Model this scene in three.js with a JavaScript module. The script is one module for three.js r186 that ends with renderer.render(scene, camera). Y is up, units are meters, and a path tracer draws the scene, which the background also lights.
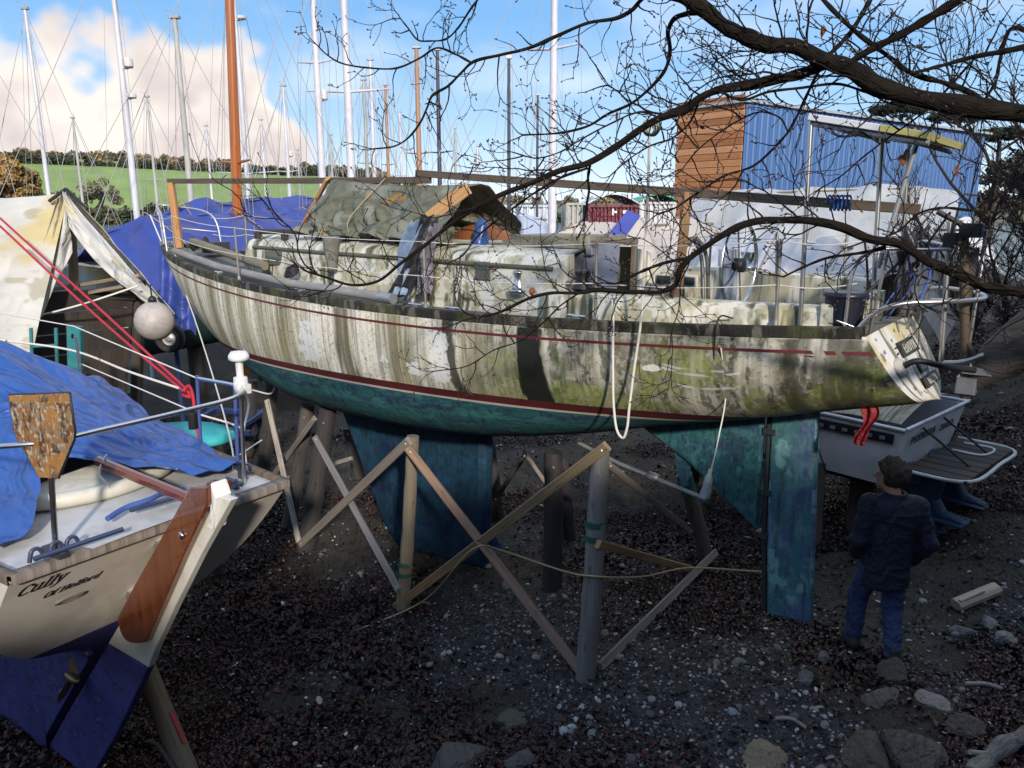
import * as THREE from 'three';
import { mergeGeometries, mergeVertices, toCreasedNormals } from 'three/addons/utils/BufferGeometryUtils.js';
import { FontLoader } from 'three/addons/loaders/FontLoader.js';
import { TextGeometry } from 'three/addons/geometries/TextGeometry.js';

// ───────────────────────── camera, sky, sun, exposure
const scene = new THREE.Scene();
const EYE = 3.9, PITCH = 12.8 * Math.PI / 180;
const camera = new THREE.PerspectiveCamera(53.13, 4 / 3, 0.05, 6000);
camera.position.set(0, EYE, 0);
camera.rotation.x = -PITCH;
camera.updateMatrixWorld();
const renderer = new THREE.WebGLRenderer({ antialias: true });
renderer.setSize(1024, 768);
renderer.toneMapping = THREE.LinearToneMapping;
renderer.toneMappingExposure = 1.3;
renderer.shadowMap.enabled = true;

// seeded noise
let seed = 1234567;
function srand(n) { seed = n >>> 0; }
function rnd() { seed = (seed + 0x6D2B79F5) >>> 0; let t = seed; t = Math.imul(t ^ (t >>> 15), t | 1); t ^= t + Math.imul(t ^ (t >>> 7), t | 61); return ((t ^ (t >>> 14)) >>> 0) / 4294967296; }
const rr = (a, b) => a + (b - a) * rnd();
function hash3(x, y, z) { let h = Math.imul(x, 374761393) ^ Math.imul(y, 668265263) ^ Math.imul(z, 1274126177); h = Math.imul(h ^ (h >>> 13), 1274126177); return ((h ^ (h >>> 16)) >>> 0) / 4294967296; }
const lerp = (a, b, t) => a + (b - a) * t;
const clamp = (x, a = 0, b = 1) => Math.min(b, Math.max(a, x));
const sstep = (a, b, x) => { const t = clamp((x - a) / (b - a)); return t * t * (3 - 2 * t); };
function noise(x, y, z = 0) {
  const xi = Math.floor(x), yi = Math.floor(y), zi = Math.floor(z), fx = x - xi, fy = y - yi, fz = z - zi;
  const u = fx * fx * (3 - 2 * fx), v = fy * fy * (3 - 2 * fy), w = fz * fz * (3 - 2 * fz);
  const l = (k) => lerp(lerp(hash3(xi, yi, zi + k), hash3(xi + 1, yi, zi + k), u), lerp(hash3(xi, yi + 1, zi + k), hash3(xi + 1, yi + 1, zi + k), u), v);
  return lerp(l(0), l(1), w);
}
function fbm(x, y, z = 0, o = 4) { let s = 0, a = 0.5, n = 0; for (let i = 0; i < o; i++) { s += a * noise(x, y, z); n += a; x *= 2.03; y *= 2.03; z *= 2.03; a *= 0.5; } return s / n; }

const CLOUD_TURN = 5.13;
// the sky: blue air, paler towards the horizon, with banks of fair-weather cumulus low all round
{
  const W = 2048, Hh = 1024, d = new Float32Array(W * Hh * 4);
  for (let j = 0; j < Hh; j++) {
    const el = ((j + 0.5) / Hh - 0.5) * Math.PI;
    for (let i = 0; i < W; i++) {
      const az = ((i + 0.5) / W - 0.5) * 2 * Math.PI;
      const ce = Math.cos(el), x = Math.cos(az) * ce, y = Math.sin(el), z = Math.sin(az) * ce;
      let c;
      const e = Math.max(0, y);
      const k = Math.pow(1 - e, 5.2), k2 = Math.pow(1 - e, 16);
      c = [lerp(0.05, 0.58, k) + 0.26 * k2, lerp(0.27, 0.84, k) + 0.08 * k2, lerp(0.68, 0.98, k)];
      if (y > -0.02) {
        // cumulus: banks whose tops stand 6 to 14 degrees high, with open sky between them
        const ca = Math.cos(az + CLOUD_TURN), sa = Math.sin(az + CLOUD_TURN);
        const bank = fbm(ca * 2.6 + 7.3, sa * 2.6 + 3.1, 0.5, 2);
        const top = (0.03 + 0.175 * sstep(0.44, 0.68, bank)) * (0.70 + 0.55 * fbm(ca * 9 + 2, sa * 9 + 5, 1.7, 3));
        const bl = fbm(x * 11, y * 15, z * 11, 5) - 0.5, fine = fbm(x * 34 + 9, y * 40, z * 34, 4) - 0.5;
        const h = y + bl * 0.16 + fine * 0.055;
        let a = sstep(top + 0.012, top - 0.020, h) * sstep(0.03, 0.10, top);
        const wisp = sstep(0.46, 0.78, fbm(x * 5 + 4, y * 13 + 1, z * 5, 4)) * 0.42 * sstep(0.5, 0.1, y);
        const lit = clamp(0.62 + bl * 1.9 + fine * 1.6 + 1.5 * (y - top * 0.6));
        const cl = [lerp(0.62, 0.84, lit), lerp(0.54, 0.775, lit), lerp(0.53, 0.71, lit)];
        a *= lerp(1, 0.85, sstep(0.06, 0, y));
        // broken high cloud added over the dome, mostly out of view, for neutral fill
        const hi = sstep(0.30, 0.58, fbm(x / (y + 0.25) * 2.2 + 3, z / (y + 0.25) * 2.2 + 8, 3, 5)) * 0.95 * sstep(0.22, 0.42, y);
        for (let q = 0; q < 3; q++) c[q] = lerp(c[q], [1.08, 1.04, 0.99][q], hi);
        for (let q = 0; q < 3; q++) { c[q] = lerp(c[q], [0.90, 0.92, 0.95][q], wisp * (1 - a)); c[q] = lerp(c[q], cl[q], a); }
      } else c = [0.16, 0.16, 0.15];
      const o = (j * W + i) * 4; d[o] = c[0]; d[o + 1] = c[1]; d[o + 2] = c[2]; d[o + 3] = 1;
    }
  }
  const sky = new THREE.DataTexture(d, W, Hh, THREE.RGBAFormat, THREE.FloatType);
  sky.mapping = THREE.EquirectangularReflectionMapping; sky.magFilter = THREE.LinearFilter; sky.minFilter = THREE.LinearFilter; sky.needsUpdate = true;
  scene.background = sky; scene.environment = sky;
}
// low winter sun behind the camera and a little to its right
const sun = new THREE.DirectionalLight(new THREE.Color().setRGB(1, 0.90, 0.78), 3.6);
const SUN_AZ = 12 * Math.PI / 180, SUN_EL = 23 * Math.PI / 180;
sun.position.set(Math.sin(SUN_AZ) * Math.cos(SUN_EL) * 60, Math.sin(SUN_EL) * 60, Math.cos(SUN_AZ) * Math.cos(SUN_EL) * 60);
sun.target.position.set(0, 0, -12);
sun.position.add(sun.target.position);
sun.castShadow = true; sun.shadow.radius = 5; sun.shadow.mapSize.set(4096, 4096);
Object.assign(sun.shadow.camera, { left: -45, right: 45, top: 45, bottom: -45, near: 1, far: 200 });
scene.add(sun, sun.target);

// the trees on the bank behind the viewpoint that keep the sun off the foreshore: [right, forward, width, height, leaf clumps]
const SHADE_TREES = [[3, -7, 5, 2.8, 30], [7.5, -5, 5, 3.3, 45], [12, -2.5, 6.5, 6, 120], [-5, -8, 5, 3.0, 30], [16.5, 1.0, 6.5, 7, 150]];
const SHADE_HEDGE = [[-4.5, -4, 5, 1.4], [-0.8, -4.5, 5, 1.3], [3.8, -4, 5, 2.6], [7.5, -3, 5, 3.3], [11.5, -1, 5.5, 4.2], [14, 3, 6, 5.0]];

// ───────────────────────── helpers
const V = (x, h, y) => new THREE.Vector3(x, h, -y);                  // right, height, forward of the viewpoint
const P3 = (x, y, z) => new THREE.Vector3(x, y, z);
const CP = Math.cos(PITCH), SP = Math.sin(PITCH);
function at(px, py, D) { const x = (px - 512) / 768, y = (384 - py) / 768, fw = CP + y * SP, up = -SP + y * CP; return V(x / fw * D, EYE + up / fw * D, D); }   // a place found on a sight line, D metres forward
const names = {};
function numbered(n) { const k = names[n] = (names[n] ?? -1) + 1; return k ? n + '_' + String(k).padStart(3, '0') : n; }
function fin(o) { o.castShadow = true; o.receiveShadow = true; return o; }
function thing(name, label, category, base = P3(0, 0, 0), group) {
  const o = new THREE.Group(); o.name = numbered(name); o.position.copy(base); o.userData = { label, category }; if (group) o.userData.group = group; scene.add(o); return o;
}
function nonIdx(g) { const n = g.index ? g.toNonIndexed() : g; for (const k of Object.keys(n.attributes)) if (!['position', 'normal', 'uv', 'color'].includes(k)) n.deleteAttribute(k); return n; }
function join(list) { if (list.length === 1) return list[0]; const l = list.map(nonIdx); const hasC = l.every(g => g.attributes.color); if (!hasC) l.forEach(g => g.deleteAttribute('color')); return mergeGeometries(l); }
// geometry given in the parent's own axes
function part(name, geo, mat, parent, label) { const m = fin(new THREE.Mesh(Array.isArray(geo) ? join(geo) : geo, mat)); m.name = name; if (label) m.userData.label = label; parent.add(m); return m; }
// geometry given in world axes, a part of a thing that only has a position
function wpart(name, geo, mat, parent, label) {
  let g = Array.isArray(geo) ? join(geo) : geo; const o = P3(0, 0, 0); let p = parent; while (p && p !== scene) { o.add(p.position); p = p.parent; }
  g = g.clone(); g.translate(-o.x, -o.y, -o.z); return part(name, g, mat, parent, label);
}
function one(name, geo, mat, label, category, group) { const m = fin(new THREE.Mesh(Array.isArray(geo) ? join(geo) : geo, mat)); m.geometry.computeBoundingBox(); const b = m.geometry.boundingBox, c = P3((b.min.x + b.max.x) / 2, b.min.y, (b.min.z + b.max.z) / 2); m.geometry.translate(-c.x, -c.y, -c.z); m.position.copy(c); m.name = numbered(name); m.userData = { label, category }; if (group) m.userData.group = group; scene.add(m); return m; }
function struct(name, geo, mat, label) { const m = fin(new THREE.Mesh(Array.isArray(geo) ? join(geo) : geo, mat)); m.name = name; m.userData = { kind: 'structure', label }; scene.add(m); return m; }
function stuffInst(name, geo, mat, mats, cols, label, category, parent) {
  const m = new THREE.InstancedMesh(geo, mat, mats.length); mats.forEach((x, i) => m.setMatrixAt(i, x)); if (cols) cols.forEach((c, i) => m.setColorAt(i, c));
  fin(m); m.name = parent ? name : numbered(name); m.userData = { kind: 'stuff', label, category }; if (parent) { delete m.userData.category; parent.add(m); } else scene.add(m); return m;
}
function smooth(pts, n) { const c = new THREE.CatmullRomCurve3(pts, false, 'centripetal'); return c.getPoints(n); }
function tube(pts, rad, seg = 8, caps = true) {
  const n = pts.length, pos = [], nor = [], uv = [], idx = []; let len = 0; const T = P3(), N = P3(), B = P3(); let first = true;
  const rf = typeof rad === 'function' ? rad : Array.isArray(rad) ? (t) => { const q = t * (rad.length - 1), i = Math.min(rad.length - 2, Math.floor(q)); return lerp(rad[i], rad[i + 1], q - i); } : () => rad;
  for (let i = 0; i < n; i++) {
    T.copy(pts[Math.min(n - 1, i + 1)]).sub(pts[Math.max(0, i - 1)]).normalize();
    if (first) { N.set(0, 1, 0); if (Math.abs(T.y) > 0.9) N.set(1, 0, 0); first = false; }
    N.addScaledVector(T, -N.dot(T)).normalize(); B.crossVectors(T, N);
    if (i) len += pts[i].distanceTo(pts[i - 1]);
    const r = rf(i / (n - 1));
    for (let j = 0; j <= seg; j++) {
      const a = j / seg * Math.PI * 2, c = Math.cos(a), s = Math.sin(a);
      const dx = N.x * c + B.x * s, dy = N.y * c + B.y * s, dz = N.z * c + B.z * s;
      pos.push(pts[i].x + dx * r, pts[i].y + dy * r, pts[i].z + dz * r); nor.push(dx, dy, dz); uv.push(j / seg * Math.max(0.02, 6.28 * r), len);
    }
  }
  const w = seg + 1;
  for (let i = 0; i < n - 1; i++) for (let j = 0; j < seg; j++) { const a = i * w + j; idx.push(a, a + 1, a + w, a + 1, a + w + 1, a + w); }
  if (caps) for (const e of [0, n - 1]) {
    const o = pos.length / 3, p = pts[e]; const d = p.clone().sub(pts[e ? n - 2 : 1]).normalize(); pos.push(p.x, p.y, p.z); nor.push(d.x, d.y, d.z); uv.push(0.01, 0.01);
    for (let j = 0; j <= seg; j++) { const k = (e * w + j) * 3; pos.push(pos[k], pos[k + 1], pos[k + 2]); nor.push(d.x, d.y, d.z); uv.push(0.01 + 0.01 * Math.cos(j), 0.01 + 0.01 * Math.sin(j)); }
    for (let j = 0; j < seg; j++) e ? idx.push(o, o + 1 + j, o + 2 + j) : idx.push(o, o + 2 + j, o + 1 + j);
  }
  const g = new THREE.BufferGeometry(); g.setAttribute('position', new THREE.Float32BufferAttribute(pos, 3)); g.setAttribute('normal', new THREE.Float32BufferAttribute(nor, 3)); g.setAttribute('uv', new THREE.Float32BufferAttribute(uv, 2)); g.setIndex(idx); return g;
}
// chamfered bar from p to q; w across, h along "up"; uv in metres with v along the length
function bar(p, q, w, h, up = P3(0, 1, 0), ch = 0.12) {
  const T = q.clone().sub(p), L = T.length(); T.normalize(); const U = up.clone(); if (Math.abs(U.dot(T)) > 0.97) U.set(1, 0, 0.01); U.addScaledVector(T, -U.dot(T)).normalize(); const S = P3().crossVectors(T, U);
  const c = Math.min(w, h) * ch, a = w / 2, b = h / 2; const sec = [[a - c, b], [-a + c, b], [-a, b - c], [-a, -b + c], [-a + c, -b], [a - c, -b], [a, -b + c], [a, b - c]];
  const pos = [], uv = [], off = hash3(Math.round(p.x * 97), Math.round(p.y * 89), Math.round(p.z * 83)) * 7; const pt = (k, l) => { const [x, y] = sec[(k + 8) % 8]; const o = l ? q : p; return [o.x + S.x * x + U.x * y, o.y + S.y * x + U.y * y, o.z + S.z * x + U.z * y]; };
  let per = 0;
  for (let k = 0; k < 8; k++) { const A = pt(k, 0), Bq = pt(k + 1, 0), C = pt(k + 1, 1), D = pt(k, 1); const e = Math.hypot(sec[k][0] - sec[(k + 1) % 8][0], sec[k][1] - sec[(k + 1) % 8][1]); pos.push(...A, ...D, ...Bq, ...Bq, ...D, ...C); uv.push(per + off, off, per + off, L + off, per + e + off, off, per + e + off, off, per + off, L + off, per + e + off, L + off); per += e; }
  for (let k = 1; k < 7; k++) { pos.push(...pt(0, 0), ...pt(k, 0), ...pt(k + 1, 0)); uv.push(0, 0, 0.02, 0, 0.02, 0.02); pos.push(...pt(0, 1), ...pt(k + 1, 1), ...pt(k, 1)); uv.push(0, 0, 0.02, 0, 0.02, 0.02); }
  const g = new THREE.BufferGeometry(); g.setAttribute('position', new THREE.Float32BufferAttribute(pos, 3)); g.setAttribute('uv', new THREE.Float32BufferAttribute(uv, 2)); g.computeVertexNormals(); return g;
}
function box(cx, cy, cz, w, h, d, ch = 0.08) { return bar(P3(cx, cy - h / 2, cz), P3(cx, cy + h / 2, cz), w, d, P3(0, 0, 1), ch); }
// surface from a function (u, v in 0..1 -> [x,y,z,(U,V)]); thick > 0 closes it into a sheet of that thickness
function sheet(nu, nv, fn, thick = 0, uvs = 1) {
  const pos = [], uv = [], idx = [], w = nv + 1;
  for (let i = 0; i <= nu; i++) for (let j = 0; j <= nv; j++) { const r = fn(i / nu, j / nv); pos.push(r[0], r[1], r[2]); uv.push((r[3] ?? i / nu) * uvs, (r[4] ?? j / nv) * uvs); }
  for (let i = 0; i < nu; i++) for (let j = 0; j < nv; j++) { const a = i * w + j; idx.push(a, a + w, a + 1, a + 1, a + w, a + w + 1); }
  let g = new THREE.BufferGeometry(); g.setAttribute('position', new THREE.Float32BufferAttribute(pos, 3)); g.setAttribute('uv', new THREE.Float32BufferAttribute(uv, 2)); g.setIndex(idx); g.computeVertexNormals();
  if (!thick) return g;
  const N = g.attributes.normal, nV = pos.length / 3, p2 = pos.slice(), u2 = uv.slice(), i2 = idx.slice();
  for (let k = 0; k < nV; k++) p2.push(pos[k * 3] - N.getX(k) * thick, pos[k * 3 + 1] - N.getY(k) * thick, pos[k * 3 + 2] - N.getZ(k) * thick), u2.push(uv[k * 2], uv[k * 2 + 1]);
  for (let k = 0; k < idx.length; k += 3) i2.push(idx[k] + nV, idx[k + 2] + nV, idx[k + 1] + nV);
  const rim = []; for (let i = 0; i < nu; i++) rim.push([i * w, (i + 1) * w]); for (let j = 0; j < nv; j++) rim.push([nu * w + j, nu * w + j + 1]); for (let i = nu; i > 0; i--) rim.push([i * w + nv, (i - 1) * w + nv]); for (let j = nv; j > 0; j--) rim.push([j, j - 1]);
  for (const [a, b] of rim) i2.push(a, a + nV, b, b, a + nV, b + nV);
  g = new THREE.BufferGeometry(); g.setAttribute('position', new THREE.Float32BufferAttribute(p2, 3)); g.setAttribute('uv', new THREE.Float32BufferAttribute(u2, 2)); g.setIndex(i2); g = g.toNonIndexed(); g.computeVertexNormals(); return toCreasedNormals(g, 0.9);
}
// plate: polygon [[x,y],..] in a plane given by origin and two unit axes, with thickness along their normal (centred)
function plate(poly, o, ax, ay, th, bevel = 0) {
  const s = new THREE.Shape(poly.map(p => new THREE.Vector2(p[0], p[1]))); const g = new THREE.ExtrudeGeometry(s, { depth: th - 2 * bevel, bevelEnabled: bevel > 0, bevelThickness: bevel, bevelSize: bevel, bevelOffset: -bevel, bevelSegments: 2 });
  g.translate(0, 0, -th / 2 + bevel); const az = P3().crossVectors(ax, ay).normalize(); g.applyMatrix4(new THREE.Matrix4().makeBasis(ax, ay, az).setPosition(o)); return nonIdx(g);
}
function lathe(prof, seg, m) { const g = new THREE.LatheGeometry(prof.map(p => new THREE.Vector2(p[0], p[1])), seg); if (m) g.applyMatrix4(m); return g; }
const Tm = (x, y, z) => new THREE.Matrix4().makeTranslation(x, y, z);
// naive surface nets on a signed distance function
function sdfMesh(f, mn, mx, cell) {
  const nx = Math.ceil((mx[0] - mn[0]) / cell) + 1, ny = Math.ceil((mx[1] - mn[1]) / cell) + 1, nz = Math.ceil((mx[2] - mn[2]) / cell) + 1;
  const F = new Float32Array(nx * ny * nz), id = (i, j, k) => (k * ny + j) * nx + i;
  for (let k = 0; k < nz; k++) for (let j = 0; j < ny; j++) for (let i = 0; i < nx; i++) F[id(i, j, k)] = f(mn[0] + i * cell, mn[1] + j * cell, mn[2] + k * cell);
  const vid = new Int32Array(nx * ny * nz).fill(-1), pos = [], idx = [];
  const ED = []; for (let a = 0; a < 8; a++) for (const b of [1, 2, 4]) if (!(a & b)) ED.push([a, a | b]);
  for (let k = 0; k < nz - 1; k++) for (let j = 0; j < ny - 1; j++) for (let i = 0; i < nx - 1; i++) {
    let x = 0, y = 0, z = 0, c = 0;
    for (const [a, b] of ED) {
      const fa = F[id(i + (a & 1), j + ((a >> 1) & 1), k + (a >> 2))], fb = F[id(i + (b & 1), j + ((b >> 1) & 1), k + (b >> 2))];
      if ((fa < 0) !== (fb < 0)) { const t = fa / (fa - fb); x += lerp(a & 1, b & 1, t); y += lerp((a >> 1) & 1, (b >> 1) & 1, t); z += lerp(a >> 2, b >> 2, t); c++; }
    }
    if (c) { vid[id(i, j, k)] = pos.length / 3; pos.push(mn[0] + (i + x / c) * cell, mn[1] + (j + y / c) * cell, mn[2] + (k + z / c) * cell); }
  }
  for (let k = 1; k < nz - 1; k++) for (let j = 1; j < ny - 1; j++) for (let i = 1; i < nx - 1; i++) {
    const s = F[id(i, j, k)] < 0; const quad = (a, b, c, d, fl) => { if (a < 0 || b < 0 || c < 0 || d < 0) return; fl ? idx.push(a, b, c, a, c, d) : idx.push(a, c, b, a, d, c); };
    if (s !== (F[id(i + 1, j, k)] < 0)) quad(vid[id(i, j - 1, k - 1)], vid[id(i, j, k - 1)], vid[id(i, j, k)], vid[id(i, j - 1, k)], s);
    if (s !== (F[id(i, j + 1, k)] < 0)) quad(vid[id(i - 1, j, k - 1)], vid[id(i - 1, j, k)], vid[id(i, j, k)], vid[id(i, j, k - 1)], s);
    if (s !== (F[id(i, j, k + 1)] < 0)) quad(vid[id(i - 1, j - 1, k)], vid[id(i, j - 1, k)], vid[id(i, j, k)], vid[id(i - 1, j, k)], s);
  }
  const g = new THREE.BufferGeometry(); g.setAttribute('position', new THREE.Float32BufferAttribute(pos, 3)); const uv = []; for (let q = 0; q < pos.length; q += 3) uv.push((pos[q] + pos[q + 2]) * 1, pos[q + 1]); g.setAttribute('uv', new THREE.Float32BufferAttribute(uv, 2)); g.setIndex(idx); g.computeVertexNormals(); return g;
}
const smin = (a, b, k) => { const h = clamp(0.5 + 0.5 * (b - a) / k); return lerp(b, a, h) - k * h * (1 - h); };
function cap(px, py, pz, a, b, ra, rb) { const bx = b[0] - a[0], by = b[1] - a[1], bz = b[2] - a[2], qx = px - a[0], qy = py - a[1], qz = pz - a[2]; const h = clamp((qx * bx + qy * by + qz * bz) / (bx * bx + by * by + bz * bz)); return Math.hypot(qx - bx * h, qy - by * h, qz - bz * h) - lerp(ra, rb, h); }

// ───────────────────────── materials
function tex(w, h, fn, srgb = true) {
  const d = new Uint8Array(w * h * 4); for (let j = 0; j < h; j++) for (let i = 0; i < w; i++) { const c = fn((i + 0.5) / w, (j + 0.5) / h), o = (j * w + i) * 4; for (let k = 0; k < 3; k++) { const v = clamp(c[k]); d[o + k] = 255 * (srgb ? (v <= 0.0031308 ? v * 12.92 : 1.055 * Math.pow(v, 1 / 2.4) - 0.055) : v); } d[o + 3] = 255; }
  const t = new THREE.DataTexture(d, w, h, THREE.RGBAFormat); if (srgb) t.colorSpace = THREE.SRGBColorSpace; t.wrapS = t.wrapT = THREE.RepeatWrapping; t.magFilter = THREE.LinearFilter; t.minFilter = THREE.LinearMipmapLinearFilter; t.generateMipmaps = true; t.needsUpdate = true; return t;
}
// noise that wraps in u and v (period 1)
function pn(u, v, f, s = 0) { const x = u * f, y = v * f, xi = Math.floor(x), yi = Math.floor(y), fx = x - xi, fy = y - yi, a = fx * fx * (3 - 2 * fx), b = fy * fy * (3 - 2 * fy), m = (q) => ((q % f) + f) % f; return lerp(lerp(hash3(m(xi), m(yi), s), hash3(m(xi + 1), m(yi), s), a), lerp(hash3(m(xi), m(yi + 1), s), hash3(m(xi + 1), m(yi + 1), s), a), b); }
function pn2(u, v, fu, fv, s = 0) { const x = u * fu, y = v * fv, xi = Math.floor(x), yi = Math.floor(y), fx = x - xi, fy = y - yi, a = fx * fx * (3 - 2 * fx), b = fy * fy * (3 - 2 * fy), m = (q, f) => ((q % f) + f) % f; return lerp(lerp(hash3(m(xi, fu), m(yi, fv), s), hash3(m(xi + 1, fu), m(yi, fv), s), a), lerp(hash3(m(xi, fu), m(yi + 1, fv), s), hash3(m(xi + 1, fu), m(yi + 1, fv), s), a), b); }
const pf2 = (u, v, fu, fv, s = 0) => pn2(u, v, fu, fv, s) * 0.5 + pn2(u, v, fu * 2, fv * 2, s + 1) * 0.27 + pn2(u, v, fu * 4, fv * 4, s + 2) * 0.15 + pn2(u, v, fu * 8, fv * 8, s + 3) * 0.08;
const pfbm = (u, v, f, s = 0) => pn(u, v, f, s) * 0.5 + pn(u, v, f * 2, s + 1) * 0.27 + pn(u, v, f * 4, s + 2) * 0.15 + pn(u, v, f * 8, s + 3) * 0.08;
function rep(t, a, b = a) { const c = t.clone(); c.repeat.set(a, b); c.needsUpdate = true; return c; }
const T_mottle = tex(512, 512, (u, v) => { const n = pfbm(u, v, 6, 3), m = pfbm(u, v, 24, 9), k = 0.55 + 0.75 * (n * 0.65 + m * 0.35); return [k, k, k * 0.99]; });
const T_wood = tex(256, 512, (u, v) => { const g = pn2(u, v, 48, 3, 1) * 0.4 + pn2(u, v, 110, 6, 2) * 0.25 + pn2(u, v, 14, 2, 3) * 0.35, k = 0.45 + 0.8 * g, s = pn(u, v, 9, 7) > 0.93 ? 0.6 : 1; return [k * s, k * 0.97 * s, k * 0.93 * s]; });
const T_cloth = tex(512, 512, (u, v) => { const w = 0.06 * (pn2(u, v, 180, 4, 2) + pn2(u, v, 4, 180, 5)), n = pfbm(u, v, 5, 20), m = pfbm(u, v, 32, 30); const k = 0.66 + 0.36 * n + 0.12 * m + w - 0.06; return [k, k, k * 1.0]; });
const T_bark = tex(256, 512, (u, v) => { const g = pn2(u, v, 16, 10, 1) * 0.5 + pn2(u, v, 40, 18, 2) * 0.5, l = pfbm(u, v, 5, 8); const k = 0.35 + 0.9 * g, gr = sstep(0.55, 0.75, l); return [k * lerp(1, 1.15, gr), k * lerp(0.96, 1.3, gr), k * lerp(0.92, 0.85, gr)]; });
const B_fine = tex(256, 256, (u, v) => { const k = pfbm(u, v, 24, 50); return [k, k, k]; }, false);
const B_crease = tex(512, 512, (u, v) => { let k = 0; for (const [f, a, s] of [[3, 0.5, 1], [6, 0.3, 2], [13, 0.2, 3]]) { const w = 0.25 * pn(u, v, 4, s + 9); k += a * (1 - Math.abs(2 * pn(u + w, v - w * 0.5, f, s) - 1)); } k = Math.pow(k, 1.6); return [k, k, k]; }, false);
const B_bark = tex(256, 512, (u, v) => { const k = pn2(u, v, 16, 10, 1) * 0.6 + pn2(u, v, 50, 24, 2) * 0.4; return [k, k, k]; }, false);
const lin = (c) => new THREE.Color().setRGB(c[0], c[1], c[2]);
function mat(c, rough = 0.8, o = {}) { const { metal = 0, ...rest } = o; const M = rest.transmission || rest.clearcoat || rest.sheen || rest.specularIntensity !== undefined ? THREE.MeshPhysicalMaterial : THREE.MeshStandardMaterial; return new M({ color: lin(c), roughness: rough, metalness: metal, side: THREE.DoubleSide, ...rest }); }
const paint = (c, rough = 0.5, s = 0.7) => mat(c, rough, { map: rep(T_mottle, s) });
const wood = (c, rough = 0.75) => mat(c, rough, { map: rep(T_wood, 3, 0.7), bumpMap: rep(T_wood, 3, 0.7), bumpScale: 0.002 });
const cloth = (c, rough = 0.75, s = 0.6, cr = 0.03) => mat(c, rough, { map: rep(T_cloth, s), bumpMap: rep(B_crease, s), bumpScale: cr });
const MAT = {
  steel: mat([0.62, 0.62, 0.63], 0.28, { metal: 1 }),
  galv: mat([0.42, 0.43, 0.44], 0.5, { metal: 0.7, map: rep(T_mottle, 2) }),
  wire: mat([0.33, 0.34, 0.35], 0.5, { metal: 0.5 }),
  black: mat([0.012, 0.012, 0.014], 0.55),
  rubber: mat([0.02, 0.02, 0.02], 0.8),
  alu: mat([0.55, 0.56, 0.60], 0.45, { metal: 0.25 }),
  greyTimber: wood([0.20, 0.17, 0.13]),
  paleTimber: wood([0.42, 0.27, 0.13]),
  darkTimber: wood([0.05, 0.04, 0.035]),
  ropeWhite: mat([0.62, 0.60, 0.55], 0.9), ropeRed: mat([0.42, 0.02, 0.04], 0.8), ropeBlue: mat([0.04, 0.09, 0.30], 0.8), ropeTan: mat([0.34, 0.27, 0.15], 0.9),
  glass: mat([0.05, 0.06, 0.06], 0.08),
};
const font = await new FontLoader().loadAsync('fonts/droid/droid_sans_bold.typeface.json');
const fontSerif = await new FontLoader().loadAsync('fonts/droid/droid_serif_regular.typeface.json');
function lettering(str, f, size, o, ax, ay, slant = 0, depth = 0.003) {
  const g = new TextGeometry(str, { font: f, size, depth, curveSegments: 4, bevelEnabled: false }); g.computeBoundingBox(); const w = g.boundingBox.max.x; g.translate(-w / 2, 0, 0);
  g.applyMatrix4(new THREE.Matrix4().makeShear(0, 0, slant, 0, 0, 0)); const az = P3().crossVectors(ax, ay).normalize(); g.applyMatrix4(new THREE.Matrix4().makeBasis(ax, ay, az).setPosition(o)); return nonIdx(g);
}
// ───────────────────────── ground, water, hill
function gBase(X, Y) {
  const q = 9.3 - ((X + 5.699) * 0.7735 - (Y - 12.826) * 0.6338);
  let g = q > 0 ? -1.0 * (1 - Math.exp(-q * 0.12)) : 0.07 * Math.min(-q, 6);
  g += 0.24 * Math.max(0, X - 4.0) * sstep(40, 12, Y) * sstep(0, 1.5, X - 4.0) * (X > 30 ? 30 / X : 1);
  const back = Math.max(0, 4.4 - Y); g += 2.4 * sstep(0, 4.6, back) + Math.min(2.2, 0.22 * Math.max(0, -Y - 3)) * sstep(60, 30, Math.abs(X));
  g -= 0.12 * sstep(1.2, 3.5, -X) * sstep(7.5, 4.5, Y) * sstep(1, 3, Y);
  g -= 2.6 * sstep(0, 14, X - 0.5 * Y - 3) * sstep(26, 44, Y);      // the river bed
  g -= 2.6 * sstep(85, 110, Y);
  return g;
}
function gH(X, Y) {
  const near = sstep(22, 9, Math.hypot(X, Y - 4));
  return gBase(X, Y) + near * (0.10 * (fbm(X * 0.9, Y * 0.9, 2, 3) - 0.5) + 0.07 * (fbm(X * 3.1, Y * 3.1, 5, 3) - 0.5) + 0.05 * (fbm(X * 9, Y * 9, 3, 3) - 0.5));
}
const shingle = (X, Y) => { const a = (X + 5.699) * 0.7735 - (Y - 12.826) * 0.6338, z = -(X + 5.699) * 0.6338 - (Y - 12.826) * 0.7735; const n = fbm(X * 1.1 + 20, Y * 1.1, 6, 4); const b = Math.exp(-(((z - 0.9) / 1.5) ** 2)) * sstep(5.2, 7.0, a) * sstep(12.5, 10.8, a); return sstep(0.50, 0.60, n * 0.72 + 0.26 * b); };   // paler shingle in patches below the hull
const mud = (X, Y) => fbm(X * 0.55 + 3, Y * 0.55 + 8, 1, 4);           // where weed, shingle and bare mud lie
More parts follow.
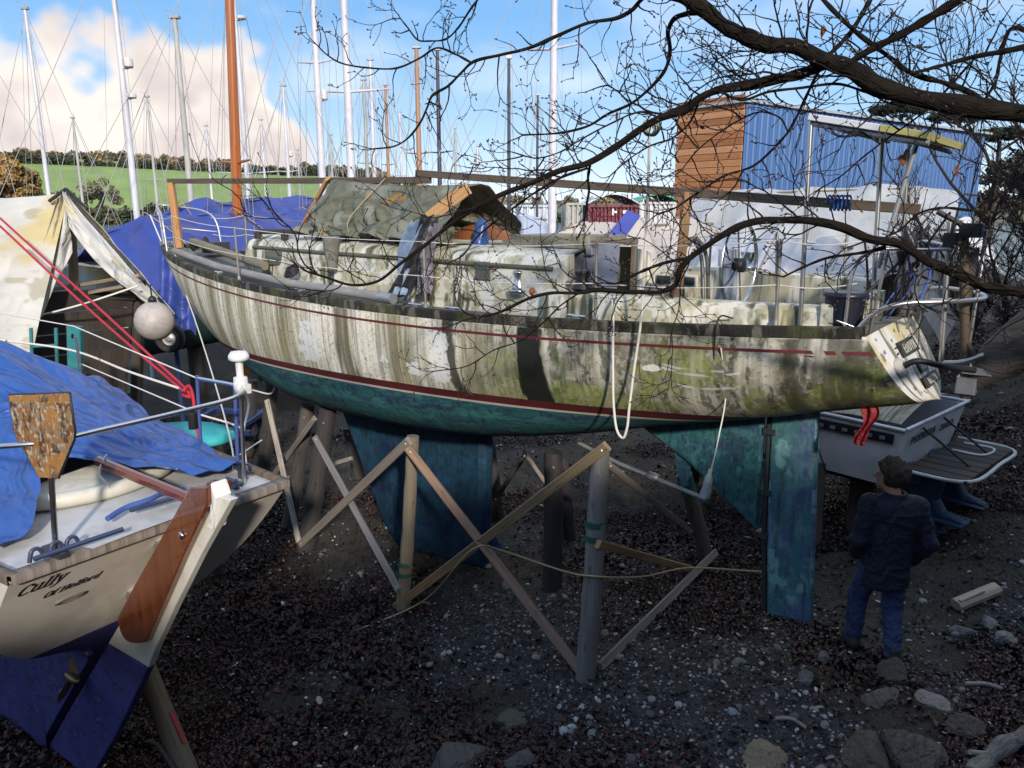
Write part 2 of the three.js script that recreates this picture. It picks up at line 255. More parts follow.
{
  const N = 430, pos = [], col = [], idx = [], uv = [];
  const ax = (u, c, A) => c + A * Math.sinh(9 * u) / Math.sinh(9);
  for (let i = 0; i <= N; i++) for (let j = 0; j <= N; j++) {
    const X = ax(i / N * 2 - 1, 0.8, 3200), Y = ax(j / N * 2 - 1, 6.6, 3200); const h = gH(X, Y); pos.push(X, h, -Y); uv.push(X, Y);
    const m = mud(X, Y), f = fbm(X * 6, Y * 6, 4, 3), peb = shingle(X, Y);
    let c = [0.018, 0.0115, 0.009]; const k = 0.5 + f; c = c.map((v, q) => lerp(v, [0.044, 0.039, 0.029][q], sstep(0.47, 0.56, m)) * k); c = c.map((v, q) => lerp(v, [0.045, 0.046, 0.050][q] * k, peb * 0.6));
    col.push(...c);
  }
  for (let i = 0; i < N; i++) for (let j = 0; j < N; j++) { const a = i * (N + 1) + j, w = N + 1; idx.push(a, a + w, a + 1, a + 1, a + w, a + w + 1); }
  const g = new THREE.BufferGeometry(); g.setAttribute('position', new THREE.Float32BufferAttribute(pos, 3)); g.setAttribute('color', new THREE.Float32BufferAttribute(col, 3)); g.setAttribute('uv', new THREE.Float32BufferAttribute(uv, 2)); g.setIndex(idx); g.computeVertexNormals();
  struct('ground', g, new THREE.MeshPhysicalMaterial({ vertexColors: true, roughness: 0.75, specularIntensity: 0.35, bumpMap: rep(B_fine, 1.3), bumpScale: 0.03, side: THREE.DoubleSide }), 'dark muddy foreshore below the moored boats');
}
{
  const g = sheet(2, 2, (u, v) => [lerp(-3000, 3000, u), -1.55, lerp(-30, -3000, v), u * 600, v * 300]);
  const wb = tex(512, 512, (u, v) => { const k = pn2(u, v, 12, 40, 2) * 0.5 + pn2(u, v, 30, 90, 4) * 0.5; return [k, k, k]; }, false);
  struct('river_water', g, mat([0.03, 0.05, 0.06], 0.08, { bumpMap: rep(wb, 1.6), bumpScale: 0.12 }), 'rippled river water beyond the yachts');
}
// the far hillside: one sheet, pasture below a hedge line, brown scrub and more fields above
const hillTop = (az) => { const d = az * 57.3; return lerp(3.2, 2.75, sstep(-34, -14, d)) - 2.3 * sstep(-14, 1, d) + 0.5 * sstep(6, 20, d) + 0.35 * (fbm(az * 9 + 3, 2, 1, 3) - 0.5); };
function hillPt(az, t) { const D = lerp(330, 620, t); const el = hillTop(az) * Math.PI / 180; const h = lerp(-2, EYE + 620 * Math.tan(el), Math.pow(t, 0.9)); return [Math.sin(az) * D, h, -Math.cos(az) * D]; }
{
  const pos = [], col = [], idx = [], nu = 260, nv = 60;
  for (let i = 0; i <= nu; i++) for (let j = 0; j <= nv; j++) {
    const az = lerp(-0.95, 0.95, i / nu), t = j / nv, p = hillPt(az, t); pos.push(...p);
    const f = fbm(az * 60, t * 14, 2, 3); let c = [0.20, 0.285, 0.07].map(v => v * (0.75 + 0.5 * f)); if (t > 0.80) c = [0.20, 0.19, 0.055].map(v => v * (0.7 + 0.6 * f));
    const low = 0.10 + 0.03 * Math.sin(az * 7); if (t < low) c = [0.045, 0.070, 0.022].map(v => v * (0.6 + 0.8 * f)); if (az > -0.02) c = c.map((v, q) => lerp(v, [0.10, 0.095, 0.06][q] * (0.6 + 0.8 * f), 0.8)); col.push(...c);
  }
  const w = nv + 1; for (let i = 0; i < nu; i++) for (let j = 0; j < nv; j++) { const a = i * w + j; idx.push(a, a + w, a + 1, a + 1, a + w, a + w + 1); }
  const g = new THREE.BufferGeometry(); g.setAttribute('position', new THREE.Float32BufferAttribute(pos, 3)); g.setAttribute('color', new THREE.Float32BufferAttribute(col, 3)); g.setIndex(idx); g.computeVertexNormals();
  struct('hillside', g, new THREE.MeshStandardMaterial({ vertexColors: true, roughness: 0.95, side: THREE.DoubleSide }), 'green pasture hillside across the river');
}
// a lump of leaf faces, shared by hedges and crowns
function leafClump(n, size, sd, flat = 1) {
  srand(sd); const pos = [], nor = [];
  for (let i = 0; i < n; i++) { const a = rr(0, 6.283), z = rr(-1, 1), r = Math.cbrt(rnd()), s = Math.sqrt(1 - z * z); const c = P3(Math.cos(a) * s * r, z * r * flat, Math.sin(a) * s * r); const d1 = P3(rr(-1, 1), rr(-1, 1), rr(-1, 1)).normalize().multiplyScalar(size), d2 = P3(rr(-1, 1), rr(-1, 1), rr(-1, 1)).cross(d1).normalize().multiplyScalar(size * 0.6); const nn = d2.clone().cross(d1).normalize(); for (const p of [c.clone().sub(d1), c.clone().add(d2), c.clone().add(d1), c.clone().sub(d1), c.clone().add(d1), c.clone().sub(d2)]) { pos.push(p.x, p.y, p.z); nor.push(nn.x, nn.y, nn.z); } }
  const g = new THREE.BufferGeometry(); g.setAttribute('position', new THREE.Float32BufferAttribute(pos, 3)); g.setAttribute('normal', new THREE.Float32BufferAttribute(nor, 3)); return g;
}
const leafMat = mat([1, 1, 1], 0.8);
const M4 = (p, s, ry = 0) => new THREE.Matrix4().compose(p, new THREE.Quaternion().setFromEuler(new THREE.Euler(0, ry, 0)), s instanceof THREE.Vector3 ? s : P3(s, s, s));
{
  const clump = leafClump(130, 0.34, 5);
  const row = (name, label, n, f, cols) => { srand(91 + n); const ms = [], cs = []; for (let i = 0; i < n; i++) { const [az, t, s, up] = f(i / n); const p = hillPt(az, t); ms.push(M4(P3(p[0], p[1] + (up ?? s * 0.4), p[2]), P3(s * rr(0.8, 1.3), s * rr(0.6, 1.1), s), rr(0, 6))); const c = cols[Math.floor(rnd() * cols.length)], k = rr(0.7, 1.3); cs.push(lin(c.map(v => v * k))); } stuffInst(name, clump, leafMat, ms, cs, label, 'hedge'); };
  const bare = [[0.15, 0.13, 0.09], [0.19, 0.15, 0.09], [0.10, 0.10, 0.06], [0.24, 0.17, 0.08]], dark = [[0.035, 0.05, 0.022], [0.05, 0.055, 0.03], [0.025, 0.035, 0.018]];
  row('hedgerow', 'dark hedge line across the top of the green field', 150, () => { const az = rr(-0.66, -0.12); return [az, 0.80 + rr(-0.012, 0.012), rr(2, 4.2)]; }, dark);
  row('hilltop_wood', 'line of bare brown trees along the hill crest', 300, () => { const az = rr(-0.70, 0.35); return [az, 0.985, rr(1.8, 4.0) * (fbm(az * 30, 4) > 0.45 ? 1.15 : 0.7)]; }, bare);
  row('valley_wood', 'dark wood at the foot of the green field', 420, () => { const az = rr(-0.72, 0.5); const left = az < -0.52; const t = rr(0.0, left ? 0.14 : 0.06); return [az, t, left ? rr(3, 5.5) : rr(2.2, 4)]; }, dark.concat([[0.09, 0.075, 0.04]]));
}
function roundTree(name, label, px, py, D, w, h, cols, n, sd, group) {
  const base = at(px, py, D), t = thing(name, label, 'tree', base, group); srand(sd);
  wpart('trunk', tube([base, base.clone().add(P3(0.1 * w, h * 0.4, 0)), base.clone().add(P3(0, h * 0.75, 0))], [w * 0.05, w * 0.035, w * 0.01], 7), MAT.darkTimber, t);
  const ms = [], cs = []; for (let i = 0; i < n; i++) { const a = rr(0, 6.28), r = Math.sqrt(rnd()) * w * 0.5, yy = rr(0.18, 1); const p = P3(Math.cos(a) * r * Math.sin(Math.PI * Math.pow(yy, 0.7) * 0.93 + 0.15), yy * h, Math.sin(a) * r); ms.push(M4(p, w * rr(0.06, 0.13), rr(0, 6))); const c = cols[Math.floor(rnd() * cols.length)], k = rr(0.6, 1.35); cs.push(lin(c.map(v => v * k))); }
  stuffInst('crown', leafClump(80, 0.3, sd + 1), leafMat, ms, cs, undefined, undefined, t); return t;
}
roundTree('oak_tree', 'big russet brown tree at the left edge of the green field', -2, 205, 300, 30, 17, [[0.28, 0.17, 0.05], [0.34, 0.22, 0.08], [0.2, 0.13, 0.04]], 170, 11);
roundTree('leafless_tree', 'grey green bushy tree standing in front of the green field', 100, 206, 200, 13, 6.5, [[0.15, 0.15, 0.09], [0.19, 0.165, 0.10]], 26, 17);
// ───────────────────────── blue shed with a timber gable
{
  const D = 52, A = at(740, 190, D), base = P3(A.x, -1, A.z); const t = thing('boat_shed', 'large blue ribbed metal shed with an orange timber clad end', 'building', base);
  const el = at(675, 190, D + 4.5), br = at(978, 185, D + 22);
  const dirL = P3(el.x - A.x, 0, el.z - A.z), WL = dirL.length(); dirL.normalize(); const dirR = P3(br.x - A.x, 0, br.z - A.z), WR = dirR.length(); dirR.normalize(); const yT = at(740, 101, D).y, yB = -1, yTl = at(675, 103, D + 4.5).y, yB2 = 2.2;
  // body behind the cladding
  const nL = P3(-dirL.z, 0, dirL.x), nR = P3(dirR.z, 0, -dirR.x);
  const body = new THREE.Shape(); const o = A.clone(); o.y = 0; const inn = dirL.clone().add(dirR).normalize().multiplyScalar(0.2);
  const c0 = o.clone().add(inn), c1 = o.clone().addScaledVector(dirL, WL - 0.15).add(P3(0, 0, -0.2)), c2 = c1.clone().addScaledVector(dirR, WR), c3 = o.clone().addScaledVector(dirR, WR - 0.15).add(inn);
  const wall = []; const Q = (a, b, c, d) => { const g = new THREE.BufferGeometry(); g.setAttribute('position', new THREE.Float32BufferAttribute([a, b, c, a, c, d].flatMap(p => [p.x, p.y, p.z]), 3)); g.setAttribute('uv', new THREE.Float32BufferAttribute([0, 0, 1, 0, 1, 1, 0, 0, 1, 1, 0, 1], 2)); g.computeVertexNormals(); return g; };
  const up = (p, y) => P3(p.x, y, p.z); const cs = [c0, c1, c2, c3]; for (let k = 0; k < 4; k++) wall.push(Q(up(cs[k], yB), up(cs[(k + 1) % 4], yB), up(cs[(k + 1) % 4], yT - 0.1), up(cs[k], yT - 0.1))); wall.push(Q(up(c0, yT - 0.1), up(c1, yT - 0.1), up(c2, yT - 0.1), up(c3, yT - 0.1)));
  wpart('wall', wall, paint([0.10, 0.15, 0.28]), t);
  // timber boards, one by one
  const bm = [wood([0.46, 0.19, 0.075]), wood([0.55, 0.25, 0.11]), wood([0.38, 0.15, 0.06]), wood([0.60, 0.30, 0.15])]; const nb = 20;
  for (let k = 0; k < nb; k++) { const y0 = lerp(yB2, yTl, k / nb), y1 = lerp(yB2, yTl, (k + 1) / nb), y = (y0 + y1) / 2; const off = nL.clone().multiplyScalar(0.04 + 0.03 * hash3(k, 2, 1)); if (off.z < 0) off.negate(); wpart('board', bar(up(o, y).add(off), up(o.clone().addScaledVector(dirL, WL), y).add(off), 0.08, (y1 - y0) * 0.93, P3(0, 1, 0)), bm[Math.floor(hash3(k, 7, 3) * 4)], t); }
  // blue sheets with raised ribs
  const blue = paint([0.055, 0.135, 0.33], 0.45, 0.15), np = 26;
  for (let k = 0; k < np; k++) { const a = o.clone().addScaledVector(dirR, WR * k / np), b = o.clone().addScaledVector(dirR, WR * (k + 0.985) / np), m = nR.clone(); if (m.z < 0) m.negate();
    const s = (q, d) => a.clone().lerp(b, q).addScaledVector(m, 0.06 + d); const prof = [[0, 0], [0.25, 0], [0.30, 0.06], [0.42, 0.06], [0.47, 0], [0.72, 0], [0.77, 0.06], [0.92, 0.06], [0.97, 0], [1, 0]]; const gs = []; for (let i = 0; i < prof.length - 1; i++) gs.push(Q(up(s(...prof[i]), yB), up(s(...prof[i + 1]), yB), up(s(...prof[i + 1]), yT), up(s(...prof[i]), yT))); wpart('cladding_sheet', gs, blue, t); }
  // low pitched roof with an eaves line
  const e = 0.35; const roofO = (p, y) => up(p, y); const rc = [o.clone().add(P3(-0.1, 0, e)), o.clone().addScaledVector(dirL, WL + e).add(P3(0, 0, e)), c2.clone().add(P3(0, 0, -e)), o.clone().addScaledVector(dirR, WR + e).add(P3(e, 0, e))];
  const roof = wpart('roof', [Q(roofO(rc[0], yT + 0.05), roofO(rc[1], yT + 0.1), roofO(rc[2], yT + 0.3), roofO(rc[3], yT + 0.05)), bar(up(rc[0], yT), up(rc[1], yT), 0.12, 0.2), bar(up(rc[0], yT), up(rc[3], yT), 0.12, 0.2)], paint([0.33, 0.37, 0.42]), t);
}
// shipping containers and pale store sheds behind the yachts
function ribbedBox(name, label, cat, pxa, pxb, pyt, pyb, D, depth, c, roofC, roofH, rib = 0.28, group) {
  const a = at(pxa, pyb, D), b = at(pxb, pyb, D), yt = at((pxa + pxb) / 2, pyt, D).y, yb = -1.0, w = b.x - a.x, cx = (a.x + b.x) / 2, t = thing(name, label, cat, P3(cx, yb, a.z), group); const h = yt - yb;
  part('wall', box(0, h / 2, -depth / 2 - 0.05, w - 0.06, h - 0.02, depth - 0.1, 0.01), paint(c.map(v => v * 0.9)), t);
  const n = Math.max(4, Math.round(w / rib)), g = []; for (let k = 0; k < n; k++) g.push(box(-w / 2 + w * (k + 0.5) / n, h / 2, 0.0, w / n * 0.55, h - 0.1, 0.09, 0.3)); part('ribbed_front', g, paint(c, 0.5), t);
  for (const s of [-1, 1]) part('corner_post', box(s * (w / 2 - 0.04), h / 2, 0.02, 0.12, h, 0.16), paint(c.map(v => v * 0.8)), t); part('top_rail', box(0, h - 0.06, 0.03, w, 0.14, 0.16), paint(c.map(v => v * 0.85)), t);
  if (roofH) part('roof', sheet(14, 2, (u, v) => [lerp(-w / 2 - 0.2, w / 2 + 0.2, u), h + 0.02 + roofH * Math.sin(Math.PI * u), lerp(0.3, -depth, v), u * 3, v * 3], 0.05), paint(roofC, 0.5), t);
  return t;
}
ribbedBox('container', 'dark red shipping container with white markings', 'container', 588, 637, 205, 219, 46, 6, [0.18, 0.02, 0.04], [0.7, 0.72, 0.75], 0.62, 0.22);
ribbedBox('store_shed', 'pale grey ribbed shed left of the red container', 'building', 566, 589, 203, 222, 47, 5, [0.42, 0.43, 0.40], [0.5, 0.5, 0.5], 0);
ribbedBox('green_shed', 'low building with a bright green roof beside the timber gable', 'building', 639, 675, 202, 224, 49, 5, [0.62, 0.64, 0.66], [0.02, 0.34, 0.20], 0.45);
ribbedBox('white_hangar', 'pale blue white shed wall behind the dark boat mast', 'building', 470, 556, 205, 240, 50, 8, [0.62, 0.70, 0.82], [0.7, 0.74, 0.8], 0, 0.5);
{ const p = at(623, 212, 46); const t = scene.getObjectByName('container'); for (const [dx, w, h] of [[0, 0.10, 0.38], [0.16, 0.16, 0.12], [0.7, 0.24, 0.18]]) wpart('marking', box(p.x - 0.6 + dx, p.y, p.z + 0.07, w, h, 0.02), paint([0.75, 0.75, 0.75]), t); }
// ───────────────────────── covered boats of the yard behind
const WHITE_T = cloth([0.58, 0.58, 0.61], 0.6, 0.3), CREAM_T = cloth([0.47, 0.43, 0.40], 0.7, 0.3), BLUE_T = cloth([0.030, 0.055, 0.27], 0.5, 0.5), BLUE_T2 = cloth([0.036, 0.068, 0.31], 0.5, 0.5), GREY_T = cloth([0.37, 0.39, 0.41], 0.7, 0.35);
// a tent of cover cloth: ridge from r0 to r1, skirts falling to the left and right feet
function coverTent(name, label, cat, r0, r1, wNear, wFar, drop, material, sd, o = {}) {
  const base = P3((r0.x + r1.x) / 2, Math.min(r0.y, r1.y) - drop, (r0.z + r1.z) / 2), t = thing(name, label, cat, base, o.group); const ax = r1.clone().sub(r0); ax.y = 0; ax.normalize(); const side = P3(-ax.z, 0, ax.x); const bulge = o.bulge ?? 0.25;
  const g = sheet(o.nu ?? 90, o.nv ?? 50, (u, v) => {
    const k = v * 2 - 1, a = Math.abs(k), w = k < 0 ? wNear : wFar; const sag = 0.10 * Math.pow(Math.sin(u * Math.PI * (o.bays ?? 4)), 2) * (1 - a * 0.5); const p = r0.clone().lerp(r1, u); const yy = p.y - sag - drop * (o.endDrop ?? 0.42) * Math.pow(Math.abs(u * 2 - 1), 7) - drop * (a * (1 - bulge) + bulge * a * a * a) - 0.0;
    const fold = 0.10 * (fbm(u * 9 + sd, k * 3, sd, 3) - 0.5) + 0.07 * Math.sin(u * 30 + 3 * noise(u * 5, k * 4, sd) + sd) * a * a - 0.10 * Math.abs(Math.sin(u * 17 + 2.5 * k + 3 * noise(u * 4, k * 3, sd + 2))); const off = k * w * (1 + 0.10 * (noise(u * 6, 3, sd) - 0.5) * a) + (k < 0 ? -1 : 1) * fold;
    const end = o.endIn ? o.endIn * Math.pow(a, 2) * (u < 0.5 ? (0.5 - u) : -(u - 0.5)) * 2 : 0;
    return [p.x + side.x * off + ax.x * end - base.x, yy + fold * 0.6 - base.y, p.z + side.z * off + ax.z * end - base.z, u * r0.distanceTo(r1), v * drop * 2.5];
  }, 0.012); part('cover', g, material, t);
  const ridge = part('ridge_pole', tube([r0.clone().lerp(r1, 0.12).sub(base).add(P3(0, -0.22, 0)), r0.clone().lerp(r1, 0.88).sub(base).add(P3(0, -0.22, 0))], 0.04, 6), MAT.greyTimber, t);
  for (const f of o.seams ?? [0.3, 0.62]) part('seam', sheet(2, 40, (u, v) => { const uu = f + (u - 0.5) * 0.008; const k = v * 2 - 1, a = Math.abs(k), w = k < 0 ? wNear : wFar; const sag = 0.10 * Math.pow(Math.sin(uu * Math.PI * (o.bays ?? 4)), 2) * (1 - a * 0.5), p = r0.clone().lerp(r1, uu), fold = 0.10 * (fbm(uu * 9 + sd, k * 3, sd, 3) - 0.5) + 0.07 * Math.sin(uu * 30 + 3 * noise(uu * 5, k * 4, sd) + sd) * a * a - 0.10 * Math.abs(Math.sin(uu * 17 + 2.5 * k + 3 * noise(uu * 4, k * 3, sd + 2))); const off = (k * w * (1 + 0.10 * (noise(uu * 6, 3, sd) - 0.5) * a) + (k < 0 ? -1 : 1) * fold) * 1.006; const end = o.endIn ? o.endIn * a * a * (uu < 0.5 ? (0.5 - uu) : -(uu - 0.5)) * 2 : 0; return [p.x + side.x * off + ax.x * end - base.x, p.y - sag - drop * (o.endDrop ?? 0.42) * Math.pow(Math.abs(uu * 2 - 1), 7) - drop * (a * (1 - bulge) + bulge * a * a * a) + fold * 0.6 - base.y + 0.008, p.z + side.z * off + ax.z * end - base.z, u, v * 3]; }), o.seamMat ?? material, t);
  for (const f of o.ropes ?? [0.16, 0.5, 0.84]) part('lashing', tube(Array.from({ length: 25 }, (_, i) => { const k = i / 12 - 1, a = Math.abs(k), w = k < 0 ? wNear : wFar, p = r0.clone().lerp(r1, f); const end = o.endDrop ?? 0.42; return P3(p.x + side.x * k * w * 1.03 - base.x, p.y + 0.03 - drop * end * Math.pow(Math.abs(f * 2 - 1), 7) - drop * (a * (1 - bulge) + bulge * a * a * a) - base.y, p.z + side.z * k * w * 1.03 - base.z); }), 0.012, 5), MAT.ropeTan, t);
  return t;
}
// props under a covered boat hull
function hullUnder(t, c, L, B, yTop, yBot, ang, m) { const ca = Math.cos(ang), sa = Math.sin(ang); const g = sheet(26, 18, (u, v) => { const s = u * 2 - 1, b = B * Math.pow(1 - Math.abs(s) ** 2.4, 0.7), th = (v - 0.5) * Math.PI, y = lerp(yTop, yBot, Math.cos(th)), z = b * Math.sin(th); const x = s * L * (0.5 - 0.07 * Math.cos(th)); return [c.x + x * ca + z * sa - t.position.x, y - t.position.y, c.z - x * sa + z * ca - t.position.z, u * L, v * 3]; }, 0.02); return part('hull', g, m, t); }
{ // behind the bow: blue cover over a white hull, carries the varnished mast
  const r0 = at(95, 214, 17.2), r1 = at(330, 206, 24.5); const t = coverTent('covered_yacht', 'white hulled yacht under a royal blue cover behind the derelict bow', 'yacht', r0, r1, 1.7, 1.7, 1.15, BLUE_T, 3, { seams: [0.22, 0.45, 0.7], bays: 5 });
  const c = r0.clone().lerp(r1, 0.42); hullUnder(t, c, 9.6, 1.35, at(150, 262, 18).y, 1.15, Math.atan2(-(r1.z - r0.z), r1.x - r0.x), paint([0.66, 0.66, 0.66], 0.35)); hullUnder(t, c.clone().add(P3(0, 0, 0)), 8.8, 1.22, at(150, 288, 18).y, 0.5, Math.atan2(-(r1.z - r0.z), r1.x - r0.x), paint([0.02, 0.05, 0.045], 0.6)).name = 'hull_bottom';
  part('stripe', sheet(20, 1, (u, v) => { const s = u * 1.7 - 0.85, L = 9.6, B = 1.35, th = -0.5 * Math.PI + 0.16 + v * 0.035, b = B * Math.pow(1 - Math.abs(s) ** 2.4, 0.7) * 1.012, ang = Math.atan2(-(r1.z - r0.z), r1.x - r0.x), yT = at(150, 262, 18).y; const y = lerp(yT, 1.15, Math.cos(th)), z = b * Math.sin(th), x = s * L * (0.5 - 0.07 * Math.cos(th)); return [c.x + x * Math.cos(ang) + z * Math.sin(ang) - t.position.x, y - t.position.y, c.z - x * Math.sin(ang) + z * Math.cos(ang) - t.position.z]; }), paint([0.05, 0.05, 0.06]), t);
  for (const q of [-3, -1, 1.4, 3.2]) { const p = c.clone().add(r1.clone().sub(r0).setY(0).normalize().multiplyScalar(q)); wpart('keel_block', bar(P3(p.x, gH(p.x, -p.z), p.z), P3(p.x, 0.55, p.z), 0.35, 0.35), MAT.darkTimber, t); }
  const r2 = at(135, 200, 19.6), r3 = at(345, 192, 28); coverTent('covered_yacht', 'long blue covered yacht behind the varnished wooden mast', 'yacht', r2, r3, 1.5, 1.6, 2.4, BLUE_T2, 8, { seams: [0.3, 0.55, 0.8] });
  coverTent('covered_yacht', 'white covered yacht beyond the blue covers on the left', 'yacht', at(238, 201, 30), at(326, 203, 33), 2.2, 2.2, 3.2, WHITE_T, 5);
}
coverTent('covered_yacht', 'pale blue white wrapped yacht behind the green canvas bundle', 'yacht', at(372, 192, 30), at(475, 196, 34), 2.4, 2.4, 3.4, WHITE_T, 12);
coverTent('covered_yacht', 'cream tented yacht behind the companionway with a blue stripe', 'yacht', at(536, 221, 22), at(735, 216, 25), 2.2, 2.2, 3.0, CREAM_T, 21, { seams: [0.2, 0.75] });
{ const a = at(634, 214, 22.6), b = at(611, 250, 20.6); one('blue_strap', bar(a.clone().add(P3(0, 0.03, 0)), b.clone().add(P3(0, 0.18, 0.06)), 0.42, 0.02, P3(0, 0.6, 1)), cloth([0.05, 0.07, 0.34]), 'slanting blue cloth strip over the cream tent', 'strap'); }
coverTent('covered_yacht', 'bright white tented yacht behind the steering wheel', 'yacht', at(690, 226, 20), at(880, 240, 17), 2.2, 2.2, 2.4, WHITE_T, 31, { seams: [0.35, 0.7], bulge: 0.05 });
coverTent('covered_yacht', 'big grey white tarpaulin over a boat below the blue shed', 'yacht', at(690, 190, 34), at(960, 181, 30), 2.8, 2.6, 4.2, GREY_T, 41, { seams: [0.28, 0.6], bulge: 0.05, endDrop: 0.10 });
coverTent('covered_boat', 'small boat under a beige cover behind the stern rails', 'boat', at(900, 228, 14.5), at(956, 232, 15.5), 1.1, 1.1, 1.5, cloth([0.50, 0.44, 0.38]), 47, { nu: 24, nv: 24 });
coverTent('covered_yacht', 'white wrapped yacht left of the pale shed wall', 'yacht', at(440, 212, 27), at(560, 214, 30), 2.1, 2.1, 3.0, cloth([0.40, 0.46, 0.57], 0.6, 0.3), 53);
coverTent('covered_boat', 'low white boat cover at the river edge', 'boat', at(915, 214, 30), at(984, 216, 31), 1.0, 1.2, 1.6, WHITE_T, 57, { nu: 24, nv: 24 });

// ───────────────────────── masts with rigging: [base x, top y, D, base y, radius px, material, label, extras]
const M_alu = mat([0.60, 0.60, 0.66], 0.42, { map: rep(T_mottle, 1, 0.3) }), M_greyw = mat([0.42, 0.42, 0.40], 0.6, { map: rep(T_mottle, 1, 0.3) }), M_varn = mat([0.40, 0.12, 0.022], 0.3, { map: rep(T_wood, 3, 0.4), clearcoat: 0.5 }), M_dark = mat([0.05, 0.05, 0.07], 0.5), M_tan = mat([0.36, 0.20, 0.12], 0.6);
function mast(bx, ty, D, by, wpx, m, label, o = {}) {
  const b = at(bx, by, D), r = wpx / 2 * D / 768 * 0.93; let top = EYE + 1; { let lo = b.y, hi = b.y + 60; for (let k = 0; k < 50; k++) { const mid = (lo + hi) / 2, z = mid - EYE; const d = D * CP - z * SP, u = D * SP + z * CP; (384 - 768 * u / d > ty ? lo = mid : hi = mid); } top = lo; }
  const foot = o.foot ?? -0.9; const t = thing(o.name ?? 'yacht_mast', label, 'mast', P3(b.x, foot, b.z), 'masts of the yachts in the yard'); const h = top - foot; const tilt = o.tilt ?? 0; const px = (y) => tilt * (y - 2) / 10;
  part('spar', tube([P3(px(0), 0, 0), P3(px(h * 0.5), h * 0.5, 0), P3(px(h), h, 0)], [r, r, r * 0.72], 10), m, t);
  part('masthead', [box(px(h), h + 0.02, 0, r * 3.2, 0.07, r * 2), tube([P3(px(h) + r, h, 0), P3(px(h) + r, h + 0.35, 0)], 0.012, 5), tube([P3(px(h) - r * 1.2, h, 0), P3(px(h) - r * 1.2, h + 0.2, 0), P3(px(h) - 0.25, h + 0.22, 0)], 0.010, 5)], MAT.wire, t);
  const wr = Math.max(0.006, D * 0.00036), sh = o.spreader ?? 0.62, sw = o.sw ?? 0.7, yaw = (o.yaw ?? 0.5), cx = Math.cos(yaw), cz = Math.sin(yaw); const ys = h * sh;
  for (const s of [-1, 1]) { part('spreader', tube([P3(px(ys), ys, 0), P3(px(ys) + s * sw * cx, ys + 0.06, s * sw * cz)], [r * 0.35, r * 0.2], 6), m, t); part('shroud', tube([P3(px(h), h - 0.1, 0), P3(px(ys) + s * sw * cx, ys + 0.06, s * sw * cz), P3(s * sw * 1.25 * cx, 2.2, s * sw * 1.25 * cz)], wr, 5, false), MAT.wire, t); }
  const fs = o.stay ?? 3.6; if (fs) { part('forestay', tube([P3(px(h), h - 0.05, 0), P3(-fs * cz * 0.6 - fs * 0.7, 2.4, fs * 0.5)], wr * (o.furl ?? 1.2), 5, false), MAT.wire, t); part('backstay', tube([P3(px(h), h - 0.05, 0), P3(fs * 0.95, 2.3, -fs * 0.4)], wr, 5, false), MAT.wire, t); }
  if (!o.plain) { for (const s of [-1, 1]) part('lower_shroud', tube([P3(px(ys), ys - 0.05, 0), P3(s * sw * 1.1 * cx + 0.35, 2.2, s * sw * 1.1 * cz)], wr * 0.85, 5, false), MAT.wire, t); part('halyard', tube([P3(px(h) + r * 1.6, h - 0.1, 0.02), P3(r * 2.6, 2.3, 0.05)], wr * 0.7, 5, false), MAT.wire, t); part('halyard', tube([P3(px(h) - r * 1.6, h - 0.1, 0.02), P3(-0.9, 2.3, 0.25)], wr * 0.7, 5, false), MAT.wire, t); }
  for (const [y, w, hh] of o.domes ?? []) { const z = (() => { let lo = 0, hi = h; for (let k = 0; k < 40; k++) { const mid = (lo + hi) / 2, zz = mid + foot - EYE, d = D * CP - zz * SP, u = D * SP + zz * CP; (384 - 768 * u / d > y ? lo = mid : hi = mid); } return lo; })(); const R = w * D / 768 / 2; part('radar_dome', [lathe([[0.001, -hh * R], [R * 0.9, -hh * R], [R, -hh * R * 0.6], [R, hh * R * 0.6], [R * 0.8, hh * R], [0.001, hh * R]], 14, Tm(px(z) + r + R, z, 0.05)), box(px(z) + r, z - hh * R, 0, R * 1.4, 0.04, R)], paint([0.66, 0.66, 0.66], 0.4), t); }
  return t;
}
mast(49, 9, 26, 195, 4.4, M_alu, 'slim white mast furthest left with a small wind vane', { spreader: 0.33, sw: 0.8, yaw: 0.2, stay: 2.6 });
mast(136, -60, 22, 206, 6.5, M_alu, 'tall white mast carrying two round radar domes', { domes: [[63, 9, 1.0], [96, 9, 0.5]], spreader: 0.36, yaw: 0.9 });
mast(157, 97, 38, 200, 3.2, M_greyw, 'short thin grey mast right of the mast with two domes', { stay: 2.8 });
mast(191, 18, 24, 200, 6.4, M_greyw, 'grey mast just left of the varnished mast', { spreader: 0.34, yaw: 0.3 });
mast(233, -90, 21, 204, 11, M_varn, 'varnished orange wooden mast rising from the blue cover', { spreader: 0.5, yaw: 0.7, stay: 4.4, tilt: 0.4 });
mast(249, -70, 25, 203, 5.0, M_alu, 'grey mast close behind the varnished mast', { domes: [[18, 8, 0.4]], spreader: 0.46, sw: 1.1, yaw: 0.25 });
mast(290, 86, 40, 200, 4.0, M_alu, 'small pale mast with dome between varnished mast and blue bundle', { domes: [[154, 4, 1.2]], stay: 3.2 });
mast(323, -80, 25, 190, 7.4, M_alu, 'tall pale mast with a bracketed dome above the timber plank', { domes: [[95, 6, 1.6]], spreader: 0.7, yaw: 0.4 });
mast(352, -110, 25, 188, 8.4, M_alu, 'thickest pale lilac mast above the green canvas', { spreader: 0.60, sw: 1.35, yaw: 0.15, stay: 4.5 });
mast(368, 80, 46, 190, 4.2, M_greyw, 'thin grey mast just right of the thick lilac mast', {});
mast(375, 60, 42, 190, 4.4, M_alu, 'second thin mast right of the thick lilac mast', { sw: 0.5 });
mast(389, 85, 48, 190, 3.6, M_tan, 'thin tan mast between the grey masts', { sw: 0.5 });
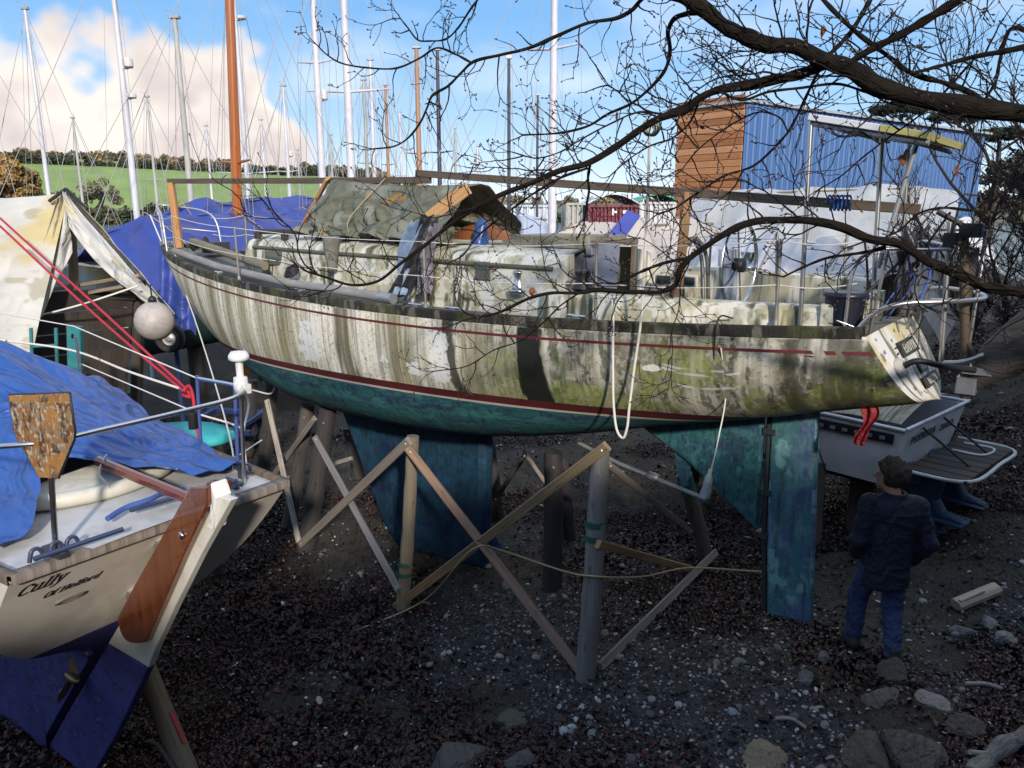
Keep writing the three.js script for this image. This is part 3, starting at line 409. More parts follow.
mast(420, 48, 36, 190, 5.6, M_tan, 'taller tan wooden mast left of a bluish mast', { sw: 0.7 });
mast(440, 50, 38, 190, 4.6, M_dark, 'bluish dark mast right of the tan wooden mast', { sw: 0.8 });
mast(509, 58, 17, 218, 4.2, M_dark, 'thin black mast nearest the companionway', { sw: 0.4, spreader: 0.3, stay: 3 });
mast(552, -90, 24, 224, 8.6, M_alu, 'tall lilac white mast standing alone right of centre', { spreader: 0.72, sw: 0.9, yaw: 0.6, stay: 5 });
mast(537, 95, 45, 200, 3.0, M_dark, 'short thin mast just left of the lone lilac mast', { sw: 0.5, stay: 2.4 });
mast(333, 135, 55, 190, 3.2, M_greyw, 'shortest far mast between two tall pale masts', { sw: 0.4, stay: 2 });
mast(-6, 20, 24, 200, 4, M_alu, 'mast cropped by the left edge of the picture', { spreader: 0.5, sw: 1.2, stay: 3.2 });
mast(266, 120, 60, 196, 2.6, M_alu, 'far thin mast right of the varnished mast', { sw: 0.5, stay: 2.4, plain: true });
mast(300, 150, 70, 192, 2.4, M_greyw, 'tiny far mast between two pale masts', { sw: 0.5, stay: 2, plain: true });
mast(402, 112, 58, 190, 2.8, M_alu, 'far thin pale mast between tan masts', { sw: 0.6, stay: 2.6, plain: true });
mast(456, 128, 62, 192, 2.6, M_greyw, 'far thin grey mast right of the bluish mast', { sw: 0.5, stay: 2.4, plain: true });
mast(478, 146, 66, 196, 2.4, M_alu, 'far small mast left of the black mast', { sw: 0.5, stay: 2, plain: true });
mast(212, 126, 58, 198, 2.6, M_alu, 'far thin mast left of the varnished mast', { sw: 0.5, stay: 2.2, plain: true });
mast(82, 118, 55, 196, 2.8, M_greyw, 'far thin mast left of the mast with two domes', { sw: 0.6, stay: 2.4, plain: true });
// ───────────────────────── the derelict yacht: axes x aft from the bow, y up, z to port (towards the viewer)
const Y = thing('derelict_yacht', 'large derelict white yacht streaked with green grime, propped on timber legs', 'yacht', V(-5.699, 0, 12.826)); Y.rotation.y = -0.68644; Y.updateMatrixWorld(true);
const Yinv = Y.matrixWorld.clone().invert();
function bl(px, py, z) { const o = P3(0, EYE, 0).applyMatrix4(Yinv), p = at(px, py, 5).applyMatrix4(Yinv).sub(o); return o.addScaledVector(p, (z - o.z) / p.z); }
const yw = (x, y, z) => P3(x, y, z).applyMatrix4(Y.matrixWorld);      // yacht axes to world
function toWorldGeo(g) { const c = g.clone(); c.applyMatrix4(Y.matrixWorld); return c; }
const yg = (x, z) => { const p = yw(x, 0, z); return gH(p.x, -p.z); };
const HL = 11.1;
function pchip(pts, s) { if (s <= pts[0][0]) return pts[0][1]; for (let i = 0; i < pts.length - 1; i++) { const [a, ya] = pts[i], [b, yb] = pts[i + 1]; if (s <= b) { const m = (k) => k <= 0 ? (pts[1][1] - pts[0][1]) / (pts[1][0] - pts[0][0]) : k >= pts.length - 1 ? (pts[k][1] - pts[k - 1][1]) / (pts[k][0] - pts[k - 1][0]) : (pts[k + 1][1] - pts[k - 1][1]) / (pts[k + 1][0] - pts[k - 1][0]); const h = b - a, t = (s - a) / h, t2 = t * t, t3 = t2 * t; return (2 * t3 - 3 * t2 + 1) * ya + (t3 - 2 * t2 + t) * h * m(i) + (-2 * t3 + 3 * t2) * yb + (t3 - t2) * h * m(i + 1); } } return pts[pts.length - 1][1]; }
const zs = (s) => 0.8 * 1.0083 * s * s * 1 + (-1.1573 + 0.0) * s + 3.309 + (0.0806 * s * s); // sheer, lowest a little aft of the middle
const hbS = (s) => { const pm = 0.557, B = 1.339, tw = 0.683; return s < pm ? B * Math.pow(Math.max(0, 1 - ((pm - s) / pm) ** 2), 0.8) : B - (B - tw) * ((s - pm) / (1 - pm)) ** 2; };
const zw = (s) => 2.089 + 0.244 * (s - 0.5);
const KL = [[0, 3.309], [0.03, 2.93], [0.07, 2.44], [0.115, 2.0], [0.2, 1.68], [0.35, 1.45], [0.5, 1.42], [0.65, 1.52], [0.78, 1.80], [0.88, 2.14], [0.95, 2.38], [1, 2.52]];
const zk = (s) => pchip(KL, s);
function hb(s, y) { const top = zs(s), q = clamp((top - y) / Math.max(1e-4, top - zk(s))); const n = lerp(1.25, 2.7, sstep(0, 0.42, s)); return hbS(s) * Math.pow(Math.max(0, 1 - Math.pow(q, n)), lerp(0.9, 1 / n, sstep(0, 0.42, s))); }
const hx = (s, y) => s * HL + 0.66 * sstep(0.8, 1, s) * (zs(s) - y);
const sOf = (px, py) => { let s = 0.5; for (let k = 0; k < 12; k++) s = lerp(s, clamp(bl(px, py, hbS(s) * 0.97).x / HL), 0.8); return s; };
// hull side band between two height functions
function band(side, yTop, yBot, s0, s1, nu, nv, off = 0) { return sheet(nu, nv, (u, v) => { const s = lerp(s0, s1, u), a = Math.max(zk(s) + 1e-4, yTop(s)), b = Math.max(zk(s), yBot(s)), y = lerp(a, b, v); return [hx(s, y), y, side * (hb(s, y) + off), hx(s, y) / (HL * 1.06), v]; }); }
function vband(side, yTop, s0, s1, nu, nv) { return sheet(nu, nv, (u, v) => { const s = lerp(s0, s1, u), a = Math.max(zk(s), yTop(s)), q0 = clamp((zs(s) - a) / Math.max(1e-4, zs(s) - zk(s))); const al = lerp(Math.acos(clamp(1 - q0)), Math.PI / 2, v), q = 1 - Math.cos(al), y = zs(s) - q * (zs(s) - zk(s)); return [hx(s, y), y, side * hb(s, y), s * 5.5, v]; }); }
const yStripeT = (s) => zw(s) + 0.098, yStripeB = (s) => zw(s) + 0.022;
// stains on the topsides: runs of algae and rust below the scuppers and fittings
const sBlack = sOf(533, 365), sB1 = sOf(347, 350), sB2 = sOf(455, 360), sP1 = sOf(415, 382), sP2 = sOf(385, 374), sG = sOf(700, 390), sEnd = sOf(850, 370), sL1 = sOf(310, 340), sD8 = sOf(800, 370);
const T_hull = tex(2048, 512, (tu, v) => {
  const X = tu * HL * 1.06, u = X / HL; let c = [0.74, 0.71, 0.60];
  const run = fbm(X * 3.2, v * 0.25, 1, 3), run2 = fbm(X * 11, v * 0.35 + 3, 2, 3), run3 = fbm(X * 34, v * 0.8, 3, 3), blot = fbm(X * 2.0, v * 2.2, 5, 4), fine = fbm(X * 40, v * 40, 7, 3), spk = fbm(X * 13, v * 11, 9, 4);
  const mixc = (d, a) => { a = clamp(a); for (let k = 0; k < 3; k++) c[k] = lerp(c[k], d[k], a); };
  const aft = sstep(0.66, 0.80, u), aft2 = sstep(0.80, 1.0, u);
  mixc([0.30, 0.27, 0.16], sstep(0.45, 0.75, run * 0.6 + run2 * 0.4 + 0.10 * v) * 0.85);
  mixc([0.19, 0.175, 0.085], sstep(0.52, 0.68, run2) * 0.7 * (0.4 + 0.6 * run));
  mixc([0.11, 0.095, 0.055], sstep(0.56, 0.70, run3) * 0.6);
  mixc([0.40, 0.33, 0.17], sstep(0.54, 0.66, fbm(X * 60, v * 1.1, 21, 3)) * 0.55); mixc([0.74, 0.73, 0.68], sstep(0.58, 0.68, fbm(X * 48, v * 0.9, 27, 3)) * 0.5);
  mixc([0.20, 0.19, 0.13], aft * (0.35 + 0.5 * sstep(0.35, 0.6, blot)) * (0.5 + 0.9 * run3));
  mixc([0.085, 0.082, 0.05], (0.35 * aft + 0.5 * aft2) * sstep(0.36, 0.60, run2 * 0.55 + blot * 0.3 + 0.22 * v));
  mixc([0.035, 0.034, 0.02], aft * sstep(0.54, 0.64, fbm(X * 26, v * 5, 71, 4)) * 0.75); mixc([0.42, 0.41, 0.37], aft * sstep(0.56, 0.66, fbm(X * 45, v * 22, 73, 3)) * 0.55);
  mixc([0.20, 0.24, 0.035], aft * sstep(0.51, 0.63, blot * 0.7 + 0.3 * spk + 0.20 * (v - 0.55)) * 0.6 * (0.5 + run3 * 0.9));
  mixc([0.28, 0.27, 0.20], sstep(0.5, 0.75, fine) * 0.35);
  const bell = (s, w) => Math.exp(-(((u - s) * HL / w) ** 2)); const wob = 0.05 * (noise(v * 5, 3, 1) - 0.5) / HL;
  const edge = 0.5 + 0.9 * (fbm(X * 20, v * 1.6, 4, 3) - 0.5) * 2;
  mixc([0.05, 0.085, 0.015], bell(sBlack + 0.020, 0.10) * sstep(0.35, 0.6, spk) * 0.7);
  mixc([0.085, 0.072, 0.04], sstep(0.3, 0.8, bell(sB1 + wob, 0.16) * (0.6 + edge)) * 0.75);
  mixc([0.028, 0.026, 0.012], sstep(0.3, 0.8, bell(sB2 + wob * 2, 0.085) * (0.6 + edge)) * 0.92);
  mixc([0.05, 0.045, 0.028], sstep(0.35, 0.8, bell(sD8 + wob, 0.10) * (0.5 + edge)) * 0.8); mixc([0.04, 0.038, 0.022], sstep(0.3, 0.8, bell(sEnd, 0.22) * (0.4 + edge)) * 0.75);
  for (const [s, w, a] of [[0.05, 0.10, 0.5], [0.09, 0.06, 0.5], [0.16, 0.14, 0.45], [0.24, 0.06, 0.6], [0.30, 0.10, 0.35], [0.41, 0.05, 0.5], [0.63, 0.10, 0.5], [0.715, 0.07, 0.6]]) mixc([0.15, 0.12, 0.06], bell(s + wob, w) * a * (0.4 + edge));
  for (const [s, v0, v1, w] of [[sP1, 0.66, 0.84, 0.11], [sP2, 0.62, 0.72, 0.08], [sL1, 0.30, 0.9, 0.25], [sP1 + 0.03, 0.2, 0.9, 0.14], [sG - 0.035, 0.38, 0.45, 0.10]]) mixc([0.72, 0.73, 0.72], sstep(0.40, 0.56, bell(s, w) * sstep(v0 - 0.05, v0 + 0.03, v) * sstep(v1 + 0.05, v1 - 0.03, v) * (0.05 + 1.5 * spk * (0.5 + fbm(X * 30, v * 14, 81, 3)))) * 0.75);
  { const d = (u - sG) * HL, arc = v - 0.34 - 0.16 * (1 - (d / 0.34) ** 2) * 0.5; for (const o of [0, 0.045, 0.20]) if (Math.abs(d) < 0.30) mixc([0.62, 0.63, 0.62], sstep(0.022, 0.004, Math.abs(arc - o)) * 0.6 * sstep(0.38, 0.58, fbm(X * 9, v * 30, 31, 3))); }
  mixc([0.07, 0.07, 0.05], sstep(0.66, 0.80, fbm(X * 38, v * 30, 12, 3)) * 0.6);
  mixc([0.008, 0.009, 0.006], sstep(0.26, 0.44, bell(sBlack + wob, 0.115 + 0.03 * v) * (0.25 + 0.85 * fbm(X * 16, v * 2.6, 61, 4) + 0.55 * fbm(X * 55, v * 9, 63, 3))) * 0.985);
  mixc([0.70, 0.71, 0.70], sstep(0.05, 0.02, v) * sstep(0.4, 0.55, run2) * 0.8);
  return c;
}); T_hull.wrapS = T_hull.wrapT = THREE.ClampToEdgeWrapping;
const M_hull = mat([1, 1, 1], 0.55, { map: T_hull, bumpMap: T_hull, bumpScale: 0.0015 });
const T_anti = tex(1024, 512, (u, v) => { const n = pfbm(u, v, 5, 60), m = pfbm(u, v, 14, 66), s = pn2(u, v, 60, 8, 70) * 0.6 + pn2(u, v, 160, 14, 71) * 0.4, p = pfbm(u, v, 9, 77); let c = [0.012, 0.095, 0.100]; const mx = (d, a) => c = c.map((x, k) => lerp(x, d[k], clamp(a))); mx([0.012, 0.045, 0.095], sstep(0.38, 0.66, n) * 0.8); mx([0.03, 0.19, 0.19], sstep(0.46, 0.70, m * 0.7 + s * 0.3) * 0.7); mx([0.004, 0.014, 0.020], sstep(0.45, 0.78, s * 0.7 + 0.3 * pfbm(u, v, 26, 90)) * 0.85); mx([0.06, 0.24, 0.26], sstep(0.54, 0.72, p * 0.65 + 0.35 * pfbm(u, v, 40, 95)) * 0.4); mx([0.06, 0.075, 0.085], sstep(0.62, 0.75, pfbm(u, v, 20, 81)) * 0.4); return c; });
const M_anti = mat([1.3, 1.1, 1.1], 0.75, { map: T_anti, bumpMap: T_anti, bumpScale: 0.002 });
const M_antiBlue = mat([0.25, 0.34, 0.62], 0.7, { map: rep(T_anti, 0.5, 0.5), bumpMap: rep(T_anti, 0.5), bumpScale: 0.002 });
const T_rud = tex(512, 512, (u, v) => { const n = pfbm(u, v, 4, 160), m = pfbm(u, v, 11, 166), s = pf2(u, v, 40, 5, 170), p = pfbm(u, v, 7, 177), f = pfbm(u, v, 40, 181); let c = [0.030, 0.115, 0.135]; const mx = (d, a) => c = c.map((x, k) => lerp(x, d[k], clamp(a))); mx([0.045, 0.075, 0.17], sstep(0.42, 0.58, n) * 0.85); mx([0.085, 0.23, 0.24], sstep(0.44, 0.70, m * 0.7 + s * 0.3) * 0.8); mx([0.014, 0.04, 0.05], sstep(0.46, 0.70, s * 0.7 + f * 0.3) * 0.8); mx([0.16, 0.36, 0.36], sstep(0.58, 0.68, p * 0.75 + f * 0.25) * 0.7); mx([0.12, 0.15, 0.20], sstep(0.56, 0.70, f) * 0.5); return c; });
const M_rud = mat([1.25, 1.2, 1.2], 0.75, { map: rep(T_rud, 0.8, 0.6), bumpMap: rep(T_rud, 0.8, 0.6), bumpScale: 0.004 });
{
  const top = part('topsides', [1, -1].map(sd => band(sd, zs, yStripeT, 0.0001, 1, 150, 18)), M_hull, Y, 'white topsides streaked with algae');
  const sS = 0.098; part('boot_stripe', [1, -1].map(sd => band(sd, yStripeT, yStripeB, sS, 0.905, 110, 2, 0.001)), paint([0.085, 0.012, 0.015], 0.6, 1.5), Y, 'dark red boot stripe');
  part('boot_line', [1, -1].map(sd => band(sd, yStripeB, zw, sS + 0.004, 0.895, 110, 1, 0.001)), paint([0.55, 0.50, 0.40]), Y, 'thin cream line');
  part('hull_bottom', [1, -1].map(sd => vband(sd, zw, sS + 0.006, 0.885, 100, 22)), M_anti, Y, 'teal antifouled bottom');
  part('cove_line', band(1, (s) => zs(s) - 0.10, (s) => zs(s) - 0.122, 0.015, 0.965, 110, 1, 0.004), paint([0.12, 0.012, 0.02]), Y, 'thin red cove line');
  part('cove_dash', [[0.972, 0.978], [0.982, 0.998]].map(([a, b]) => band(1, (s) => zs(s) - 0.10, (s) => zs(s) - 0.125, a, b, 4, 1, 0.004)), paint([0.12, 0.012, 0.02]), Y);
  // transom, leaning forward at the top
  const T_tr = tex(512, 256, (u, v) => { let c = [0.60, 0.59, 0.57]; const r = fbm(u * 9, v * 1.2, 2, 3), r2 = fbm(u * 24, v * 1.5, 5, 3), b = fbm(u * 6, v * 6, 8, 3); const mx = (d, a) => c = c.map((x, k) => lerp(x, d[k], clamp(a))); mx([0.48, 0.40, 0.17], sstep(0.42, 0.65, r * 0.7 + b * 0.3) * 0.9); mx([0.09, 0.08, 0.04], sstep(0.58, 0.70, r2) * 0.85); mx([0.02, 0.02, 0.02], sstep(0.68, 0.74, fbm(u * 30, v * 12, 3, 3)) * 0.7); return c; });
  const tr = part('transom', sheet(24, 14, (u, v) => { const a = zs(1), q = v, y = lerp(a, zk(1), q), k = u * 2 - 1; return [hx(1, y) - 0.002 + 0.05 * (1 - k * k), y + 0.05 * (1 - k * k) * (1 - v), k * hb(1, y), u, v]; }), mat([1, 1, 1], 0.5, { map: T_tr }), Y, 'yellowed reverse transom');
  // name boards on the transom
  const n = P3(1, 0.66, 0).normalize(), ay = P3(-0.66, 1, 0).normalize(), ax = P3(0, 0, -1);
  const onT = (y, z) => P3(hx(1, y) + 0.05 * (1 - (z / 0.68) ** 2) + 0.014, y + 0.014, z);
  for (const [str, y, z, w, h] of [['EDDYN', 2.90, 0.12, 0.44, 0.12], ['ARD', 2.755, 0.06, 0.2, 0.085], ['BELJUN', 2.66, 0.02, 0.40, 0.085]]) {
    const o = onT(y, z); const pl = part('name_board', plate([[-w / 2, -h / 2], [w / 2, -h / 2], [w / 2, h / 2], [-w / 2, h / 2]], o, ax, ay, 0.014), mat([0.03, 0.026, 0.02], 0.6, { map: rep(T_mottle, 2) }), Y, 'dark name board');
    part('lettering', lettering(str, font, h * 0.62, o.clone().addScaledVector(n, 0.007).addScaledVector(ay, -h * 0.31), ax, ay, 0, 0.003), paint([0.42, 0.40, 0.34]), pl);
  }
  // round fitting with a bent pipe on the transom
  const fo = onT(2.80, 0.46); const fit = part('exhaust_flange', lathe([[0.001, 0.02], [0.06, 0.02], [0.075, 0.0], [0.075, -0.02]], 18, new THREE.Matrix4().makeBasis(ax, n, P3().crossVectors(ax, n)).setPosition(fo)), paint([0.5, 0.48, 0.42], 0.4), Y); part('pipe', tube(smooth([fo.clone(), fo.clone().addScaledVector(n, 0.10), fo.clone().add(P3(0.24, 0.02, -0.12)), fo.clone().add(P3(0.40, -0.02, -0.32))], 14), 0.022, 8), MAT.black, fit);
  // toe rail: a dark timber capping along both sides
  for (const sd of [1, -1]) part('toe_rail', sheet(120, 8, (u, v) => { const s = lerp(0.006, 0.998, u), w = 0.055, h = 0.068, P = [[0.012, -0.015], [0.014, h * 0.8], [0.006, h], [-w * 0.8, h], [-w, h * 0.8], [-w, 0], [-w, -0.03], [-w * 0.5, -0.03], [0.012, -0.015]][Math.round(v * 8)]; return [s * HL, zs(s) + P[1], sd * Math.max(0.01, hbS(s) + P[0]), s * HL, v * 0.3]; }), mat([1, 1, 1], 0.95, { map: (() => { const q = tex(512, 128, (u, v) => { const n = pf2(u, v, 12, 3, 2), m = pf2(u, v, 60, 12, 5); let c = [0.016, 0.015, 0.012].map(x => x * (0.5 + m)); const mx = (d, a) => c = c.map((x, i) => lerp(x, d[i], clamp(a))); mx([0.055, 0.062, 0.022], sstep(0.52, 0.64, n) * (0.3 + m)); mx([0.13, 0.12, 0.10], sstep(0.60, 0.70, pf2(u, v, 30, 6, 9)) * 0.7); return c; }); q.repeat.set(0.35, 1); return q; })(), bumpMap: rep(B_fine, 3), bumpScale: 0.01 }), Y, 'mossy dark toe rail');
  part('deck', sheet(90, 16, (u, v) => { const s = lerp(0.004, 0.999, u), k = v * 2 - 1; return [s * HL + 0.04 * (1 - k * k) * sstep(0.9, 1, s), zs(s) - 0.01 + 0.05 * (1 - k * k), k * Math.max(0.005, hbS(s) - 0.03), s * HL, k * 1.3]; }, 0), mat([0.14, 0.14, 0.12], 0.85, { map: rep(T_mottle, 1.1), bumpMap: rep(B_fine, 2), bumpScale: 0.004 }), Y, 'grey weathered deck');
  // keel, skeg, rudder
  const X = P3(1, 0, 0), U = P3(0, 1, 0), O = P3(0, 0, 0);
  part('keel', plate([[4.25, 1.75], [7.05, 1.75], [6.98, -0.20], [6.3, -0.33], [5.55, -0.42], [5.25, -0.1]], O, X, U, 0.22, 0.07), M_antiBlue, Y, 'dark blue fin keel');
  const sk = part('skeg', plate([[8.9, 1.92], [10.17, 2.45], [10.20, 1.14], [9.95, 1.3], [9.5, 1.62]], O, X, U, 0.10, 0.03), M_anti, Y, 'teal skeg with worn patches');
  const ru = part('rudder', plate([[10.235, 2.42], [10.62, 2.45], [10.66, 1.6], [10.73, 0.44], [10.70, 0.41], [10.34, 0.37], [10.28, 1.2]], O, X, U, 0.075, 0.02), M_rud, Y, 'tall blue and teal rudder blade');
  part('rudder_stock', tube([P3(10.215, 2.45, 0), P3(10.245, 1.2, 0), P3(10.31, 0.38, 0)], 0.028, 8), mat([0.02, 0.03, 0.03], 0.8), ru); for (const y of [2.05, 1.5, 1.1]) part('pintle', box(10.24, y, 0, 0.12, 0.05, 0.1), mat([0.05, 0.06, 0.06], 0.6, { metal: 0.5 }), ru);
  const sA = bl(620, 464, 0), sB = bl(700, 497, 0); part('propeller_shaft', tube([sA.clone().add(P3(-0.5, 0.12, 0)), sA, sB], 0.022, 8), MAT.galv, Y); part('shaft_bracket', plate([[-0.09, 0], [0.09, 0], [0.04, -0.30], [-0.02, -0.30]], bl(685, 476, 0).add(P3(-0.02, 0.2, 0)), X, U, 0.03), M_anti, Y); part('shaft_seal', lathe([[0.001, -0.05], [0.045, -0.05], [0.045, 0.05], [0.001, 0.05]], 10, new THREE.Matrix4().makeBasis(P3(0, 0, 1), sB.clone().sub(sA).normalize(), P3().crossVectors(P3(0, 0, 1), sB.clone().sub(sA).normalize())).setPosition(bl(653, 477, 0))), MAT.galv, Y);
}
// dirty gel coat for cabin and coamings
const T_dirty = tex(1024, 256, (u, v) => { let c = [0.64, 0.63, 0.55]; const r = pn2(u, v, 26, 2, 1) * 0.5 + pn2(u, v, 70, 3, 2) * 0.3 + pn2(u, v, 180, 5, 3) * 0.2, b = pf2(u, v, 24, 5, 40), g = pf2(u, v, 40, 7, 44), f = pf2(u, v, 100, 18, 48); const mx = (d, a) => c = c.map((x, k) => lerp(x, d[k], clamp(a))); mx([0.36, 0.32, 0.18], sstep(0.42, 0.62, b) * 0.7); mx([0.15, 0.155, 0.06], sstep(0.50, 0.66, r * 0.6 + g * 0.4) * 0.85); mx([0.04, 0.042, 0.025], sstep(0.62, 0.72, r) * 0.8); mx([0.06, 0.06, 0.04], sstep(0.62, 0.7, f) * 0.5); return c; });
const M_gel = mat([1, 1, 1], 0.55, { map: rep(T_dirty, 0.28, 1.5), bumpMap: rep(T_dirty, 0.28, 1.5), bumpScale: 0.002 });
const deckY = (x) => zs(x / HL) + 0.03;
{
  // cabin trunk and coach roof
  const cw = (x) => lerp(0.50, 0.80, sstep(3.1, 5.6, x)), cy = (x) => 3.52 - 0.03 * sstep(5, 8.6, x);
  const prof = (x, k) => { const w = cw(x), yt = cy(x), yb = deckY(x) - 0.06, n = [[-w - 0.05, yb], [-w - 0.01, yt - 0.10], [-w + 0.02, yt - 0.03], [-w + 0.09, yt], [-w * 0.5, yt + 0.05], [0, yt + 0.07], [w * 0.5, yt + 0.05], [w - 0.09, yt], [w - 0.02, yt - 0.03], [w + 0.01, yt - 0.10], [w + 0.05, yb]]; const q = k * 10, i = Math.min(9, Math.floor(q)), f = q - i; return [lerp(n[i][0], n[i + 1][0], f), lerp(n[i][1], n[i + 1][1], f)]; };
  const cab = part('cabin_trunk', toCreasedNormals(nonIdx(sheet(50, 40, (u, v) => { const x = lerp(3.2, 8.55, u), [z, y] = prof(x, v); const fr = u < 0.04 ? (0.04 - u) / 0.04 : 0; return [x - 0.35 * 0 + fr * 0.0, y, z, x, y + Math.abs(z)]; })), 0.6), M_gel, Y, 'streaked cream cabin trunk');
  part('cabin_front', sheet(4, 20, (u, v) => { const [z, y] = prof(3.2, v); const yb = deckY(3.2) - 0.06; return [3.2 - 0.22 * u * 1.0 * clamp((y - yb) / 0.4) * 0 - 0.18 * u, lerp(y, yb, u), z * lerp(1, 0.96, u), z, y]; }), M_gel, cab);
  for (const [v0, v1] of [[0, 0.36], [0.66, 1]]) part('cabin_bulkhead', sheet(2, 14, (u, v) => { const [z, y] = prof(8.55, lerp(v0, v1, v)); return [8.55, lerp(y, deckY(8.5) - 0.3, u), z, z, y]; }, 0.02), M_gel, cab);
  // moulded rail strip under the roof edge
  part('grab_moulding', tube(Array.from({ length: 30 }, (_, i) => { const x = lerp(3.4, 8.5, i / 29); return P3(x, cy(x) - 0.10, cw(x) + 0.02); }), 0.022, 6), mat([0.10, 0.10, 0.07], 0.8), cab);
  for (const [a, b, t, bt] of [[259, 277, 251, 266], [484, 497, 262, 278]]) { const p = bl((a + b) / 2, (t + bt) / 2, 0.72), w = (bl(b, (t + bt) / 2, 0.72).x - bl(a, (t + bt) / 2, 0.72).x), z = cw(p.x) + 0.035, h = 0.17; const f = part('window', plate([[-w / 2, -h / 2], [w / 2, -h / 2], [w / 2, h / 2], [-w / 2, h / 2]], P3(p.x, p.y, z), P3(1, 0, 0), P3(0, 1, 0), 0.03, 0.008), mat([0.10, 0.10, 0.08], 0.7), Y); part('pane', box(p.x, p.y, z + 0.012, w - 0.05, h - 0.05, 0.012, 0.02), mat([0.09, 0.11, 0.09], 0.25), f); }
  // handrail and roof clutter
  part('handrail', [tube(smooth([P3(3.5, 3.62, 0.5), P3(4.6, 3.63, 0.55), P3(5.4, 3.62, 0.58)], 12), 0.035, 7), ...[3.5, 4.1, 4.8, 5.4].map(x => box(x, 3.57, 0.52, 0.1, 0.09, 0.05))], MAT.darkTimber, Y);
  // sliding hatch and companionway
  const hatch = part('companion_hatch', [box(8.05, 3.62, -0.05, 0.95, 0.07, 0.78), box(8.05, 3.58, 0.36, 1.0, 0.06, 0.05), box(8.05, 3.58, -0.46, 1.0, 0.06, 0.05)], mat([0.26, 0.24, 0.18], 0.8, { map: rep(T_wood, 2) }), Y, 'weathered sliding hatch');
  part('companionway_frame', [box(8.60, 3.03, -0.02, 0.05, 0.10, 0.62), box(8.60, 3.30, 0.30, 0.05, 0.62, 0.05), box(8.60, 3.30, -0.40, 0.05, 0.62, 0.05), box(8.60, 3.60, -0.05, 0.06, 0.05, 0.76)], MAT.greyTimber, Y, 'timber frame of the open companionway');
  // cockpit: coamings, seats, sole
  const co = (sd, yt) => sheet(30, 12, (u, v) => { const x = lerp(8.5, 10.78, u), w = Math.min(0.92, hbS(x / HL) - 0.16), yb = deckY(x) - 0.04, P = [[w + 0.05, yb], [w + 0.03, yt - 0.05], [w + 0.015, yt - 0.01], [w - 0.01, yt], [w - 0.09, yt], [w - 0.12, yt - 0.02], [w - 0.14, yb - 0.15]], q = v * 6, i = Math.min(5, Math.floor(q)), f = q - i; return [x, lerp(P[i][1], P[i + 1][1], f), sd * lerp(P[i][0], P[i + 1][0], f), x, v * 0.6]; });
  part('coaming', toCreasedNormals(nonIdx(co(1, 3.22)), 0.6), M_gel, Y, 'port cockpit coaming'); const far = part('coaming', toCreasedNormals(nonIdx(co(-1, 3.34)), 0.6), M_gel, Y, 'starboard cockpit coaming');
  part('cockpit_sole', sheet(4, 4, (u, v) => [lerp(8.6, 10.8, u), 2.88, lerp(-0.8, 0.8, v), u * 2, v]), mat([0.12, 0.115, 0.09], 0.9, { map: rep(T_mottle, 1) }), Y);
  part('aft_coaming', box(10.82, 3.1, 0, 0.1, 0.28, 1.35), M_gel, Y);
  for (const [px, py] of [[665, 284], [689, 286]]) { const p = bl(px, py, -0.62); const f = part('port_light', plate([[-0.10, -0.06], [0.10, -0.06], [0.10, 0.06], [-0.10, 0.06]], P3(p.x, 3.22, -0.60), P3(1, 0, 0), P3(0, 1, 0), 0.03, 0.01), paint([0.55, 0.55, 0.52]), Y); part('pane', box(p.x, 3.22, -0.583, 0.15, 0.08, 0.01), MAT.glass, f); }
  // winches
  const winch = (p, r, m) => { const w = part('winch', lathe([[0.001, 0], [r * 1.25, 0], [r * 1.25, 0.025], [r * 0.85, 0.05], [r * 0.78, 0.11], [r, 0.15], [r, 0.165], [r * 0.4, 0.17], [0.001, 0.17]], 20, Tm(p.x, p.y, p.z)), m, Y); return w; };
  { const wp = bl(519, 289, 0.80); winch(wp, 0.05, MAT.steel); part('winch_pad', lathe([[0.001, -0.06], [0.10, -0.06], [0.11, -0.01], [0.10, 0], [0.001, 0.002]], 20, Tm(wp.x, wp.y, wp.z)), MAT.steel, Y); } winch(P3(8.85, 3.23, 0.86), 0.07, MAT.black); winch(P3(9.6, 3.35, -0.8), 0.07, MAT.steel);
  // steering wheel on its pedestal
  const wc = P3(9.86, 3.44, 0); const R = 0.36; const ring = []; for (let i = 0; i <= 40; i++) { const a = i / 40 * Math.PI * 2; ring.push(P3(wc.x + 0.06 * Math.sin(a) * 0, wc.y + Math.sin(a) * R, Math.cos(a) * R)); }
  const sw = part('steering_wheel', tube(ring, 0.017, 8, false), MAT.steel, Y); for (let k = 0; k < 6; k++) { const a = k / 6 * Math.PI * 2 + 0.3; part('spoke', tube([wc, P3(wc.x, wc.y + Math.sin(a) * R, Math.cos(a) * R)], 0.008, 6), MAT.steel, sw); } part('hub', lathe([[0.001, -0.04], [0.06, -0.04], [0.06, 0.04], [0.001, 0.04]], 14, new THREE.Matrix4().makeRotationZ(Math.PI / 2).setPosition(wc)), MAT.black, sw);
  part('pedestal', [tube([P3(9.76, 2.88, 0), P3(9.78, 3.44, 0)], [0.10, 0.06], 10), box(9.76, 3.5, 0, 0.12, 0.14, 0.16)], paint([0.30, 0.33, 0.40]), Y);
  // stainless hoops over the wheel
  for (const dx of [0, 0.05]) part('guard_hoop', tube(smooth([P3(9.40 + dx, 3.0, 0.22), P3(9.38 + dx, 3.55, 0.18), P3(9.42 + dx, 3.66, 0.08), P3(9.48 + dx, 3.55, -0.02), P3(9.54 + dx, 3.0, -0.04)], 24), 0.018, 8), dx ? mat([0.10, 0.09, 0.07], 0.6) : MAT.steel, Y);
  // stanchions and guard wires
  const st = [[0.13, 0.62], [0.36, 0.66], [0.66, 0.66], [0.82, 0.66], [0.945, 0.66]];
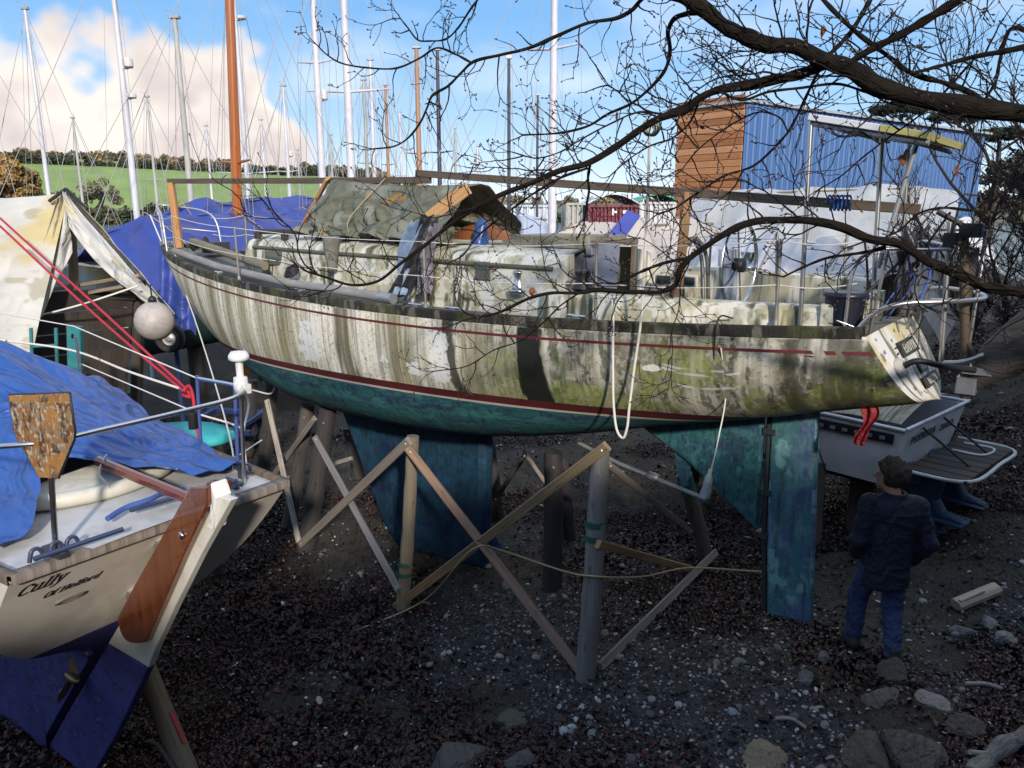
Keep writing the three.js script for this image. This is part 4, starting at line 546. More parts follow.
  for (const sd of [1, -1]) { const tops = []; for (const [s, h] of st) { const b = P3(s * HL, deckY(s * HL), sd * (hbS(s) - 0.07)), t = b.clone().add(P3(0, h, sd * 0.01)); tops.push([b, t]); const m = part('stanchion', tube([b, t], 0.0125, 8), mat([0.30, 0.29, 0.26], 0.45, { metal: 0.6 }), Y); part('socket', tube([b, b.clone().add(P3(0, 0.07, 0))], 0.022, 8), MAT.galv, m); }
    const wires = (f) => [P3(0.75, zs(0.07) + 0.55 * f, sd * 0.42), ...tops.map(([b, t]) => b.clone().lerp(t, f)), P3(11.0, 3.1 + 0.6 * f, sd * 0.66)]; for (const f of [0.98, 0.5]) { const w = wires(f), pts = []; for (let i = 0; i < w.length - 1; i++) for (let k = 0; k < 6; k++) { const p = w[i].clone().lerp(w[i + 1], k / 6); p.y -= 0.03 * Math.sin(Math.PI * k / 6); pts.push(p); } pts.push(w[w.length - 1]); part('guard_wire', tube(pts, 0.0045, 5, false), MAT.ropeWhite, Y); } }
  // pulpit
  part('pulpit', [tube(smooth([P3(0.95, zs(0.08), 0.46), P3(0.80, zs(0.07) + 0.56, 0.42), P3(0.15, 3.95, 0.16), P3(-0.02, 3.97, 0), P3(0.15, 3.95, -0.16), P3(0.80, zs(0.07) + 0.56, -0.42), P3(0.95, zs(0.08), -0.46)], 40), 0.0135, 8), tube([P3(0.2, 3.3, 0.12), P3(0.18, 3.95, 0.16)], 0.012, 7), tube([P3(0.2, 3.3, -0.12), P3(0.18, 3.95, -0.16)], 0.012, 7), tube([P3(0.86, 3.55, 0.44), P3(0.16, 3.64, 0.14), P3(0.86, 3.55, -0.44)], 0.010, 7)], mat([0.55, 0.55, 0.52], 0.4, { metal: 0.6 }), Y);
  const bf = part('bow_roller', [box(0.12, 3.36, 0, 0.4, 0.07, 0.12), lathe([[0.001, -0.05], [0.05, -0.05], [0.03, 0], [0.05, 0.05], [0.001, 0.05]], 12, new THREE.Matrix4().makeRotationX(Math.PI / 2).setPosition(-0.06, 3.36, 0))], MAT.galv, Y);
  part('windlass', [box(1.55, 3.34, 0.0, 0.34, 0.16, 0.3), lathe([[0.001, -0.1], [0.11, -0.1], [0.06, -0.04], [0.06, 0.04], [0.11, 0.1], [0.001, 0.1]], 14, new THREE.Matrix4().makeRotationX(Math.PI / 2).setPosition(1.55, 3.40, 0.26))], mat([0.05, 0.05, 0.05], 0.6, { metal: 0.4 }), Y);
  for (const [px, py] of [[218, 273], [300, 293], [415, 316], [452, 310], [575, 308]]) { const s = sOf(px, py), p = P3(s * HL, deckY(s * HL) + 0.03, hbS(s) - 0.05); part('deck_cleat', [tube([p.clone().add(P3(-0.09, 0.03, 0)), p.clone().add(P3(0.09, 0.03, 0))], 0.014, 6), box(p.x, p.y, p.z, 0.06, 0.05, 0.03)], MAT.steel, Y); }
}
// stern rails, gantry and wind vane gear
{
  const RL = mat([0.46, 0.46, 0.46], 0.32, { metal: 0.85 });
  const rail = (n, pts, r = 0.0135) => part(n, tube(smooth(pts, pts.length * 7), r, 8), RL, Y);
  rail('pushpit_rail', [P3(11.02, 3.07, 0.66), P3(11.12, 3.20, 0.63), P3(11.27, 3.27, 0.58), P3(11.55, 3.29, 0.38), P3(11.68, 3.29, 0.0), P3(11.55, 3.29, -0.40), P3(11.2, 3.27, -0.62), P3(11.0, 3.06, -0.66)], 0.016);
  rail('pushpit_rail', [P3(10.95, 3.10, 0.68), P3(10.98, 3.52, 0.67), P3(11.06, 3.62, 0.62), P3(11.35, 3.63, 0.40), P3(11.46, 3.63, 0), P3(11.35, 3.63, -0.36), P3(11.05, 3.62, -0.62), P3(10.95, 3.1, -0.68)], 0.0135);
  for (const [x, z] of [[11.10, 0.60], [11.05, -0.58], [11.25, 0.2], [11.25, -0.2]]) part('pushpit_leg', tube([P3(x, 3.05, z), P3(x + 0.06, 3.63, z)], 0.0125, 8), RL, Y);
  const gp = [[bl(800, 328, 0.70), bl(811, 121, 0.70)], [bl(871, 330, 0.25), bl(882, 136, 0.25)], [bl(878, 268, 0.45), bl(919, 136, 0.45)], [P3(11.0, 3.1, -0.6), P3(10.95, 4.45, -0.55)]];
  gp.forEach(([a, b], i) => part('gantry_post', tube(smooth([a, a.clone().lerp(b, 0.5), b], 8), 0.017, 8), i === 2 ? MAT.wire : RL, Y)); part('gantry_post', tube([bl(777, 322, 0.74), bl(777, 236, 0.74)], 0.013, 8), RL, Y);
  const y0 = gp[0][1].y + 0.05; const gpn = (x0, x1, m, l) => part('gantry_panel', bar(P3(x0, 4.52 - (x0 - 10.6) * 0.22, 0.12), P3(x1, 4.52 - (x1 - 10.6) * 0.22, 0.12), 1.25, 0.045, P3(0, 1, 0), 0.1), m, Y, l); gpn(10.60, 11.06, paint([0.60, 0.62, 0.66], 0.35), 'grey white solar panel'); gpn(11.07, 11.36, mat([0.40, 0.37, 0.14], 0.6, { map: rep(T_mottle, 2) }), 'algae yellow panel'); part('gantry_beam', [tube([P3(10.62, 4.475, 0.70), P3(11.36, 4.31, 0.70)], 0.018, 8), tube([P3(10.8, 4.43, 0.7), P3(10.8, 4.43, -0.55)], 0.018, 8), tube([P3(11.25, 4.33, 0.7), P3(11.25, 4.33, -0.55)], 0.018, 8)], MAT.galv, Y);
  part('panel_cable', tube(smooth([P3(10.7, y0 - 0.05, 0.7), P3(10.8, y0 - 0.16, 0.72), P3(10.95, y0 - 0.14, 0.7), P3(11.0, y0 - 0.04, 0.7)], 14), 0.008, 6), MAT.black, Y);
  // wind vane gear hung off the transom
  const vb = bl(965, 398, -0.05), vt = bl(964, 226, -0.05); const vane = part('vane_post', tube([vb, vt], 0.032, 10), mat([0.075, 0.055, 0.035], 0.75, { map: rep(T_mottle, 3) }), Y, 'rusty brown vane gear post');
  part('vane_brace', tube([bl(950, 222, 0.08), bl(941, 364, 0.08)], 0.018, 8), RL, vane); part('vane_brace', tube(smooth([bl(941, 363, 0.08), bl(962, 362, 0.08), bl(984, 355, 0.05)], 10), 0.018, 8), RL, vane); part('vane_brace', tube([vb.clone().lerp(vt, 0.35), bl(985, 372, 0.0)], 0.02, 8), MAT.darkTimber, vane); part('vane_brace', tube([bl(929, 300, 0.2), bl(975, 300, -0.2), bl(985, 296, -0.3)], 0.014, 8), RL, vane);
  part('vane_head', [box(vt.x + 0.05, vt.y - 0.03, vt.z, 0.14, 0.10, 0.12), tube([vt, vt.clone().add(P3(-0.16, 0.10, 0.1))], 0.02, 7)], MAT.black, vane); part('vane_frame', tube([P3(vt.x + 0.12, vt.y - 0.9, -0.1), P3(vt.x + 0.14, vt.y - 0.03, -0.1), P3(vt.x - 0.2, vt.y - 0.03, -0.1)], 0.014, 7), RL, vane); part('vane_plate', plate([[-0.03, -0.42], [0.04, -0.42], [0.045, 0.0], [-0.03, 0.0]], P3(vt.x + 0.06, vt.y - 0.15, -0.12), P3(1, 0, 0), P3(0, 1, 0), 0.02), mat([0.07, 0.065, 0.06], 0.7), vane);
  part('vane_clamp', [box(vb.x, vb.y + 0.1, vb.z, 0.13, 0.12, 0.12), box(vb.x + 0.06, vb.y + 0.22, vb.z, 0.2, 0.05, 0.16)], MAT.galv, vane);
  // tangle of lines and sticks on the after deck
  srand(77); for (let i = 0; i < 16; i++) { const a = P3(rr(10.85, 11.5), rr(3.12, 3.3), rr(-0.4, 0.6)), b = P3(rr(10.85, 11.7), rr(3.5, 3.95), rr(-0.4, 0.6)); part('loose_line', tube(smooth([a, a.clone().lerp(b, 0.5).add(P3(rr(-0.1, 0.1), rr(-0.1, 0.1), rr(-0.1, 0.1))), b], 9), rr(0.005, 0.011), 5), i % 7 ? MAT.black : MAT.ropeBlue, Y); }
}
// ── loose things aboard
{
  const RW = wood([0.11, 0.085, 0.06]);
  { const a = yw(0.30, 4.34, 0), m = yw(6.2, 4.22, 0.02), b = yw(11.2, 3.90, 0); const t = thing('ridge_pole', 'long thin timber ridge pole laid from bow post to stern above the deck', 'pole', a); wpart('pole_length', bar(a, m, 0.05, 0.075), RW, t); wpart('pole_length', bar(yw(6.0, 4.30, 0.03), b, 0.05, 0.075), RW, t); wpart('lashing', tube(smooth(Array.from({ length: 30 }, (_, i) => yw(10.55 + i * 0.006, 3.95 + 0.06 * Math.sin(i * 1.3), 0.05 * Math.cos(i * 1.3))), 60), 0.008, 5), mat([0.02, 0.12, 0.42], 0.7), t, 'bright blue lashing'); }
  const base = (x, y, z) => yw(x, y, z); const OR = wood([0.48, 0.25, 0.095], 0.65);
  one('timber_post', bar(base(0.50, 3.30, 0.02), base(0.40, 4.31, 0.02), 0.10, 0.10, P3(0, 0, 1)), OR, 'short orange timber post standing on the bow', 'post');
  one('timber_post', bar(base(9.44, 3.16, 0.28), base(9.40, 4.04, 0.10), 0.075, 0.06, P3(0, 0, 1)), wood([0.30, 0.17, 0.08]), 'brown timber post holding the ridge pole beside the wheel', 'post');
  const q1 = bl(299, 236, 0.1), q2 = bl(328, 181, 0.1); one('plank', bar(yw(q1.x, 3.58, q1.z), yw(q2.x, q2.y + 0.03, q2.z), 0.13, 0.035, P3(1, 0, 0.3)), OR, 'pale sloping plank at the left end of the canvas bundle', 'plank');
  const q3 = bl(424, 222, 0.40), q4 = bl(468, 188, 0.32); one('plank', bar(yw(q3.x, q3.y, q3.z), yw(q4.x, q4.y, q4.z), 0.13, 0.04, P3(0.4, 0.4, 1)), wood([0.55, 0.32, 0.15]), 'split pale plank lying across the canvas bundle', 'plank');
  // green canvas bundle over the ridge
  { const t = thing('canvas_bundle', 'mouldy green canvas tarpaulin bundled over the ridge pole', 'tarpaulin', yw(6.2, 3.55, 0)); const x0 = bl(330, 215, 0.2).x, x1 = bl(472, 215, 0.2).x;
    const GC = tex(512, 512, (u, v) => { const n = pfbm(u, v, 5, 10), m = pfbm(u, v, 18, 20), k = 0.6 + 0.7 * m; let c = [0.105 * k, 0.11 * k, 0.075 * k]; const mx = (d, a) => c = c.map((x, q) => lerp(x, d[q], clamp(a))); mx([0.20, 0.205, 0.165], sstep(0.42, 0.70, n) * 0.8); mx([0.06, 0.06, 0.04], sstep(0.5, 0.75, pfbm(u, v, 9, 33)) * 0.6); mx([0.26, 0.13, 0.03], sstep(0.68, 0.75, pfbm(u, v, 7, 60)) * 0.9); return c; });
    const fold = (u, k) => { const a = Math.abs(k); return 0.10 * Math.abs(Math.sin(u * 11 + 2.2 * k + 4 * noise(u * 3, k * 2, 2))) * (0.4 + a) + 0.18 * (fbm(u * 7, k * 2.2, 5, 4) - 0.5) + 0.05 * (fbm(u * 18, k * 9, 8, 2) - 0.5); };
    const g = sheet(110, 90, (u, v) => { const k = v * 2 - 1, a = Math.abs(k); const x = lerp(x0, x1, u) + 0.15 * (noise(k * 3, 2, 3) - 0.5) ; const ridge = lerp(4.27, 4.16, u) - 0.05 * Math.sin(u * Math.PI); const bot = 3.55 + 0.07 * noise(u * 12, k > 0 ? 1 : 2, 4); const f = fold(u, k); const y = lerp(ridge, bot, Math.pow(a, 0.85)) + f * 0.35 * a; const w = 0.08 + 0.50 * Math.pow(a, 0.8) + f * (0.5 + a * 0.8); return [...Object.values(yw(x, y, Math.sign(k) * w)).slice(0, 3), u * 2.6, v * 2]; }, 0.01);
    const CM = mat([1, 1, 1], 0.85, { map: rep(GC, 0.6), bumpMap: rep(B_crease, 1.2), bumpScale: 0.05 }); wpart('canvas', g, CM, t);
    const roll = sdfMesh((x, y, z) => { const p = [x, y, z]; let d = cap(x, y, z, [5.25, 3.70, 0.42], [6.9, 3.66, 0.50], 0.14, 0.10); d = smin(d, cap(x, y, z, [5.2, 3.88, 0.25], [5.9, 3.80, 0.5], 0.17, 0.12), 0.06); return d + 0.07 * (fbm(x * 7, y * 9, z * 9, 3) - 0.5) + 0.03 * Math.sin(x * 26 + y * 18); }, [4.9, 3.4, 0], [7.2, 4.15, 0.8], 0.025); wpart('rolled_edge', toWorldGeo(roll), CM, t); wpart('tie', tube(smooth([yw(5.5, 3.58, 0.62), yw(5.52, 3.75, 0.66), yw(5.5, 3.95, 0.45), yw(5.48, 4.25, 0.05)], 16), 0.007, 6), MAT.ropeTan, t); }
  // dirty bucket-like canvas bag hanging on the cabin side
  { const p = bl(333, 250, 0.88); const g = lathe([[0.001, -0.30], [0.05, -0.29], [0.075, -0.12], [0.10, 0.05], [0.105, 0.08]], 14); g.applyMatrix4(new THREE.Matrix4().makeTranslation(p.x, p.y + 0.07, 0.90)); one('canvas_bag', toWorldGeo(g), cloth([0.20, 0.19, 0.17]), 'grey tapering bag hanging against the cabin side', 'bag'); }
  // oilskins draped from the roof to the side deck
  { const t = thing('draped_oilskins', 'blue and black oilskins draped from the cabin roof to the side deck', 'clothing', yw(7.1, 3.1, 0.98)); const strip = (name, pxs, z0, w, m, sd) => { const pts = pxs.map(([px, py], i) => bl(px, py, lerp(z0, 1.0, i / (pxs.length - 1)))); const cv = new THREE.CatmullRomCurve3(pts); wpart(name, sheet(30, 14, (u, v) => { const p = cv.getPoint(u), k = v - 0.5, f = 0.035 * Math.sin(k * 14 + u * 5 + sd) + 0.03 * (fbm(u * 6, k * 5, sd, 2) - 0.5); return [...Object.values(yw(p.x + k * w * (0.8 + 0.4 * u), p.y + 0.02 * Math.sin(k * 9), p.z + f + 0.03)).slice(0, 3), u * 1.0, v * w]; }, 0.008), m, t); };
    strip('blue_panel', [[420, 222], [411, 245], [406, 272], [402, 296]], 0.78, 0.20, cloth([0.17, 0.25, 0.38], 0.5), 1); strip('black_panel', [[432, 216], [423, 240], [414, 268], [400, 298]], 0.80, 0.24, cloth([0.02, 0.022, 0.026], 0.5), 3); strip('grey_panel', [[438, 225], [432, 250], [428, 272], [424, 292]], 0.82, 0.16, cloth([0.14, 0.13, 0.16], 0.5), 6); }
  // two old spars lashed on the side deck
  const SP2 = mat([0.26, 0.25, 0.24], 0.7, { map: rep(T_mottle, 3, 1) });
  { const a = bl(186, 253, 0.50), b = bl(316, 290, 1.02), c = bl(470, 312, 1.20); const t = thing('old_spar', 'long grey metal spar lying outboard along the side deck', 'spar', yw(a.x, a.y, a.z)); wpart('tube', tube([yw(1.35, 3.30, 0.55), yw(3.2, 3.17, 0.93), yw(5.0, 3.08, 1.12), yw(6.6, 3.04, 1.16)], 0.048, 12), SP2, t); wpart('end_fitting', tube([yw(6.6, 3.04, 1.16), yw(6.8, 3.035, 1.162)], 0.055, 10), MAT.galv, t); }
  { const t = thing('old_spar', 'shorter brownish spar inboard against the cabin front', 'spar', yw(1.5, 3.4, 0.3)); wpart('tube', tube([yw(1.5, 3.44, 0.34), yw(2.8, 3.34, 0.62), yw(4.1, 3.22, 0.83)], 0.055, 12), mat([0.20, 0.17, 0.12], 0.8, { map: rep(T_mottle, 3, 1) }), t); for (const f of [0.3, 0.62]) wpart('band', tube([yw(lerp(1.5, 4.1, f), lerp(3.44, 3.22, f), lerp(0.34, 0.83, f)), yw(lerp(1.5, 4.1, f + 0.02), lerp(3.44, 3.22, f + 0.02), lerp(0.34, 0.83, f + 0.02))], 0.062, 12), MAT.black, t); }
  { const p = P3(4.75, 3.17, 0.90); one('rope_coil', toWorldGeo(join([0, 1, 2, 3].map(i => { const g = new THREE.TorusGeometry(0.085 - i * 0.008, 0.016, 6, 20); g.rotateX(Math.PI / 2 + 0.5); g.translate(p.x, p.y + i * 0.02, p.z); return g; }))), MAT.black, 'small black coil of rope beside the cabin window', 'rope'); }
  // grey board leaning over the cockpit
  { const c = bl(593, 266, 0.35), a = bl(568, 286, 0.35), w = 0.52, h = 0.42; const t = thing('hatch_board', 'grey square hatch board with a latch leaning beside the companionway', 'board', yw(c.x, c.y - 0.2, c.z)); const ax = P3(1, 0, -0.15).normalize(), ay = P3(-0.05, 1, -0.25).normalize(); wpart('panel', toWorldGeo(plate([[-w / 2, -h / 2], [w / 2, -h / 2], [w / 2 - 0.02, h / 2], [-w / 2 + 0.02, h / 2]], c, ax, ay, 0.025, 0.006)), mat([0.24, 0.25, 0.30], 0.6, { map: rep(T_mottle, 2) }), t); wpart('latch', toWorldGeo(box(c.x - 0.02, c.y + 0.13, c.z + 0.02, 0.07, 0.06, 0.05)), MAT.galv, t); wpart('edge_strip', toWorldGeo(bar(P3(c.x - w / 2 - 0.01, c.y - h / 2, c.z + 0.07), P3(c.x - w / 2 + 0.01, c.y + h / 2, c.z - 0.03), 0.02, 0.03)), paint([0.65, 0.65, 0.65]), t); }
  // orange inflatable and blue bag on the roof
  { const c = bl(482, 224, -0.05); const g = sdfMesh((x, y, z) => Math.max(Math.hypot((x - c.x) / 0.40, (y - 3.55) / 0.20, (z - c.z) / 0.28) * 0.3 - 0.3, 3.52 - y) , [c.x - 0.7, 3.45, c.z - 0.45], [c.x + 0.7, 3.95, c.z + 0.45], 0.03); const t = thing('upturned_dinghy', 'small orange shell turned over on the coach roof', 'dinghy', yw(c.x, 3.55, c.z)); wpart('shell', toWorldGeo(g), mat([0.22, 0.07, 0.02], 0.6, { map: rep(T_mottle, 1.5) }), t); wpart('gunwale', toWorldGeo(tube(Array.from({ length: 33 }, (_, i) => P3(c.x + 0.41 * Math.cos(i / 16 * Math.PI), 3.57, c.z + 0.29 * Math.sin(i / 16 * Math.PI))), 0.02, 6, false)), mat([0.35, 0.36, 0.30], 0.7), t); }
  { const c = bl(480, 224, 0.34); const g = sdfMesh((x, y, z) => { let d = cap(x, y, z, [c.x, 3.55, c.z], [c.x + 0.02, 3.74, c.z], 0.10, 0.06); return d + 0.05 * (fbm(x * 12, y * 12, z * 12, 3) - 0.5); }, [c.x - 0.25, 3.4, c.z - 0.25], [c.x + 0.25, 4.02, c.z + 0.25], 0.02); one('plastic_sack', toWorldGeo(g), cloth([0.03, 0.08, 0.26], 0.35), 'crumpled dark blue plastic sack beside the orange shell', 'sack'); }
  // black tub with lid
  { const p = P3(10.90, 3.08, 0.55); const t = thing('black_tub', 'black plastic tub with a lid on the side deck aft', 'tub', yw(p.x, p.y, p.z)); wpart('body', toWorldGeo(lathe([[0.001, 0], [0.115, 0], [0.125, 0.02], [0.137, 0.22], [0.142, 0.23]], 28, Tm(p.x, p.y, p.z))), mat([0.010, 0.012, 0.022], 0.4), t); wpart('lid', toWorldGeo(lathe([[0.146, 0.215], [0.150, 0.22], [0.150, 0.245], [0.12, 0.252], [0.11, 0.246], [0.001, 0.248]], 28, Tm(p.x, p.y, p.z))), mat([0.015, 0.018, 0.04], 0.35), t); wpart('handle', toWorldGeo(tube(smooth([P3(p.x + 0.05, p.y + 0.03, p.z + 0.14), P3(p.x, p.y + 0.06, p.z + 0.17), P3(p.x + 0.16, p.y + 0.0, p.z + 0.10)], 10), 0.006, 6)), MAT.steel, t); }
  // fenders/cloths on the stern rail
  { const c = bl(905, 245, 0.3); const g = sdfMesh((x, y, z) => { let d = cap(x, y, z, [c.x - 0.02, c.y - 0.12, c.z], [c.x, c.y + 0.12, c.z], 0.035, 0.03); d = smin(d, cap(x, y, z, [c.x, c.y + 0.1, c.z], [c.x + 0.10, c.y - 0.10, c.z], 0.03, 0.02), 0.02); return d + 0.05 * (fbm(x * 13, y * 13, z * 13, 3) - 0.5); }, [c.x - 0.25, c.y - 0.4, c.z - 0.2], [c.x + 0.3, c.y + 0.3, c.z + 0.2], 0.016); one('black_sack', toWorldGeo(g), cloth([0.018, 0.018, 0.02], 0.4), 'torn black sack tied to the stern gantry post', 'sack'); }
  { const c = bl(951, 240, 0.1); const t = thing('stern_lamp', 'small black lamp hanging from the vane gear', 'lamp', yw(c.x, c.y - 0.08, c.z)); wpart('housing', toWorldGeo(box(c.x, c.y, c.z, 0.09, 0.10, 0.09)), MAT.black, t); wpart('bracket', toWorldGeo(tube([P3(c.x, c.y, c.z), P3(c.x + 0.02, c.y + 0.22, c.z)], 0.008, 6)), MAT.black, t); }
  // red rag, hanging line with tattered sock, long rope loops
  { const a = bl(868, 402, 0.35); const g = sheet(20, 12, (u, v) => { const k = v - 0.5; return [...Object.values(yw(a.x + k * 0.11 * (1 - 0.4 * u) * (1 + 0.3 * Math.sin(u * 9)) + 0.03 * Math.sin(u * 5), a.y - u * 0.34, a.z + 0.012 * Math.sin(k * 12 + u * 4) + 0.01)).slice(0, 3), u * 0.5, v * 0.2]; }, 0.002); one('red_rag', g, cloth([0.22, 0.010, 0.016], 0.7, 1.5), 'torn red rag hanging under the yacht stern', 'rag'); }
  { const s = sOf(718, 346); const a = P3(s * HL + 0.05, zs(s) - 0.1, hbS(s) + 0.03); const lo = bl(711, 470, 0.72); const t = thing('hanging_line', 'thin pale line with a tattered sock hanging over the port quarter', 'rope', yw(lo.x, lo.y - 0.2, lo.z)); const mid = bl(718, 440, 0.95); wpart('line', tube(smooth([a, P3(a.x, 2.5, hb(s, 2.5) + 0.015), P3(mid.x, mid.y, mid.z), lo].map(p => yw(p.x, p.y, p.z)), 20), 0.006, 5), MAT.ropeWhite, t); const g = sdfMesh((x, y, z) => cap(x, y, z, [lo.x - 0.01, lo.y, lo.z], [lo.x - 0.04, lo.y - 0.24, lo.z], 0.018, 0.045) + 0.04 * (fbm(x * 22, y * 12, z * 22, 3) - 0.5), [lo.x - 0.15, lo.y - 0.35, lo.z - 0.12], [lo.x + 0.1, lo.y + 0.08, lo.z + 0.12], 0.012); wpart('tattered_sock', toWorldGeo(g), cloth([0.25, 0.32, 0.33]), t); }
  { const s = sOf(613, 320), z = hbS(s) + 0.02; const p = (px, py, dz = 0) => { const q = bl(px, py, z + 0.03 + dz); return yw(q.x, q.y, q.z); }; one('rope_loop', tube(smooth([p(612, 296, -0.25), p(613, 312), p(613, 360), p(614, 410), p(618, 433), p(623, 438), p(627, 428), p(629, 410), p(634, 370), p(641, 320, 0.02), p(645, 250, 0.08), p(648, 190, 0.2), p(650, 126, 0.32)], 70), 0.011, 6), MAT.ropeWhite, 'pale rope looping down the hull side from the overhanging branch', 'rope'); }
  { const s = sOf(722, 322); one('rope_end', tube(smooth([yw(s * HL + 0.05, deckY(s * HL) + 0.08, hbS(s) - 0.1), yw(s * HL, deckY(s * HL) + 0.1, hbS(s) + 0.02), yw(s * HL - 0.03, 2.85, hb(s, 2.85) + 0.02), yw(s * HL - 0.02, 2.62, hb(s, 2.62) + 0.02)], 20), 0.007, 5), MAT.black, 'short black rope end over the rail below the wheel', 'rope'); }
}
// ───────────────────────── the small cruiser at the left: axes x forward from the transom top, y up, z to starboard
const Cd = 35 * Math.PI / 180;
const C = thing('small_cruiser', 'white long keeled cruiser with varnished rudder and blue bottom, stern towards the viewer', 'yacht', V(-2.01, 0, 4.22)); C.rotation.y = Math.PI - Cd; C.updateMatrixWorld(true);
const Cinv = C.matrixWorld.clone().invert();
function cl(px, py, z) { const o = P3(0, EYE, 0).applyMatrix4(Cinv), p = at(px, py, 5).applyMatrix4(Cinv).sub(o); return o.addScaledVector(p, (z - o.z) / p.z); }
const cwld = (x, y, z) => P3(x, y, z).applyMatrix4(C.matrixWorld); const cgeo = (g) => { const c = g.clone(); c.applyMatrix4(C.matrixWorld); return c; };
const CL = 7.7, RK = 0.9; // length, transom rake
const cS = (s) => 2.09 + 0.10 * s + 0.34 * s * s;                                         // sheer
const cB = (s) => pchip([[0, 0.86], [0.15, 0.95], [0.4, 1.10], [0.6, 1.06], [0.8, 0.72], [0.93, 0.28], [1, 0.01]], s);
const cK = (s) => pchip([[0, 1.05], [0.2, 0.88], [0.5, 0.80], [0.75, 1.0], [0.92, 1.7], [1, 2.53]], s);   // canoe body depth
const cF = (s) => pchip([[0, -0.35], [0.5, -0.32], [0.62, -0.25], [0.72, 0.5], [0.8, 1.08], [0.92, 1.71], [1, 2.53]], s); // keel foot
function ch(s, y) { const t = cS(s), q = (t - y) / (t - cK(s)); const sq = sstep(0.25, 0, s); let w = q < 1 ? cB(s) * Math.pow(Math.max(0, 1 - Math.pow(clamp(q), lerp(2.3, 3.2, sq))), lerp(0.62, 0.5, sq)) : 0; const f = y > cF(s) ? 0.05 + 0.05 * sstep(0.2, 0.5, s) * sstep(0.75, 0.6, s) : 0; const fil = 0.22 * Math.exp(-Math.max(0, (cK(s) - y)) / 0.16) * sstep(1, 0.8, s); return Math.max(w, y < cK(s) + 0.12 ? Math.max(f, Math.min(fil, cB(s))) * sstep(1.0, 0.9, s) : 0); }
const cx = (s, y) => { const aft = RK * (2.09 - y); return lerp(aft, s * CL + 0 * y, sstep(0, 0.30, s)) + (s < 0.30 ? s * CL * (1 - sstep(0, 0.30, s)) : 0); };
const cW = (s) => 1.20 + 0.02 * s;
const M_cwhite = paint([0.70, 0.66, 0.58], 0.28, 0.5), M_cblue = mat([1, 1, 1], 0.65, { map: (() => { const q = tex(512, 512, (u, v) => { const n = pfbm(u, v, 4, 11), m = pfbm(u, v, 18, 14), s = pn2(u, v, 30, 90, 4); let c = [0.034, 0.033, 0.155]; const mx = (d, a) => c = c.map((x, i) => lerp(x, d[i], clamp(a))); mx([0.055, 0.050, 0.20], sstep(0.45, 0.62, n) * 0.8); mx([0.014, 0.014, 0.06], sstep(0.52, 0.68, m) * 0.6); mx([0.10, 0.11, 0.17], sstep(0.66, 0.74, s * 0.5 + m * 0.5) * 0.6); return c; }); q.repeat.set(0.7, 0.7); return q; })(), bumpMap: rep(B_fine, 2), bumpScale: 0.003 });
